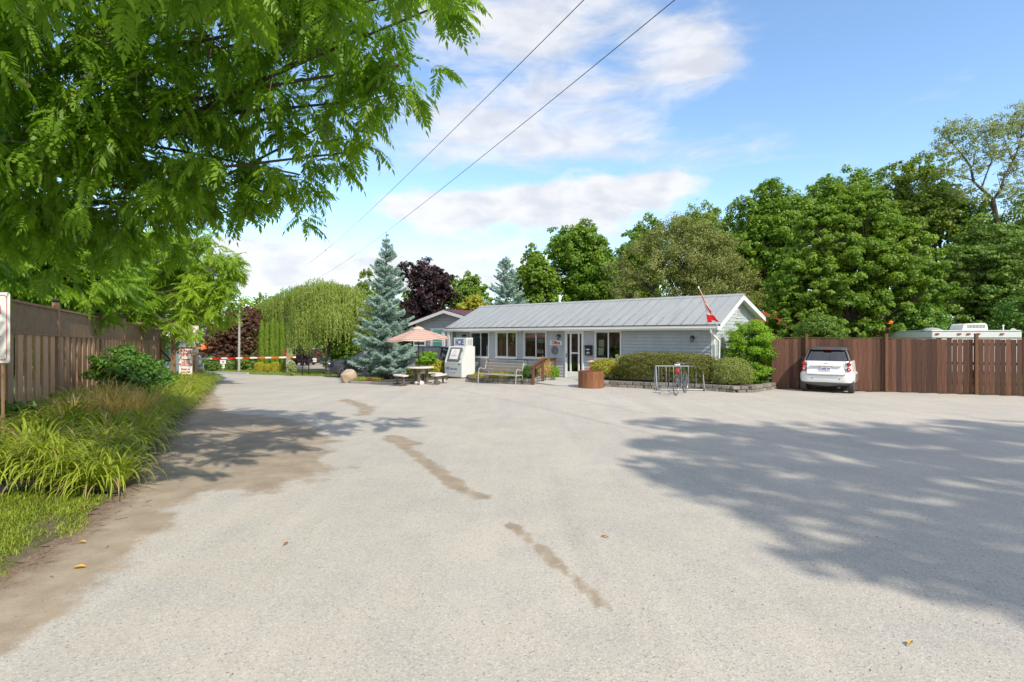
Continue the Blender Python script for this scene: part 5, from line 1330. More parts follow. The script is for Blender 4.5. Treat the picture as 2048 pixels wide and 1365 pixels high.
# ================================================================== orange roofed cabin behind the trees
def cabin(name, label, x0, y0, az, Ln, Dp, ze, zr, wallm, zb=-.1):
    t = thing(name, label, 'building', (x0, y0, 0), az)
    q = MB(); q.bx(.2, Ln-.2, .3, .36, zb, ze); w_ = q.build('wall', wallm, t); q = MB(); q.bx(.2, .26, .36, Dp-.3, zb, ze); q.build('wall', wallm, t); q = MB(); q.bx(Ln-.26, Ln-.2, .36, Dp-.3, zb, ze); q.build('wall', wallm, t)
    q = MB(); q.add([(0, 0, ze), (Ln, 0, ze), (Ln, Dp/2, zr), (0, Dp/2, zr), (0, 0, ze-.06), (Ln, 0, ze-.06), (Ln, Dp/2, zr-.06), (0, Dp/2, zr-.06)], [(0, 1, 2, 3), (7, 6, 5, 4), (0, 4, 5, 1), (1, 5, 6, 2), (3, 7, 4, 0)])
    q.add([(0, Dp/2, zr), (Ln, Dp/2, zr), (Ln, Dp, ze), (0, Dp, ze)], [(0, 1, 2, 3)]); r_ = q.build('roof', M['orange'], t)
    for k in range(int(Ln/.6)): q = MB(); x = .3+k*.6; q.add([(x-.015, 0, ze), (x+.015, 0, ze), (x+.015, Dp/2, zr), (x-.015, Dp/2, zr), (x, 0, ze+.03), (x, Dp/2, zr+.03)], [(0, 3, 5, 4), (1, 4, 5, 2), (0, 4, 1)]); q.build('roof_rib', M['orange'], r_)
    return t
cabin('cabin', 'long cabin with bright orange metal roof hidden behind the maples', xat(1512, 30), 30.0, -.10, 7.6, 4.5, 2.35, 3.3, M['cedar'])
cabin('pavilion', 'small far pavilion with orange roof beyond the gate', xat(396, 56), 56, .0, 1.6, 2.0, gz(-30, 56)+1.75, gz(-30, 56)+2.45, M['dark'], gz(-30, 56)-.2)

# ================================================================== signs, gate, pole
def post_box(name, x0, y0, z0, z1, w, m, parent, d=None):
    q = MB(); d = d or w; q.bevbox(x0-w/2, x0+w/2, y0-d/2, y0+d/2, z0, z1, .006); return q.build(name, m, parent)
# near sign at the left edge of the view
Y = 8.2; t = thing('parking_sign', 'white sign with red rounded border on a thin post at the left edge', 'sign', (0, Y, 0))
x1, z1, z0 = xat(20, Y), CZ-(585-HY)/F*Y, CZ-(726.5-HY)/F*Y; x0 = x1-.75
def rr(x0, x1, z0, z1, r, n=6):
    P = []
    for cx_, cz_, a0 in ((x1-r, z1-r, 0), (x0+r, z1-r, 90), (x0+r, z0+r, 180), (x1-r, z0+r, 270)):
        for k in range(n): a = R(a0+90*k/(n-1)); P.append((cx_+r*math.cos(a), cz_+r*math.sin(a)))
    return P
q = MB(); q.prism(rr(x0, x1, z0, z1, .035), -.002, .002, 'Y'); q.build('plate', M['white'], t)
o_, i_ = rr(x0+.040, x1-.040, z0+.040, z1-.040, .055), rr(x0+.052, x1-.052, z0+.052, z1-.052, .045)
q = MB(); n = len(o_); q.add([(x, -.0028, z) for x, z in o_]+[(x, -.0028, z) for x, z in i_], [(k, (k+1) % n, n+(k+1) % n, n+k) for k in range(n)]); q.build('border', M['redtext'], t)
q = MB(); q.bx(x0+.12, xat(1.5, Y), -.0032, -.0026, CZ-(629-HY)/F*Y, CZ-(612-HY)/F*Y); q.build('lettering', M['redtext'], t)
q = MB(); q.prism([(x0+.1, CZ-(672-HY)/F*Y), (xat(-3, Y), CZ-(668-HY)/F*Y), (xat(2.5, Y), CZ-(674-HY)/F*Y), (xat(-3, Y), CZ-(676-HY)/F*Y), (x0+.1, CZ-(675-HY)/F*Y)], -.0032, -.0026, 'Y'); q.build('arrow', M['redtext'], t)
post_box('post', xat(2, Y)+.0, .03, gz(-7.6, Y)-.1, z1-.05, .035, M['fencepost'], t)

def sign(name, label, px0, py0, px1, py1, Y, lines, m=None, textm='redtext', fs=None, group=None, th=.006, border=False, cat='sign', round_=.02):
    xa, xb, za, zb = xat(px0, Y), xat(px1, Y), CZ-(py1-HY)/F*Y, CZ-(py0-HY)/F*Y
    t = thing(name, label, cat, ((xa+xb)/2, Y, (za+zb)/2), 0, group); w, h = (xb-xa)/2, (zb-za)/2
    q = MB(); q.prism(rr(-w, w, -h, h, round_), -th, th, 'Y'); q.build('plate', m or M['white'], t)
    if border:
        o_, i_ = rr(-w*.93, w*.93, -h*.94, h*.94, round_), rr(-w*.88, w*.88, -h*.90, h*.90, round_); n = len(o_)
        q = MB(); q.add([(x, -th-.002, z) for x, z in o_]+[(x, -th-.002, z) for x, z in i_], [(k, (k+1) % n, n+(k+1) % n, n+k) for k in range(n)]); q.build('border', M['midgrey'], t)
    for s_, yy, fz in lines: text(s_, fz*h, M[textm], t, (0, -th-.003, yy*h), bold=fz*h*.03, sx=min(1, 2*w*.92/max(.001, len(s_)*fz*h*.56)))
    return t
YS = 24.0
sp_ = thing('sign_frame', 'brown timber sign frame with crossbeam at the end of the long bed', 'sign frame', (0, YS+.12, 0))
gzs = gz(xat(370, YS), YS)
for px, w in ((346.5, .16), (388, .19)):
    q = MB(); x = xat(px, YS+.12); q.bevbox(x-w/2, x+w/2, -.06, .06, gzs-.3, CZ-((640 if px < 360 else 698)-HY)/F*YS, .01); q.build('post', M['fencepost'], sp_)
q = MB(); q.bevbox(xat(350, YS), xat(398, YS), -.055, .055, CZ-(698.5-HY)/F*YS, CZ-(695-HY)/F*YS, .006); q.build('crossbeam', M['fence'], sp_)
q = MB(); q.bevbox(xat(384, YS), xat(396, YS), -.09, -.065, CZ-(706-HY)/F*YS, CZ-(699-HY)/F*YS, .006); q.build('cap_board', M['grey'], sp_)
s3 = sign('gate_notice', 'white notice about the gate arm hung above the crossbeam', 367, 652, 397, 687, YS, [('STOP', .62, .42), ('Gate set', .14, .34), ('for single-car', -.20, .34), ('operation', -.53, .34)], border=True)
sign('faded_plate', 'small faded grey plate under the white gate notice', 372.5, 688, 391.5, 694.3, YS, [('CO-OP', 0, 1.3)], m=M['midgrey'], textm='grey')
s4 = sign('private_property_sign', 'tall white sign with red PRIVATE PROPERTY lettering over the daylilies', 358, 698, 384.5, 749, YS-.35, [('PRIVATE', .80, .30), ('PROPERTY', .55, .30), ('Trespassers', .17, .24), ('will be', -.04, .22), ('PROSECUTED', -.24, .24), ('Enter at', -.60, .24), ('own risk', -.82, .24)], round_=.01)
q = MB(); hh = 51/F*(YS-.35)/2
for zz_ in (.36, -.36): q.bx(-.28, .28, -.009, -.007, zz_*hh-.006, zz_*hh+.006)
q.build('divider', M['midgrey'], s4)
for t_, h_ in ((s4, .55),):
    q = MB(); q.bx(-.03, .03, .01, .05, -hh-.5, hh); q.build('stake', M['fence'], t_)
q = MB(); q.bx(-.02, .02, .01, .04, -35/F*YS/2-.25, 0); q.build('bracket', M['black'], s3)
# gate arm
YG = 31.0; xg = xat(397, YG); gg = gz(xg, YG); zg = CZ-(716.5-HY)/F*YG
t = thing('barrier_gate', 'long red and white striped barrier arm across the entrance road', 'barrier gate', (xg, YG, 0))
q = MB(); q.bevbox(-.12, .10, -.12, .12, gg, CZ-(719-HY)/F*YG, .02); q.prism([(-.12, CZ-(719-HY)/F*YG), (.10, CZ-(719-HY)/F*YG), (.10, CZ-(714-HY)/F*YG), (-.01, CZ-(711-HY)/F*YG), (-.12, CZ-(714-HY)/F*YG)], -.10, .10, 'Y'); q.build('gate_post', M['offwhite'], t)
pxs = [402, 428, 446, 458, 475, 488, 503, 517, 533, 545, 561, 575, 589, 594]
for k in range(len(pxs)-1):
    a, b = xat(pxs[k], YG)-xg, xat(pxs[k+1], YG)-xg; red = k % 2 == 1
    u0, u1 = (pxs[k]-402)/192, (pxs[k+1]-402)/192; za = zg+.02*0; sag = lambda u: CZ-((717.5-2.9*u)-HY)/F*YG
    A, B = Vector((a+.003, -.16, sag(u0))), Vector((b-.003, -.16, sag(u1))); d = B-A
    q = MB(); q.box((A+B)/2, (d.length, .05, .085), rot=d.to_track_quat('X', 'Z').to_matrix()); q.build('arm_band', M['bandorange' if k > 6 else 'red'] if red else M['white'], t)
q = MB(); q.box((-.25, -.16, zg-.02), (.5, .08, .16)); q.build('counterweight', M['offwhite'], t)
sign('gate_keypad_sign', 'small white box sign beside the gate post', 397.5, 727, 407, 748, YG-1.6, [('GATE', .45, .5)], th=.05, textm='bluetext')
# flag and pole near the arm's tip
YF = 41.0; xf = xat(574.5, YF); t = thing('flag_marker', 'thin white pole with small red and white flag at the tip of the barrier arm', 'flag', (xf, YF, gz(xf, YF)))
hp_ = CZ-(697-HY)/F*YF-gz(xf, YF); q = MB(); q.tube([(0, 0, 0), (0, 0, hp_)], .04, 8); q.build('pole', M['white'], t)
q = MB(); q.grid([(-.02-u*.18, .02*math.sin(v*6), hp_-.05-v*.45-u*.12) for u in (0, .5, 1) for v in (0, .25, .5, .75, 1)], 3, 5); q.build('cloth', M['red'], t)
# tall weathered pole
YP = 45.0; xp_ = xat(478, YP); zb_ = gz(xp_, YP); t = thing('lamp_pole', 'tall weathered white pole standing in front of the copper beech', 'pole', (xp_, YP, zb_))
zt2 = CZ-(597-HY)/F*YP-zb_; q = MB(); q.tube([(0, 0, -.1), (.02, 0, zt2*.5), (.05, 0, zt2)], [.10, .085, .065], 10); q.build('shaft', M['poleW'], t)
q = MB(); q.lathe([(0, .12), (.05, .08), (.06, 0)], 8, (.05, 0, zt2)); q.build('cap', M['poleW'], t)
# 10 km/h sign
YV = 44.0; t = sign('speed_sign', 'small white speed sign reading 10 on the lawn beyond the gate', 440, 720.5, 452, 728, YV, [('10', 0, 1.3)], textm='black')
t2 = sign('lawn_sign', 'small blank white sign below the speed sign', 443, 729.5, 449.5, 737, YV, [])
q = MB(); g_ = gz(xat(446, YV), YV); zc = CZ-(724.25-HY)/F*YV; q.bx(-.02, .02, .01, .04, g_-zc-.1, 0); q.build('stake', M['poleW'], t)
# black fence posts and rails beyond
t = thing('chain_link_fence', 'thin black post and rail fence on the lawn under the willow', 'fence', (0, 0, 0))
fp = [(588, 38.5), (605, 38.2), (617.5, 38.0), (660, 37.6), (700, 37.4), (745, 37.2)]
for px, Y in fp:
    x = xat(px, Y); g_ = gz(x, Y); q = MB(); q.tube([(x, Y, g_-.1), (x, Y, g_+(1.55 if px in (605, 617.5) else 1.1))], .038, 8); q.build('post', M['black'], t)
for z in (.08, 1.02):
    q = MB(); q.tube([(xat(px, Y), Y, gz(xat(px, Y), Y)+z) for px, Y in fp], .014, 5); q.build('rail', M['black'], t)
mesh_w = MB()
for (pa_, Ya), (pb_, Yb) in zip(fp[:-1], fp[1:]):
    xa, xb = xat(pa_, Ya), xat(pb_, Yb); n = int((xb-xa)/.14)
    for k in range(n):
        x = xa+(xb-xa)*k/n; y = Ya+(Yb-Ya)*k/n; g_ = gz(x, y); mesh_w.tube([(x, y, g_+.08), (x+.12, y, g_+1.02)], .0025, 3, False)
tag(mesh_w.build('wire_mesh', M['black'], t), kind='stuff')
# golf carts far beyond
def cart(px, Y, label, az, bodym, roofm):
    x = xat(px, Y); t = thing('golf_cart', label, 'golf cart', (x, Y, gz(x, Y)), az, 'golf carts beyond the gate')
    q = MB(); q.prism([(-1.15, .35), (-1.15, .75), (-.55, .80), (-.45, .42), (.35, .42), (.5, .95), (1.1, .75), (1.2, .35)], -.55, .55, 'Y'); q.build('body', bodym, t)
    q = MB(); q.bevbox(-.9, .55, -.58, .58, 1.78, 1.86, .03); q.build('canopy', roofm, t)
    q = MB(); q.bevbox(-.75, -.25, -.5, .5, .80, .92, .03); q.bevbox(-.85, -.72, -.5, .5, .9, 1.3, .03); q.build('seat', M['dark'], t)
    for xx in (-.8, .45):
        for yy in (-.52, .52):
            q = MB(); q.tube([(xx, yy, .7), (xx, yy, 1.8)], .02, 5); q.build('strut', M['black'], t)
    for xx in (-.75, .8):
        for yy in (-.5, .5):
            q = MB(); q.lathe([(.0, -.08), (.2, -.09), (.23, 0), (.2, .09), (.0, .08)], 14); o = q.build('wheel', M['rubber'], t); o.rotation_euler = (R(90), 0, 0); o.location = (xx, yy, .23)
cart(610, 62, 'cream golf cart on the pale track beyond the gate', R(160), M['offwhite'], M['offwhite'])
cart(630, 66, 'dark golf cart parked right of the cream one', R(200), M['cardark'], M['plastic'])
# two overhead cables
for nm, lb, (xa, ya, Ya), (xb, yb, Yb) in (('cable', 'upper left overhead cable crossing the sky', (1168, 0, 15.7), (650, 502, 70)), ('cable', 'lower right overhead cable crossing above the spruce tip', (1350, 0, 14.9), (688, 525, 70))):
    A, B = at(xa, ya, Ya), at(xb, yb, Yb); d = B-A; P = []
    for k in range(41):
        u = -.45+1.95*k/40; P.append(A+d*u-Vector((0, 0, 1))*(1.1*(1-((u-.5)/.5)**2)*.25))
    q = MB(); q.tube(P, .0135, 5); o = q.build(nm, M['wire']); tag(o, lb, 'cable')
    if xa < 1200:
        c = A+d*.985; q = MB(); q.tube([c, c+d.normalized()*.7], .05, 6); o = q.build('cable_clamp', M['wire'], o)
# white shed and gate brace at the end of the lattice fence
YB = 29.0; t = thing('side_gate', 'brown board gate panel with diagonal brace at the far end of the lattice fence', 'gate', (0, YB, 0))
x0, x1 = xat(319, YB), xat(344, YB); g_ = gz(x0, YB)
for k in range(4): q = MB(); x = xat(318+k*1.9, YB); q.bx(x-.022, x+.022, -.012, .012, g_, CZ-(685-HY)/F*YB); q.build('board', M['fence'], t)
for (a, za), (b, zb) in (((321, 700), (343, 722)), ((321, 722), (343, 722))):
    A, B = Vector((xat(a, YB), 0, CZ-(za-HY)/F*YB)), Vector((xat(b, YB), 0, CZ-(zb-HY)/F*YB)); d = B-A; q = MB(); q.box((A+B)/2, (d.length, .05, .07), rot=d.to_track_quat('X', 'Z').to_matrix()); q.build('brace', M['cedar'], t)
xs0 = xat(325, 34); t = thing('white_shed', 'white sided shed glimpsed behind the gate brace', 'shed', (xs0, 34, gz(xs0, 34)), .0)
q = MB(); q.bevbox(0, .55, 0, 2.5, 0, 2.2, .02); q.build('wall', M['white'], t)
q = MB(); q.prism([(-.15, 2.2), (.7, 2.2), (.28, 2.5)], -.1, 2.6, 'Y'); q.build('roof', M['midgrey'], t)
q = MB(); q.bx(.12, .40, -.03, -.005, .8, 1.7); q.build('window', M['turq'], t)
# ================================================================== vegetation materials
M['nut'] = mat('green_nut_husk', (.24, .30, .07), .6, var=.15, vscale=40)
LM = {}
LM['walnut'] = leaf_mat('walnut_leaf', (0.085, 0.192, 0.016), (0.272, 0.418, 0.037), .50, .45, .5, dry=(0.320, 0.260, 0.050), dryamt=.012)
LM['ailanthus'] = leaf_mat('bright_leaf', (0.130, 0.260, 0.023), (0.376, 0.499, 0.046), .45, .5, .4, dry=(0.350, 0.300, 0.050), dryamt=.02)
LM['leftback'] = leaf_mat('left_back_leaf', (0.075, 0.173, 0.020), (0.230, 0.347, 0.039), .35, .5, .4)
LM['maple'] = leaf_mat('maple_leaf', (0.065, 0.164, 0.015), (0.220, 0.337, 0.029), .32, .5, .35)
LM['maple2'] = leaf_mat('mid_green_leaf', (0.079, 0.176, 0.015), (0.234, 0.342, 0.032), .35, .5, .35)
LM['olive'] = leaf_mat('olive_leaf', (0.105, 0.180, 0.022), (0.247, 0.330, 0.049), .32, .55, .35, dry=(0.250, 0.190, 0.070), dryamt=.04)
LM['crab'] = leaf_mat('crabapple_leaf', (0.130, 0.156, 0.045), (0.275, 0.310, 0.089), .25, .6, .6, dry=(0.200, 0.120, 0.060), dryamt=.10)
LM['dark'] = leaf_mat('dark_green_leaf', (0.068, 0.146, 0.026), (0.206, 0.306, 0.046), .28, .5, .35, dry=(0.220, 0.150, 0.050), dryamt=.008)
LM['pale'] = leaf_mat('pale_sparse_leaf', (0.159, 0.212, 0.065), (0.337, 0.363, 0.118), .35, .5, .5, dry=(0.250, 0.200, 0.070), dryamt=.06)
LM['purple'] = leaf_mat('dark_purple_leaf', (0.018, 0.010, 0.015), (0.058, 0.027, 0.035), .18, .5, .5)
LM['beech'] = leaf_mat('copper_leaf', (0.079, 0.039, 0.028), (0.215, 0.101, 0.068), .22, .6, .7, dry=(0.130, 0.120, 0.050), dryamt=.12)
LM['willow'] = leaf_mat('willow_leaf', (0.156, 0.218, 0.038), (0.326, 0.404, 0.085), .32, .5, .5)
LM['cedar'] = leaf_mat('cedar_leaf', (0.090, 0.169, 0.015), (0.214, 0.312, 0.023), .25, .6, 2)
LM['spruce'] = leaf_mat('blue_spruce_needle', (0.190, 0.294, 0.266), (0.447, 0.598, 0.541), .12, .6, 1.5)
LM['yew'] = leaf_mat('yew_leaf', (0.092, 0.124, 0.023), (0.238, 0.245, 0.046), .2, .6, 1.6, dry=(0.190, 0.100, 0.055), dryamt=.12)
LM['juniper'] = leaf_mat('juniper_leaf', (0.137, 0.198, 0.040), (0.310, 0.363, 0.085), .2, .6, 2, dry=(0.240, 0.150, 0.090), dryamt=.10)
LM['bright'] = leaf_mat('bright_shrub_leaf', (0.124, 0.268, 0.015), (0.305, 0.469, 0.032), .4, .45, 1.5)
LM['golden'] = leaf_mat('golden_shrub_leaf', (0.248, 0.268, 0.026), (0.540, 0.499, 0.065), .3, .5, 2, dry=(0.300, 0.160, 0.060), dryamt=.05)
LM['darkshrub'] = leaf_mat('dark_shrub_leaf', (0.052, 0.138, 0.018), (0.131, 0.254, 0.032), .25, .4, 1.5)
LM['lily'] = leaf_mat('daylily_blade', (0.167, 0.241, 0.021), (0.444, 0.502, 0.052), .35, .45, 1.2, dry=(0.360, 0.290, 0.130), dryamt=.14)
LM['drygrass'] = leaf_mat('dry_blade', (0.466, 0.290, 0.103), (0.833, 0.610, 0.242), .3, .6, 2, dry=(0.160, 0.220, 0.040), dryamt=.2)
LM['grass'] = leaf_mat('grass_blade', (0.125, 0.201, 0.015), (0.338, 0.388, 0.041), .35, .5, 2.2, dry=(0.350, 0.300, 0.140), dryamt=.14)
LM['topiary'] = leaf_mat('topiary_leaf', (0.270, 0.287, 0.020), (0.540, 0.478, 0.039), .2, .6, 2)
LM['redflower'] = leaf_mat('flower_petal', (0.350, 0.108, 0.036), (0.420, 0.252, 0.144), .3, .5, 2)
LM['weedgrey'] = leaf_mat('grey_green_leaf', (0.225, 0.287, 0.118), (0.451, 0.499, 0.221), .3, .5, 2)

def L3(px, py, Y, rpx, asp=1.0, dz=1.0):
    p = at(px, py, Y); r = rpx/F*Y; return (p.x, p.y, p.z, r, r*asp, r*dz)
def px_lobes(px0, px1, py0, py1, Y, n, seed, squash=.9, rr=.50):
    rs = np.random.default_rng(seed); cx_, cy_ = (px0+px1)/2, (py0+py1)/2; hw, hh = (px1-px0)/2, (py1-py0)/2; out = []
    c = at(cx_, cy_, Y); R_ = hw/F*Y*1.14; H_ = hh/F*Y*1.04
    out.append((c.x, c.y, c.z-.05*H_, R_*.72, R_*.72, H_*.78))
    for k in range(n-1):
        a = 2*math.pi*(k+.3*rs.random())/(n-1); el = rs.uniform(-.55, 1.0)
        d = np.array([math.cos(a)*math.cos(el), math.sin(a)*math.cos(el), math.sin(el)]); s = rs.uniform(.45, .60); q = rr*rs.uniform(.75, 1.1)
        out.append((c.x+d[0]*R_*s, c.y+d[1]*R_*s, c.z+d[2]*H_*s, R_*q, R_*q, min(H_, R_)*q*.95))
    out.append((c.x+rs.normal()*.1*R_, c.y, c.z+H_*.55, R_*.42, R_*.42, H_*.44))
    for sx in (-.42, .0, .42): out.append((c.x+sx*R_, c.y-.15*R_, c.z-H_*.58, R_*.50, R_*.5, H_*.42))
    return out
def btree(name, label, px0, px1, py0, py1, Y, mk, n, leaf, seed, lob=8, basepx=None, group=None, r=.22, clump=.22, extra=None, **kw):
    lobes = px_lobes(px0, px1, py0, py1, Y, lob, seed)+[L3(*e) for e in (extra or [])]
    bx_ = xat(basepx or (px0+px1)/2, Y); return tree(name, label, lobes, (bx_, Y, gz(bx_, Y)), LM[mk], n, leaf, 'tree', r, group, clump, seed, **kw)

# ---- trees behind the office and the right fence
G1 = 'trees behind the office and fence'
btree('deciduous_tree', 'small yellow green tree right of the far blue spruce', 1028, 1118, 492, 640, 46, 'maple2', 16000, .24, 11, 7, group=G1)
btree('maple_tree', 'full green tree with dense rounded crown behind the middle of the office roof', 1088, 1238, 446, 640, 48, 'maple', 34000, .25, 12, 10, group=G1, extra=[(1125, 500, 48, 34), (1195, 505, 48, 32)])
btree('deciduous_tree', 'green tree top peeping over the left side of the crabapple', 1240, 1335, 432, 600, 54, 'maple2', 14000, .26, 13, 6, group=G1)
btree('deciduous_tree', 'olive tree top rising above the crabapple beside the tall maple', 1325, 1470, 402, 600, 56, 'olive', 20000, .26, 14, 8, group=G1)
tree('crabapple_tree', 'broad brownish olive crabapple behind the office roof', [L3(1365, 530, 36, 100), L3(1290, 560, 36, 75), L3(1440, 560, 36, 75), L3(1370, 490, 36, 55), L3(1420, 500, 36, 50), L3(1310, 505, 36, 45), L3(1490, 590, 36, 45), L3(1250, 595, 36, 42), L3(1400, 600, 36, 90)],
     (xat(1370, 36), 36, 0), LM['crab'], 62000, .115, 'tree', .25, G1, .20, 15, subs=6)
btree('maple_tree', 'tall dark green maple with upright crown left of the biggest maple', 1450, 1622, 360, 650, 44, 'maple', 42000, .24, 16, 11, group=G1, extra=[(1490, 430, 44, 34), (1535, 395, 44, 32), (1590, 450, 44, 32)])
tree('maple_tree', 'biggest leafy maple with layered branches behind the white car', [L3(1650, 490, 27, 70), L3(1735, 455, 27, 68), L3(1615, 570, 27, 72), L3(1700, 560, 27, 92), L3(1790, 525, 27, 72), L3(1590, 640, 27, 55), L3(1680, 645, 27, 78), L3(1775, 625, 27, 82), L3(1850, 585, 27, 48), L3(1838, 645, 27, 42), L3(1690, 430, 27, 36), L3(1570, 600, 27, 36), L3(1640, 440, 27, 28)],
     (xat(1700, 27), 27, 0), LM['maple2'], 130000, .135, 'tree', .24, G1, .15, 17, flat=.62, subs=5, asp=.7)
btree('deciduous_tree', 'green tree crown showing over the top of the biggest maple', 1600, 1790, 342, 560, 47, 'maple', 30000, .25, 18, 9, group=G1, extra=[(1655, 385, 47, 32), (1735, 370, 47, 34)])
btree('deciduous_tree', 'tall olive green tree between the biggest maple and the bare limbed tree', 1745, 1925, 322, 660, 42, 'olive', 40000, .22, 19, 11, group=G1, extra=[(1790, 360, 42, 34), (1855, 345, 42, 40)], clump=.19)
btree('deciduous_tree', 'dark green tree with heavy shade above the camper trailer', 1868, 2060, 430, 700, 33, 'dark', 46000, .17, 20, 11, group=G1, flat=.4)
btree('deciduous_tree', 'dark tree at the right edge behind the fence', 1970, 2190, 385, 720, 36, 'dark', 40000, .18, 21, 9, group=G1)
btree('deciduous_tree', 'mid green tree filling between the olive tree and the bare limbed tree', 1880, 2010, 395, 640, 40, 'maple', 26000, .2, 24, 9, group=G1)
# tree with bare crooked limbs
def limb_tree():
    Y = 38; b = Vector((xat(2052, Y), Y, 0)); t = thing('deciduous_tree', 'sparse tree with crooked bare limbs against the sky at the upper right', 'tree', b, 0, G1)
    rs = np.random.default_rng(77); q = MB(); W3 = lambda px, py, dy=0: at(px, py, Y+dy)-b
    q.tube([W3(2050, 672), W3(2030, 600), W3(2008, 520), W3(1995, 450), W3(1986, 402)], [.26, .22, .19, .16, .14], 9)
    L = [([(1986, 402, 0), (1965, 378, .1), (1948, 362, .2), (1942, 335, .3), (1925, 308, .4), (1905, 285, .5), (1893, 262, .5)], .11), ([(1986, 402, 0), (2002, 378, -.1), (2010, 352, -.2), (2026, 320, -.3), (2040, 285, -.3), (2046, 250, -.3)], .10),
         ([(1965, 378, .1), (1972, 350, 0), (1984, 320, -.1), (1978, 290, 0), (1968, 265, 0)], .06), ([(1948, 362, .2), (1915, 352, .5), (1890, 345, .7)], .05), ([(1942, 335, .3), (1950, 305, .2), (1958, 280, .1)], .045),
         ([(2010, 352, -.2), (2035, 340, -.4), (2060, 330, -.5)], .06), ([(1925, 308, .4), (1895, 305, .6), (1872, 300, .7)], .04), ([(2026, 320, -.3), (2010, 290, -.1), (2003, 262, 0)], .045), ([(1965, 378, .1), (1940, 385, .3), (1915, 392, .4)], .04), ([(2040, 285, -.3), (2058, 250, -.4), (2056, 222, -.3)], .05)]
    for pts, r in L:
        k = len(pts); q.tube([W3(*p)+Vector(rs.normal(size=3))*.03 for p in pts], [r*(1-.75*i/(k-1)) for i in range(k)], 7)
    for pts, r in L:
        for p in pts[1:]:
            for _ in range(3): e = Vector((rs.normal()*.5, rs.normal()*.5, rs.normal()*.35+.2)); q.tube([W3(*p), W3(*p)+e*.5+Vector((0, 0, .05)), W3(*p)+e], [r*.25, r*.16, .006], 5)
    q.build('trunk', M['bark'], t)
    cl = [(1893, 258, 22), (1880, 292, 20), (1905, 275, 22), (1925, 262, 26), (1945, 280, 24), (1968, 258, 26), (1990, 268, 24), (2003, 255, 22), (2040, 232, 30), (2052, 265, 30), (1900, 312, 20), (1935, 312, 22), (1890, 345, 18), (1920, 350, 18), (1925, 388, 22), (1955, 340, 16), (1985, 300, 26), (2015, 300, 24), (2045, 310, 26), (2020, 345, 22), (2058, 345, 26), (1960, 395, 20), (2005, 385, 24), (2040, 385, 28), (1970, 320, 20), (2030, 262, 26)]
    lo = [tuple(np.array(L3(px, py, Y, r)[:3])-np.array(b))+(r/F*Y,)*3 for px, py, r in cl]
    P, Nn, T = crown_points(lo, 17000, .26, rs, .5, .8, .1)
    leaves('crown', P, Nn, .12, .07, LM['pale'], t, tint=T, rs=rs)
limb_tree()
for k, (x0, x1, y0, y1, Y, mk, n) in enumerate(((1590, 1690, 625, 705, 24.5, 'dark', 9000), (1800, 1900, 610, 700, 26, 'darkshrub', 10000), (1990, 2100, 590, 700, 27, 'darkshrub', 12000))):
    lb = ('dark shrub low behind the fence left of the white car', 'dark shrub low behind the fence beneath the right side of the biggest maple', 'dark shrub at the far right behind the camper trailer')[k]
    tree('shrub', lb, px_lobes(x0, x1, y0, y1, Y, 6, 60+k), (xat((x0+x1)/2, Y), Y, 0), LM[mk], n, .10, 'shrub', .06, 'shrubs behind the board fence', .25, 60+k)

btree('deciduous_tree', 'green tree filling the belt behind the crabapple on its right', 1400, 1520, 445, 640, 50, 'maple2', 22000, .22, 25, 8, group=G1)
btree('deciduous_tree', 'green tree filling the belt behind the crabapple on its left', 1215, 1320, 470, 640, 52, 'maple', 18000, .23, 26, 8, group=G1)
btree('deciduous_tree', 'green tree at the far right edge behind the camper trailer', 1930, 2080, 440, 660, 44, 'olive', 24000, .2, 27, 8, group=G1)
# ---- middle distance
btree('deciduous_tree', 'bright green tree between the purple maple and the far blue spruce', 893, 985, 548, 660, 58, 'maple2', 14000, .27, 31, 7, extra=[(905, 570, 58, 18)])
btree('deciduous_tree', 'golden green bush tree just behind the maroon roof', 915, 985, 590, 660, 48, 'golden', 7000, .2, 32, 5)
btree('purple_maple', 'dark purple maple right of the large blue spruce', 797, 908, 520, 690, 44, 'purple', 30000, .2, 33, 9, extra=[(815, 545, 44, 22), (880, 560, 44, 24)])
btree('copper_beech', 'round copper beech with low skirt behind the tall white pole', 421, 527, 602, 738, 50, 'beech', 60000, .125, 34, 9, flat=.4, clump=.16)
btree('shrub', 'leafy green shrub tree between the willow trunk and the dark SUV', 652, 732, 640, 758, 40.5, 'maple2', 16000, .13, 35, 7, r=.1)
btree('deciduous_tree', 'olive far tree behind the cedars and the beech', 480, 575, 590, 720, 74, 'olive', 12000, .3, 36, 6, group='far trees beyond the gate')
btree('deciduous_tree', 'far green tree showing left of the large spruce', 700, 770, 540, 700, 66, 'olive', 10000, .3, 37, 6, group='far trees beyond the gate')
btree('deciduous_tree', 'yellow green tree behind the gate signs', 392, 440, 588, 720, 64, 'golden', 9000, .28, 38, 5, group='far trees beyond the gate')
btree('deciduous_tree', 'brownish tree left of the small far blue spruce', 345, 402, 585, 720, 54, 'beech', 9000, .24, 39, 5, group='far trees beyond the gate')
btree('purple_plum', 'small dark purple tree under the willow strands', 586, 624, 688, 728, 60, 'purple', 6000, .2, 40, 4, group='far trees beyond the gate')
btree('deciduous_tree', 'dark tree filling the gap under the willow on the far side of the track', 600, 700, 650, 730, 84, 'dark', 9000, .4, 41, 6, group='far trees beyond the gate')
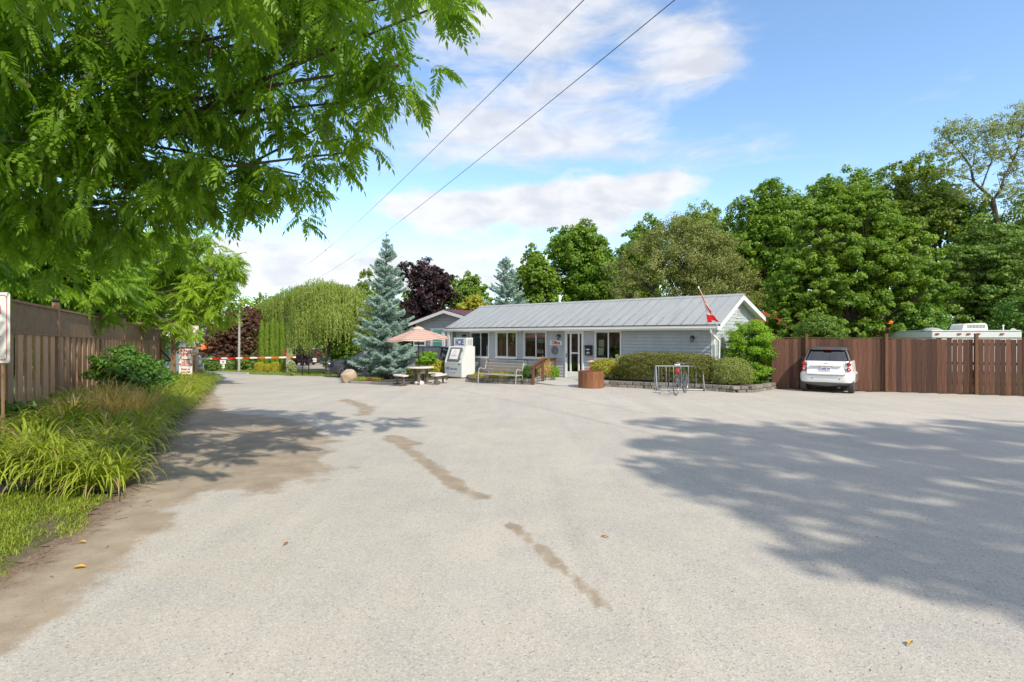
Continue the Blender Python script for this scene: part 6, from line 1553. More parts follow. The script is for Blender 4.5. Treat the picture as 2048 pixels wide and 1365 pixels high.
for k, (x0, x1, y0, y1, Y, mk, lb) in enumerate(((398, 440, 712, 746, 43, 'dark', 'low dark bush on the lawn left of the speed sign'), (455, 530, 712, 744, 48, 'dark', 'low dark hedge plants under the copper beech'), (618, 648, 700, 735, 72, 'beech', 'reddish bush beside the golf carts'), (575, 592, 722, 748, 36.5, 'weedgrey', 'grey green weed at the foot of the black fence'))):
    tree('bush', lb, px_lobes(x0, x1, y0, y1, Y, 5, 80+k), (xat((x0+x1)/2, Y), Y, gz(xat((x0+x1)/2, Y), Y)), LM[mk], 4000, .14, 'bush', .04, None, .3, 80+k)
btree('deciduous_tree', 'green tree filling behind the right side of the large blue spruce', 770, 870, 585, 700, 50, 'maple', 12000, .22, 43, 5, group='far trees beyond the gate')
# willow
def willow():
    Y = 39.5; bx_ = xat(642, 38); b = np.array((bx_, Y, gz(bx_, Y))); t = thing('willow_tree', 'weeping willow with hanging yellow green strands beyond the drive', 'tree', b); rs = np.random.default_rng(5)
    lob = [(645, 602, Y+2, 60), (588, 612, Y+11, 52), (700, 610, Y+2, 48), (553, 620, Y+13, 40), (625, 640, Y+1, 45), (670, 640, Y, 45), (590, 665, Y+10, 34), (655, 590, Y+3, 34), (605, 592, Y+9, 30), (725, 640, Y+3, 34), (690, 592, Y+4, 32)]
    lo = [tuple(np.array(L3(*l)[:3])-b)+tuple(L3(*l)[3:]) for l in lob]
    q = MB(); q.tube([(0, 0, -.2), (.05, 0, .8), (-.1, 0, 1.7), (0, .2, 2.6)], [.27, .21, .18, .16], 9)
    for l in lo: q.tube([(0, .2, 2.4), (l[0]*.5, l[1]*.5+.1, (l[2]+2.6)/2+.4), l[:3]], [.14, .09, .04], 6)
    q.build('trunk', M['bark'], t)
    P = []; Nn = []; D = []; T = []
    for l in lo:
        c = np.array(l[:3]); r = np.array(l[3:]); ns = int(330*r[0])
        for _ in range(ns):
            d = rs.normal(size=3); d /= np.linalg.norm(d); d[2] = abs(d[2])*.9-.15; s = c+d*r*rs.uniform(.72, 1.03)
            ln = rs.uniform(.5, 1.5)*(1+.25*r[0]); m_ = int(ln/.055); u = np.linspace(0, 1, m_)[:, None]; o = np.array([d[0], d[1], 0])*.28
            pts = s+o*u*(1.3-u)+np.array([0, 0, -ln])*u**1.25+rs.normal(size=(m_, 3))*.035
            P.append(pts); D.append(np.tile(np.array([d[0]*.25, d[1]*.25, -1.0]), (m_, 1))+rs.normal(size=(m_, 3))*.35); Nn.append(np.tile(np.array([d[0], d[1], .25]), (m_, 1))+rs.normal(size=(m_, 3))*.5); T.append(np.full(m_, rs.random()*.6)+rs.random(m_)*.4)
    P = np.concatenate(P); zmin = .55+0*P[:, 2]; ok = P[:, 2] > np.where(np.abs(P[:, 0]) < 1.2, 1.35, .75)
    leaves('crown', P[ok], np.concatenate(Nn)[ok], .17, .045, LM['willow'], t, Dv=np.concatenate(D)[ok], tint=np.concatenate(T)[ok], rs=rs)
willow()
# columnar cedars
for k, (px, pt) in enumerate(((524, 641), (534.5, 646), (545.5, 636), (556, 645), (565, 641))):
    Y = 46+.15*(k % 2); x = xat(px, Y); b = np.array((x, Y, gz(x, Y))); H = CZ-(pt-HY)/F*Y-b[2]; rs = np.random.default_rng(90+k)
    t = thing('cedar_column', ('leftmost clipped green cedar column beside the copper beech', 'second green cedar column from the copper beech', 'tallest green cedar column in the middle of the row', 'fourth green cedar column from the copper beech', 'rightmost green cedar column nearest the willow')[k], 'cedar', b, 0, 'cedar columns on the lawn beyond the gate')
    q = MB(); q.tube([(0, 0, -.1), (0, 0, H*.9)], [.07, .02], 7); q.build('trunk', M['bark'], t)
    n = 7500; z = rs.random(n)**.9; a = rs.random(n)*2*math.pi; rad = .29*np.clip((1-z)*5, 0, 1)**.6*(.93+.07*np.sin(a*5+z*20))*(1-.12*z); rr_ = rad*np.sqrt(rs.uniform(.55, 1.08, n))
    P = np.stack([rr_*np.cos(a), rr_*np.sin(a), .05+z*H], 1); Nn = np.stack([np.cos(a), np.sin(a), .3+0*a], 1)+rs.normal(size=(n, 3))*.35
    leaves('crown', P, Nn, .12, .05, LM['cedar'], t, Dv=np.tile((0, 0, 1.), (n, 1))+rs.normal(size=(n, 3))*.3, rs=rs)

# ---- blue spruces
def spruce(label, px, py0, Rb, Y, n, seed, zskirt=.1, mk='spruce', group=None, ql=.15, qw=.035):
    rs = np.random.default_rng(seed); x = xat(px, Y); b = np.array((x, Y, gz(x, Y))); H = CZ-(py0-HY)/F*Y-b[2]
    t = thing('blue_spruce', label, 'spruce', b, 0, group); q = MB(); q.tube([(0, 0, -.1), (.02, 0, H*.5), (0, 0, H*.995)], [.17, .10, .012], 8); q.build('trunk', M['bark'], t)
    br = MB(); P = []; D = []; Nn = []; T = []
    nb = int(H*28); tot = 0; zs = np.sort(rs.random(nb)**1.15); ws = []
    for u in zs:
        z = zskirt+u*(H-zskirt-.25); ln = (Rb*(1-u)**.82+.14)*rs.uniform(.55, 1.16); ws.append((z, ln, u))
    W_ = sum(l[1]**1.6 for l in ws)
    for z, ln, u in ws:
        a = rs.random()*2*math.pi; d = np.array([math.cos(a), math.sin(a), 0]); sd = np.array([-d[1], d[0], 0]); up0 = .55*u-.12
        m_ = max(12, int(n*ln**1.6/W_)); tt = rs.random(m_)**.55
        cl = np.round(tt*ln/.16)*.16/ln  # twigs leave the branch in steps
        lat = rs.normal(size=m_)*(.30*ln*(1-tt)*.75+.055); 
        zz = z+ln*(up0*tt+.16*tt**3)-np.abs(lat)*.22+rs.normal(size=m_)*.035
        base = np.outer(tt*ln, d)+np.outer(lat, sd); base[:, 2] = zz
        P.append(base); dirv = d[None]*1.0+sd[None]*np.sign(lat)[:, None]*np.clip(np.abs(lat)*6, 0, 1.1)[:, None]+np.array([0, 0, up0+.25]); D.append(dirv+rs.normal(size=(m_, 3))*.45)
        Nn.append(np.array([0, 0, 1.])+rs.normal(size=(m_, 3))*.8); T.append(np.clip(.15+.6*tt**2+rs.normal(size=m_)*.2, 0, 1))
        br.tube([(0, 0, z), tuple(d*ln*.5+np.array([0, 0, z+ln*.5*up0])), tuple(d*ln*.92+np.array([0, 0, z+ln*(up0*.92+.12)]))], [.02+.012*ln, .014, .005], 4, False)
    tag(br.build('branches', M['bark'], t), kind='stuff')
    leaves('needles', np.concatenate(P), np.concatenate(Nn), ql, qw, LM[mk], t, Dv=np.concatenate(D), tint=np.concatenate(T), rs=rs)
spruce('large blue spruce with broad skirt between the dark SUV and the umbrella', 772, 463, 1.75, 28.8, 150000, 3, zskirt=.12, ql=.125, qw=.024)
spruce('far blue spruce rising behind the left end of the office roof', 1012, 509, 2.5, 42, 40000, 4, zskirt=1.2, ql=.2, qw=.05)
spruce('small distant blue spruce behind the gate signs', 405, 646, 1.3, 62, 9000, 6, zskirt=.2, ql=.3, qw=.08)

# ---- clipped and loose shrubs near the office
def blob(name, label, cat, c, r, n, leaf, mk, power=2.4, az=0, base=None, group=None, seed=1, asp=.55, stems=5, rough=.06, inner=.6, stemm='bark'):
    rs = np.random.default_rng(seed); b = Vector(base if base is not None else (c[0], c[1], 0)); t = thing(name, label, cat, b, az, group)
    a = rs.random(n)*2*math.pi; v = rs.uniform(-.6, 1, n); d = np.stack([np.cos(a)*np.sqrt(1-v*v), np.sin(a)*np.sqrt(1-v*v), v], 1)
    s = (np.abs(d)**power).sum(1)**(-1/power); k = s*np.where(rs.random(n) < .75, rs.uniform(.90, 1.03, n), rs.uniform(inner, .95, n))
    k = np.where(rs.random(n) < .05, s*rs.uniform(1.0, 1.13, n), k)
    bump = 1+rough*np.sin(d[:, 0]*9+seed)*np.sin(d[:, 1]*8+d[:, 2]*7)+rough*.6*np.sin(d[:, 0]*23+3*seed)*np.sin(d[:, 2]*19)
    P = d*(k*bump)[:, None]*np.array(r)+np.array([0, 0, c[2]-b.z]); Nn = d/np.array(r)*min(r)+rs.normal(size=(n, 3))*.55
    ok = P[:, 2] > .02; leaves('foliage', P[ok], Nn[ok], leaf, leaf*asp, LM[mk], t, rs=rs)
    q = MB()
    for i in range(stems):
        a = 2*math.pi*i/stems; q.tube([(.06*math.cos(a), .06*math.sin(a), -.05), (r[0]*.25*math.cos(a), r[1]*.25*math.sin(a), (c[2]-b.z)*.6), (r[0]*.5*math.cos(a), r[1]*.5*math.sin(a), c[2]-b.z+r[2]*.3)], [.022, .016, .008], 5)
    q.build('stems', M[stemm], t); return t
hA = Vector((4.35, 21.35)); hB = Vector((7.05, 19.45)); hc = (hA+hB)/2
blob('yew_hedge', 'long clipped yew hedge with brownish patches along the office wall', 'hedge', (hc.x, hc.y, .68), ((hB-hA).length/2+.12, .62, .56), 64000, .044, 'yew', 3.6, math.atan2(hB.y-hA.y, hB.x-hA.x), (hc.x, hc.y, .15), seed=2, rough=.045)
blob('juniper_bush', 'rounded pale green juniper at the corner of the block wall', 'bush', (7.62, 19.15, .60), (.70, .62, .52), 20000, .045, 'juniper', 2.2, 0, (7.62, 19.15, .15), seed=3, rough=.05)
tree('shrub', 'big bright green shrub at the right corner of the office', [(8.95, 20.5, 1.25, 1.05, .85, .95), (8.5, 20.3, .9, .7, .6, .7), (9.5, 20.5, .95, .72, .6, .75), (8.9, 20.4, 1.85, .72, .6, .58), (9.35, 20.6, 1.6, .6, .5, .55), (8.6, 20.5, 1.6, .5, .5, .5), (9.7, 20.4, .5, .45, .4, .4), (8.9, 20.0, .5, .9, .4, .45)], (8.95, 20.6, .1), LM['bright'], 42000, .062, 'shrub', .05, None, .26, 44, subs=8)
blob('shrub', 'small yellow green shrub behind the barrel planter', 'shrub', (3.75, 22.0, .55), (.58, .45, .42), 9000, .05, 'golden', 2.1, 0, (3.75, 22.0, .12), seed=5, rough=.1)
tree('shrub', 'open leafed grey green plant between the small shrub and the hedge', [(4.35, 22.1, .75, .28, .25, .45), (4.2, 22.0, .5, .3, .25, .35)], (4.3, 22.1, .1), LM['weedgrey'], 1500, .07, 'shrub', .02, None, .35, 46)
for k, (x, y, z, r, n, mk, lb) in enumerate(((-.55, 24.4, .18, .42, 3800, 'golden', 'yellow green plant seen through the middle of the bench'), (.25, 23.6, .22, .38, 3600, 'bright', 'green plant right of the bench below the third window'), (.75, 23.2, .28, .30, 1800, 'darkshrub', 'dark leafy plant beside the black metal handrail'), (1.35, 23.2, .40, .30, 2200, 'drygrass', 'tan seeding plant behind the timber handrail'), (1.75, 23.4, .22, .25, 1800, 'bright', 'low green plant beside the door ramp'), (-1.5, 24.9, .1, .3, 1500, 'golden', 'small plant left of the bench'))):
    g_ = gz(x, y); blob('bedding_plant', lb, 'plant', (x, y, g_+z+.1), (r, r*.8, z+.08), n, .055, mk, 2, 0, (x, y, g_+.12), 'plants in the bed along the office wall', 50+k, .5, 4, .2)
sg_ = gz(-4.4, 27.9); t = tree('small_tree', 'small round bright green standard tree between umbrella pole and freezer', [(xat(853, 28.2), 28.2, CZ-(718-HY)/F*28.2, .47, .42, .42), (xat(845, 28.2), 28.2, CZ-(727-HY)/F*28.2, .35, .35, .3)], (xat(853, 28.2), 28.2, gz(-4.4, 28.2)), LM['bright'], 6500, .085, 'tree', .035, None, .3, 61)
blob('shrub', 'golden leaved shrub behind the right hand table bench', 'shrub', (xat(868, 28.6), 28.6, .15), (.60, .5, .52), 9000, .07, 'golden', 2.1, 0, (xat(868, 28.6), 28.6, gz(-3.8, 27.6)), seed=8, rough=.12)
blob('shrub', 'olive shrub under the picnic table seen past its legs', 'shrub', (xat(838, 27.9), 27.9, .0), (.6, .4, .38), 6000, .07, 'yew', 2.1, 0, (xat(838, 27.9), 27.9, gz(-4.6, 27.9)), seed=9, rough=.12)
for k, px in enumerate((728, 741, 755, 712)):
    x = xat(px, 27.9); g_ = gz(x, 27.9); blob('flower_clump', ('orange flowers left of centre under the spruce', 'orange flowers in the middle under the spruce', 'orange flowers right of centre under the spruce', 'leftmost orange flowers beside the boulder')[k], 'flowers', (x, 27.75, g_+.12), (.24, .16, .12), 450, .05, 'redflower' if k == 1 else 'golden', 2, 0, (x, 27.75, g_+.03), 'flowers under the spruce', 70+k, .7, 3, .2)
# topiary beyond the gate
for k, (px, r, h) in enumerate(((519, .34, .60), (536, .26, .42), (551, .38, .60))):
    Y = 42.5; x = xat(px, Y); g_ = gz(x, Y); r *= 1.15; h *= 1.15; blob('topiary', ('left yellow green topiary mound beyond the gate', 'small middle yellow green topiary mound', 'right slanted yellow green topiary mound')[k], 'topiary', (x, Y, g_+.35), (r, .3, h*.62), 3500, .06, 'topiary', 2.6, 0, (x, Y, g_), 'topiary mounds beyond the gate', 30+k, .6, 3, .04)
sx_ = xat(535, 35.6)
q = MB(); q.add([(xat(505, 41.5), 41.5, gz(-17, 41.5)-.03), (xat(566, 41.3), 41.3, gz(-17, 41.3)-.03), (xat(560, 44), 44, gz(-17, 44)-.03), (xat(512, 44), 44, gz(-17, 44)-.03)], [(0, 1, 2, 3)]); tag(q.build('paved_pad', M['concrete']), kind='structure')

# ================================================================== long bed, daylilies, foreground grass
E = [Vector(p) for p in LEFT_EDGE]
def edge_at(Y):
    for a, b in zip(E[:-1], E[1:]):
        if a.y <= Y <= b.y: return a.x+(b.x-a.x)*(Y-a.y)/(b.y-a.y)
    return E[-1].x
def fence_x(Y): return LF0.x+(Y-LF0.y)*LFD.x/LFD.y
q = MB(); P = []; Ys = [6.6, 7.4, 8.2, 9.2, 10.5, 12.3, 14.5, 18.5, 22, 26, 30]
for Y in Ys:
    x0 = edge_at(Y)+.12; x1 = fence_x(Y)-.5
    for u in (0, .15, .5, 1): x = x0+(x1-x0)*u; P.append((x, Y, gz(x, Y)+(.02, .12, .2, .28)[(0, .15, .5, 1).index(u)]))
q.grid(P, len(Ys), 4); tag(q.build('planting_bed', M['soil']), kind='structure')
# edging stones
se = [(-5.2, 6.75), (-5.75, 6.9), (-6.35, 7.0)]
stone_px = [(105, 966), (150, 955), (198, 942), (235, 928), (252, 908), (60, 975), (272, 890), (300, 868), (322, 846)]
for k, (px, py) in enumerate(stone_px):
    p = pg(px, py); rock('edging_stone', 'flat grey stone half hidden under the daylilies along the bed edge', (p.x-.05, p.y+.05, p.z+.03), (.22+.05*(k % 3), .13, .10+.02*(k % 2)), 20+k, M['stone'], 'stone', 'edging stones of the long bed', math.atan2(p.y-8, -1)*0+.9 if k > 3 else .25)

def blades(name, bases, yaw, lean, ln, w, m, parent, rs, seg=5, droop=1.0, tint=None):
    """arching strap leaves as tapered strips"""
    n = len(bases); u = np.linspace(0, 1, seg+1)
    dirx = np.stack([np.cos(yaw), np.sin(yaw), 0*yaw], 1); side = np.stack([-np.sin(yaw), np.cos(yaw), 0*yaw], 1)
    V = np.empty((n, seg+1, 2, 3)); ang0 = lean
    x = np.zeros(n); z = np.zeros(n); ang = ang0.copy(); step = ln/seg
    for i in range(seg+1):
        ww = w*(1-u[i]**2.2)*.5*(.6+.4*min(1, u[i]*5))+.0008
        c = bases+dirx*x[:, None]+np.array([0, 0, 1.])*z[:, None]
        V[:, i, 0] = c+side*ww[:, None]; V[:, i, 1] = c-side*ww[:, None]
        x = x+np.cos(ang)*step; z = z+np.sin(ang)*step; ang = ang-droop*(.25+1.5*u[i])/seg*1.55
    idx = np.arange(n*(seg+1)*2).reshape(n, seg+1, 2)
    Fc = np.stack([idx[:, :-1, 0], idx[:, 1:, 0], idx[:, 1:, 1], idx[:, :-1, 1]], -1).reshape(-1, 4)
    if tint is None: tint = rs.random(n)
    return np_mesh(name, V.reshape(-1, 3), Fc, m, parent, np.repeat(tint, (seg+1)*2), True)
lily_me = []
for k in range(6):
    rs = np.random.default_rng(200+k); n = 78; ra_ = np.sqrt(rs.random(n))*.16; a = rs.random(n)*2*math.pi
    o = blades('blades', np.stack([ra_*np.cos(a), ra_*np.sin(a), 0*a-.02], 1), a+rs.normal(size=n)*.5, np.clip(rs.normal(1.15, .28, n), .45, 1.55), rs.uniform(.6, 1.15, n), rs.uniform(.026, .044, n), LM['lily'], None, rs, 9, 1.95)
    lily_me.append(o.data); bpy.data.objects.remove(o)
dry_me = []
for k in range(4):
    rs = np.random.default_rng(300+k); n = 150; ra_ = np.sqrt(rs.random(n))*.2; a = rs.random(n)*2*math.pi
    o = blades('blades', np.stack([ra_*np.cos(a), ra_*np.sin(a), 0*a-.02], 1), a+rs.normal(size=n)*.9, np.clip(rs.normal(1.3, .2, n), .7, 1.6), rs.uniform(.5, 1.05, n), rs.uniform(.008, .016, n), LM['drygrass'], None, rs, 7, 1.1)
    dry_me.append(o.data); bpy.data.objects.remove(o)
rl = random.Random(12); placed = []
def clump(meshes, name, x, y, s, label, cat, group):
    g_ = gz(x, y); x0 = edge_at(y); t_ = min(1, max(0, (x0-x)/2.5)); o = link(name, rl.choice(meshes)); o.location = (x, y, g_+.05+.2*t_); o.rotation_euler = (0, 0, rl.uniform(0, 6.3)); o.scale = (s, s, s*rl.uniform(.9, 1.1)); return tag(o, label, cat, group)
Y = 6.75
while Y < 30:
    st_ = .36 if Y < 12 else .55
    w_ = edge_at(Y)-fence_x(Y)
    rows = 6 if Y < 9 else (5 if Y < 14 else 3)
    for r_ in range(rows):
        x = edge_at(Y)-.25-r_*(.42 if Y < 14 else .5)+rl.uniform(-.12, .12); y = Y+rl.uniform(-.15, .15)
        if x < fence_x(y)+.2: continue
        dry = 9.8 < y < 13.2 and r_ in (1, 2, 3) and rl.random() < .85
        shrub_zone = 13.5 < y < 18.5 and r_ >= 2
        if shrub_zone: continue
        if dry: clump(dry_me, 'dry_grass_clump', x, y, rl.uniform(.9, 1.15), 'dried tan grass clump among the daylilies by the fence', 'grass clump', 'dried grass clumps in the long bed')
        else:
            zn = 0 if y < 9.6 else (1 if y < 14 else (2 if y < 20 else 3))
            clump(lily_me, 'daylily_clump', x, y, (rl.uniform(.72, .95) if r_ > 0 else rl.uniform(.6, .8))*(1.0 if y < 9 else 1.18), ('arching bright daylily clump in the nearest stretch of the long bed', 'daylily clump beside the dried tan grass in the long bed', 'daylily clump along the road in front of the dark shrub', 'daylily clump at the far end of the bed below the gate signs')[zn], 'daylily', ('nearest daylily clumps', 'daylily clumps beside the dried grass', 'daylily clumps in front of the dark shrub', 'daylily clumps below the gate signs')[zn])
    Y += st_
# the corner nearest the camera
for k in range(16):
    x = -5.0-k*.20+rl.uniform(-.1, .1); y = 6.75+rl.uniform(-.2, .15)+.02*k
    clump(lily_me, 'daylily_clump', x, y, rl.uniform(.65, .85), 'daylily clump hanging over the grey edging stones above the foreground grass', 'daylily', 'daylily clumps above the foreground grass')
tree('shrub', 'dark green leafy shrub against the lattice fence', [(-10.55, 15.0, .75, .85, .8, .62), (-11.3, 15.8, .9, .7, .7, .65), (-10.2, 14.4, .5, .55, .5, .45), (-11.6, 17.2, .65, .8, .8, .5), (-10.9, 16.2, .45, .7, .9, .4), (-9.9, 13.8, .4, .45, .4, .35), (-12.4, 18.6, .5, .7, .8, .4)], (-10.9, 15.4, .0), LM['darkshrub'], 17000, .105, 'shrub', .04, None, .28, 91, subs=6)
for k, (x, y, mk, lb) in enumerate(((-8.6, 10.6, 'weedgrey', 'pale green leafy weed at the foot of the first lattice panel'), (-9.1, 11.4, 'bright', 'bright green leafy weed beside the dried grass'), (-8.9, 9.6, 'darkshrub', 'broad dark leaved plant at the left edge by the fence'), (-12.6, 19.8, 'bright', 'bright leafy plant beyond the dark shrub by the fence'), (-13.6, 21.8, 'darkshrub', 'dark leafy plant just before the gate signs'), (-9.9, 12.4, 'bright', 'bright leafy weed between the dried grass and the dark shrub'))):
    blob('weed', lb, 'plant', (x, y, gz(x, y)+.42), (.45, .4, .32), 2200, .07 if k < 2 else .14, mk, 2, 0, (x, y, gz(x, y)+.15), None, 95+k, .6, 4, .3)
# round leaved creeper on the edge stones, a small one
pc = pg(215, 935); rs = np.random.default_rng(8); n = 60; P = np.stack([pc.x+rs.normal(size=n)*.2, pc.y+rs.normal(size=n)*.1-.05, np.abs(rs.normal(size=n))*.08+.10], 1)
t = thing('creeper', 'creeping plant with round pale leaves over the edging stones', 'plant', (pc.x, pc.y, 0)); leaves('foliage', P-np.array((pc.x, pc.y, 0)), np.tile((.3, -.5, 1.), (n, 1))+rs.normal(size=(n, 3))*.3, .09, .08, LM['weedgrey'], t, rs=rs)

# foreground lawn
def scatter(poly, n, seed):
    rs = np.random.default_rng(seed); poly = np.array(poly); a, b = poly.min(0), poly.max(0); P = a+(b-a)*rs.random((n, 2)); return P[poly_sd(P, poly) > 0], rs
GP = [(-3.65, 2.6), (-3.9, 4.4), (-4.1, 5.2), (-4.5, 6.2), (-5.1, 7.0), (-6.6, 7.1), (-9.5, 7.3), (-9.5, 2.6)]
P, rs = scatter(GP, 150000, 3)
sd = poly_sd(P, GP); nz = np.sin(P[:, 0]*5.1+1)*np.sin(P[:, 1]*4.3)+np.sin(P[:, 0]*11+P[:, 1]*9)*.5
ex = np.array([edge_at(y) for y in P[:, 1]]); de = ex-P[:, 0]
keep = rs.random(len(P)) < np.clip(de/.55+.18+nz*.3, 0, 1)*np.clip(.8+.35*nz, .25, 1); P = P[keep]; n = len(P)
B = np.column_stack([P, ground_z(P[:, 0], P[:, 1])-.01])
q = MB(); q.sheet([(x, y, gz(x, y)-.008) for x, y in [(-3.7, 2.0), (-4.0, 4.4), (-4.2, 5.2), (-4.6, 6.3), (-5.1, 7.2), (-12, 7.4), (-12, 2.0)]]); tag(q.build('verge', mat('verge_soil', (.12, .095, .055), .95, var=.4, vscale=4, bump=.5, bscale=50)), kind='structure')
yaw = rs.random(n)*6.28
tag(blades('grass', B, yaw, np.clip(rs.normal(.85, .35, n), .2, 1.5), rs.uniform(.03, .075, n), rs.uniform(.006, .011, n), LM['grass'], None, rs, 3, .9, np.clip(rs.random(n)*.8+nz[keep]*.12, 0, 1)), kind='stuff')
# rough grass fringe along the far lawn and fence foot
FP = [(-25, 43), (-17, 38.5), (-10.6, 35.5), (-8, 38.5), (-14, 44), (-26, 49)]
P, rs = scatter(FP, 26000, 9); n = len(P); B = np.column_stack([P, ground_z(P[:, 0], P[:, 1])-.05])
tag(blades('far_grass', B, rs.random(n)*6.28, np.clip(rs.normal(1.1, .3, n), .4, 1.5), rs.uniform(.08, .16, n), rs.uniform(.012, .02, n), LM['grass'], None, rs, 2, .8), kind='stuff')
# litter: pebbles, twigs and fallen leaves
rs = np.random.default_rng(14); n = 2600; Pp = np.stack([rs.uniform(-5, 6, n), 2.2+rs.random(n)**1.6*12], 1)
sp2 = np.stack([edge_at(y)+abs(rs.normal())*.35 for y in Pp[:260, 1]]); Pp[:260, 0] = sp2
sz = rs.uniform(.003, .009, n); c4 = np.array([(1, 0, 0), (-.5, .86, 0), (-.5, -.86, 0), (0, 0, .8)])
V = (c4[None]*sz[:, None, None])+np.column_stack([Pp, ground_z(Pp[:, 0], Pp[:, 1])+.002])[:, None]; Fc = np.concatenate([np.arange(n)[:, None]*4+np.array(f) for f in ((0, 1, 3), (1, 2, 3), (2, 0, 3))])
tag(np_mesh('pebbles', V.reshape(-1, 3), Fc, mat('pebble', (.10, .095, .09), .8, var=.5, vscale=30, col2=(.38, .36, .33))), kind='stuff')
M['leafy'] = mat('yellow_fallen_leaf', (.55, .33, .05), .7, var=.2); M['leafb'] = mat('brown_fallen_leaf', (.30, .14, .05), .8, var=.2)
for k, (px, py, s, mm, lb) in enumerate(((165, 1088, .035, 'leafy', 'yellow fallen leaf on the sandy strip at the left'), (572, 1091, .03, 'leafb', 'rusty fallen leaf on the pale asphalt left of centre'), (1210, 1076, .035, 'leafy', 'yellow curled fallen leaf near the middle of the lot'), (1820, 1291, .035, 'leafy', 'orange yellow fallen leaf at the lower right'), (170, 1015, .06, 'leafb', 'brown fallen leaf on the litter by the grass'), (160, 1138, .045, 'leafy', 'pale yellow leaf on the sandy strip nearer the camera'))):
    p = pg(px, py); q = MB(); P = []
    for i in range(7):
        u = i/6; w = s*.42*math.sin(math.pi*min(1, u*1.02+.02))**.8; cz_ = .012*math.sin(u*3.1)+.003
        P += [(s*(u*2-1), -w, cz_+.010), (s*(u*2-1), 0, cz_), (s*(u*2-1), w, cz_+.013)]
    q.grid(P, 7, 3); o = q.build('fallen_leaf', M[mm]); o.location = (p.x, p.y, p.z+.002); o.rotation_euler = (0, 0, k*1.3); tag(o, lb, 'leaf')
q = MB()
rs = np.random.default_rng(4)
for k in range(160):
    y = 2.6+rs.random()**1.3*9; x = edge_at(y)+abs(rs.normal())*.32-.05; a = rs.random()*3.14; l = rs.uniform(.03, .11); z = gz(x, y)+.006
    q.tube([(x, y, z), (x+l*.5*math.cos(a), y+l*.5*math.sin(a), z+.006), (x+l*math.cos(a+.3), y+l*math.sin(a+.3), z)], .0022, 3, False)
tag(q.build('twig_litter', M['bark']), kind='stuff')

# ================================================================== walnut tree overhead
def frond_tmpl(npair, L, ll, lw, droop, seed, hexa):
    rs = np.random.default_rng(seed); V = []; Fs = []
    def pos(u): return np.array([L*u*(1-.12*u), 0, -droop*L*u*u])
    def leaf(b, d, l, w):
        d = d/np.linalg.norm(d); s = np.cross(d, (0, 0, 1.)); s /= np.linalg.norm(s)+1e-9; k = len(V); dn = np.array([0, 0, -1.])
        if hexa:
            V.extend([b, b+d*l*.28+s*w*.48, b+d*l*.62+s*w*.38+dn*l*.03, b+d*l+dn*l*.12, b+d*l*.62-s*w*.38+dn*l*.03, b+d*l*.28-s*w*.48]); Fs.append([k, k+1, k+5, k+5]); Fs.append([k+1, k+2, k+4, k+5]); Fs.append([k+2, k+3, k+4, k+4])
        else: V.extend([b, b+d*l*.38+s*w*.5, b+d*l+dn*l*.10, b+d*l*.38-s*w*.5]); Fs.append([k, k+1, k+2, k+3])
    for i in range(npair):
        u = .20+.76*i/npair; t = pos(u+.02)-pos(u); t /= np.linalg.norm(t)
        for sg in (-1, 1):
            a = R(62-18*u)+rs.normal()*.10; d = t*math.cos(a)+np.array([0, sg, 0])*math.sin(a)+np.array([0, 0, -.22+rs.normal()*.12])
            leaf(pos(u)+np.array([0, sg*.004, 0]), d, ll*(.75+.5*math.sin(math.pi*min(1, u+.12)))*rs.uniform(.88, 1.1), lw*rs.uniform(.9, 1.1))
    leaf(pos(.98), pos(1)-pos(.95), ll, lw)
    k = len(V)
    for u in (0, .33, .66, 1.0): p = pos(u); V.extend([p+np.array([0, .0025, 0]), p-np.array([0, .0025, 0])])
    for i in range(3): Fs.append([k+2*i, k+2*i+2, k+2*i+3, k+2*i+1])
    return np.array(V), Fs
def frond_frames(O, Dr, rs, roll=.35):
    f = unit(Dr); up = np.tile((0, 0, 1.), (len(O), 1)); s = unit(np.cross(up, f)); u = np.cross(f, s); a = rs.normal(size=len(O))*roll
    s2 = s*np.cos(a)[:, None]+u*np.sin(a)[:, None]; u2 = -s*np.sin(a)[:, None]+u*np.cos(a)[:, None]; return f, s2, u2
def frond_cloud(name, O, Dr, sc_, m, parent, tm, rs):
    f, s, u = frond_frames(O, Dr, rs); tv, tf = tm; q4 = np.array([x for x in tf]); n = len(O)
    V = O[:, None]+(tv[None, :, 0:1]*f[:, None]+tv[None, :, 1:2]*s[:, None]+tv[None, :, 2:3]*u[:, None])*sc_[:, None, None]
    Fc = (np.arange(n)[:, None, None]*len(tv)+q4[None]).reshape(-1, 4); tint = np.repeat(rs.random(n), len(tv))*.75+np.tile(rs.random(len(tv))*.25, n)
    return np_mesh(name, V.reshape(-1, 3), Fc, m, parent, tint)
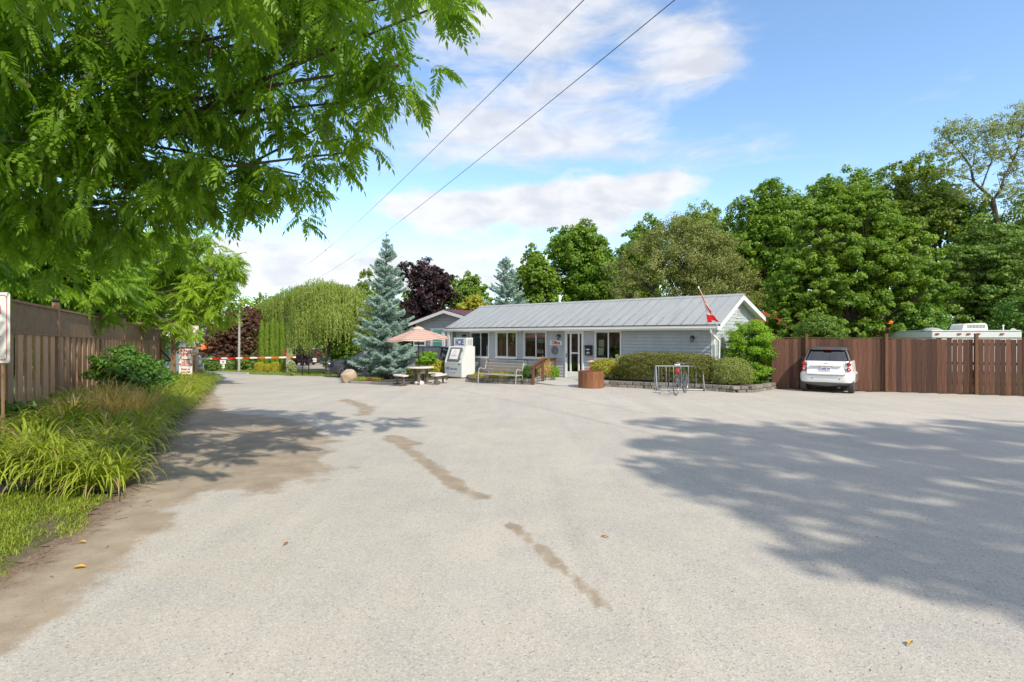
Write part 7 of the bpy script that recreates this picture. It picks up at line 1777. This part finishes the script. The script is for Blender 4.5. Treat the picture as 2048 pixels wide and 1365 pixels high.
def frond_tree(name, label, lobes, base, mk, ntips, per, fsize, seed, keep_parts=0, limbr=.2, npair=7, ll=.125, lw=.046, droop=.35, down=.35, group=None, sub=.4):
    rs = np.random.default_rng(seed); b = np.array(base, float); t = thing(name, label, 'tree', b, 0, group)
    lo = [np.array(l)-np.concatenate([b, [0, 0, 0]]) for l in lobes]; vol = np.array([l[3]*l[4]*l[5] for l in lo])**.8; pr = vol/vol.sum()
    tips = []; cen = []
    for l, p in zip(lo, pr):
        k = int(ntips*p); d = unit(rs.normal(size=(k, 3)))*(rs.random((k, 1))**(1/2.6)); tips.append(l[:3]+d*l[3:6]); cen.append(np.tile(l[:3], (k, 1)))
    tips = np.concatenate(tips); cen = np.concatenate(cen); nT = len(tips)
    q = MB(); fk = Vector((.2, .1, lo[0][2]*.5+1)); q.tube([(0, 0, -.2), (.05, .0, 1.2), tuple(fk)], [limbr*1.4, limbr*1.1, limbr*.95], 10)
    for l in lo:
        c = Vector(l[:3]); m1 = fk.lerp(c, .5)+Vector((rs.normal()*.6, rs.normal()*.6, .35+rs.normal()*.4+(1.6 if l[1]+b[1] < 7 else 0))); q.tube([fk, fk.lerp(m1, .5)+Vector((0, 0, .2)), m1, m1.lerp(c, .6)+Vector(rs.normal(size=3))*.12, c], [limbr*.55, limbr*.42, limbr*.30, limbr*.2, limbr*.12], 7)
    q.build('trunk', M['bark'], t)
    q = MB()
    for i in range(0, nT, 2):
        a = Vector(cen[i]); e = Vector(tips[i]); q.tube([a.lerp(e, .15), a.lerp(e, .55)+Vector(rs.normal(size=3))*.06, e], [.014, .009, .004], 4, False)
    tag(q.build('branches', M['palebark'], t), kind='stuff')
    O = np.repeat(tips, per, 0)+rs.normal(size=(nT*per, 3))*.05; out = unit(np.repeat(tips-cen, per, 0)+rs.normal(size=(nT*per, 3))*.15*0)
    Dr = out*.55+unit(rs.normal(size=(nT*per, 3))); Dr[:, 2] = Dr[:, 2]*.45-down; sc_ = fsize*rs.uniform(.7, 1.15, len(O))
    idx = np.arange(len(O)); near = []
    if keep_parts:
        w = O+b; vis = (w[:, 1] > 2) & (np.abs(w[:, 0]/np.maximum(w[:, 1], .1)) < .9) & ((w[:, 2]-CZ)/np.maximum(w[:, 1], .1) < .6); d = np.where(vis, w[:, 1], 1e9); near = np.argsort(d)[:keep_parts]
        tms = []
        for v in range(5):
            tv, tf = frond_tmpl(npair+(v % 2), 1.0, ll/.48, lw/.48, droop+.08*(v-2), 400+v, True); o = np_mesh('leaf', tv, np.array(tf), LM[mk], None, np.full(len(tv), .15+.16*v)); tms.append(o.data); bpy.data.objects.remove(o)
        for me in tms: me.validate()
        f, s, u = frond_frames(O[near], Dr[near], rs)
        for j, i in enumerate(near):
            mt = Matrix(((f[j][0], s[j][0], u[j][0], O[i][0]), (f[j][1], s[j][1], u[j][1], O[i][1]), (f[j][2], s[j][2], u[j][2], O[i][2]), (0, 0, 0, 1))); o = link('leaf', tms[j % 5], t); o.matrix_basis = mt@Matrix.Scale(float(sc_[i]), 4)
        idx = np.setdiff1d(idx, near)
    nv = 3; parts = np.array_split(rs.permutation(idx), nv)
    VV = []; FF = []; TT = []; off_ = 0
    for v, ii in enumerate(parts):
        tv, tf = frond_tmpl(npair, 1.0, ll/.48, lw/.48, droop+.1*(v-1), 500+v, False); f, s, u = frond_frames(O[ii], Dr[ii], rs)
        V = O[ii][:, None]+(tv[None, :, 0:1]*f[:, None]+tv[None, :, 1:2]*s[:, None]+tv[None, :, 2:3]*u[:, None])*sc_[ii][:, None, None]
        VV.append(V.reshape(-1, 3)); FF.append((off_+np.arange(len(ii))[:, None, None]*len(tv)+np.array(tf)[None]).reshape(-1, 4)); off_ += len(ii)*len(tv); TT.append(np.repeat(rs.random(len(ii)), len(tv))*.8+np.tile(rs.random(len(tv))*.2, len(ii)))
    tag(np_mesh('foliage', np.concatenate(VV), np.concatenate(FF), LM[mk], t, np.concatenate(TT)), kind='stuff'); return t
WL = [(40, 40, 7.6, 190), (230, 90, 8, 190), (420, 70, 8.2, 190), (590, 60, 8, 160), (720, 60, 8, 120), (830, -20, 7.6, 110), (895, 5, 7.6, 45), (800, 130, 8, 80), (745, 200, 8.4, 80), (650, 250, 9, 110), (600, 350, 9.4, 85), (565, 392, 9.6, 58), (475, 365, 9.4, 80), (400, 260, 8.8, 170), (200, 270, 8.6, 190), (30, 260, 8.4, 190), (60, 420, 9.5, 130), (220, 410, 9.8, 130), (340, 400, 10, 110), (-150, 150, 8.5, 240), (-140, 380, 9, 200), (430, 405, 9.6, 65), (700, 305, 8.6, 45), (120, -120, 7.4, 220), (500, -120, 7.6, 220), (560, -140, 5.2, 150), (420, -150, 5.3, 160), (720, -150, 5.4, 110), (820, -150, 5.7, 100), (300, -150, 5.6, 160)]
wl = [L3(px, py, Y, r, 1.15) for px, py, Y, r in WL]+[(.7, 5.5, 7.4, .8, .8, .6), (1.9, 5.3, 8.1, .7, .7, .5), (-.6, 5.6, 7.0, .8, .8, .6), (-1.5, 3.4, 5.6, .8, .8, .6), (-2.6, 3.8, 5.6, .9, .9, .6), (-1.2, 4.3, 6.0, .8, .8, .6), (-3.6, 4.2, 5.6, 1.0, 1.0, .7), (-.3, 4.6, 6.5, .7, .7, .5), (-4.6, 4.6, 5.8, 1.0, 1.0, .7)]
wt_ = frond_tree('walnut_tree', 'walnut tree with long drooping compound leaves overhanging from the upper left', wl, (-11.9, 10.2, gz(-11.9, 10.2)), 'walnut', 1080, 6, .52, 21, keep_parts=295, limbr=.12, npair=8, lw=.042)
for px, py, Y in ((47, 163, 5.9), (56, 171, 5.95), (172, 154, 6.3), (272, 188, 6.4), (181, 150, 6.3)):
    p = at(px, py, Y)-wt_.location; q = MB(); q.lathe([(0, -.027), (.014, -.023), (.024, -.012), (.027, 0), (.024, .012), (.014, .023), (0, .027)], 14); q.tube([(0, 0, .02), (.01, 0, .10), (-.01, .02, .22)], .002, 4, False); o = q.build('nut', M['nut'], wt_); o.location = p
AL = [(425, 540, 25, 55), (455, 590, 25, 36), (458, 530, 25, 30), (440, 630, 26, 24), (400, 600, 25, 55), (350, 545, 27, 60), (362, 635, 24, 32), (300, 590, 34, 60), (330, 500, 26, 60), (395, 490, 25, 40), (372, 668, 23, 18), (250, 610, 30, 40)]
frond_tree('ailanthus_tree', 'bright yellow green tree with feathery leaves overhanging the end of the lattice fence', [L3(px, py, Y, r) for px, py, Y, r in AL], (xat(250, 26), 26, gz(-18, 26)), 'ailanthus', 620, 7, .62, 22, npair=8, ll=.11, lw=.038, limbr=.13, down=.25)
BL = [(60, 560, 16, 90), (180, 560, 17, 80), (120, 610, 18, 70), (240, 590, 24, 70), (20, 470, 16, 90), (140, 480, 17, 80), (-80, 560, 15, 110), (230, 520, 20, 60)]
frond_tree('ailanthus_tree', 'green feathery leaved tree standing behind the first lattice panels', [L3(px, py, Y, r) for px, py, Y, r in BL], (xat(20, 17.5), 17.5, gz(-16, 17.5)), 'walnut', 620, 7, .60, 23, npair=8, ll=.12, lw=.042, limbr=.13, down=.2)
btree('deciduous_tree', 'dark leafy tree deep behind the lattice fence at the left edge', -60, 210, 400, 700, 26, 'leftback', 30000, .17, 51, 10, group='trees behind the lattice fence')
btree('deciduous_tree', 'green tree behind the middle of the lattice fence', 150, 390, 470, 700, 31, 'leftback', 28000, .18, 52, 10, group='trees behind the lattice fence')
for k, (x0, x1, y0, y1, Y) in enumerate(((-40, 120, 590, 760, 20), (90, 240, 600, 740, 24), (220, 340, 610, 730, 30))):
    tree('shrub', ('pale sunlit shrub just behind the lattice fence at the left edge', 'sunlit shrub behind the second lattice panel', 'sunlit shrub behind the far lattice panels')[k], px_lobes(x0, x1, y0, y1, Y, 6, 110+k), (xat((x0+x1)/2, Y), Y, gz(xat((x0+x1)/2, Y), Y)), LM['ailanthus'], 9000, .12, 'shrub', .06, 'shrubs behind the lattice fence', .28, 110+k)
# the shade tree standing beside and behind the viewpoint: only its shadow reaches the lot
def shade_tree():
    S = [(3.9, 11.6, 10, 1.0), (5.6, 10.4, 10, 1.5), (3.4, 9.2, 9, 1.1), (2.9, 7.5, 8, .95), (4.5, 8.0, 9, 1.6), (6.5, 8.5, 10, 1.9), (9, 9.2, 11, 2.2), (11.5, 9, 11, 2.2), (5.0, 6.2, 9, 1.5), (7.5, 6.2, 9, 1.9), (10, 6.0, 9, 2.2), (3.6, 4.75, 8, .7), (4.7, 4.6, 8.4, 1.0), (6.5, 4.2, 8, 1.4), (9, 3.6, 8, 1.8), (12.5, 5, 9, 2.2), (7.6, 10.6, 10.5, 1.1), (10, 11, 11, 1.2), (14, 8, 11, 2), (2.3, 7.0, 7.6, .5), (3.0, 11.9, 10, .5), (2.2, 8.0, 7.8, .55), (2.6, 9.6, 9, .6), (2.9, 4.6, 7.5, .5), (3.9, 3.9, 7.6, .8), (5.4, 3.4, 7.6, 1.0), (7.5, 2.8, 8, 1.4), (3.2, 5.8, 8.4, .9), (12, 10.6, 11, 1.6)]
    lo = [(x+.571*h*1.75, y-.876*h*1.75, h*1.75, r, r, r*.8) for x, y, h, r in S]; base = (17.5, -8.5, 0)
    tree('maple_tree', 'large shade tree standing right beside the viewpoint whose shadow lies on the lot', lo, base, LM['maple'], 40000, .19, 'tree', .35, None, .22, 66, subs=2, inner=.4)
shade_tree()
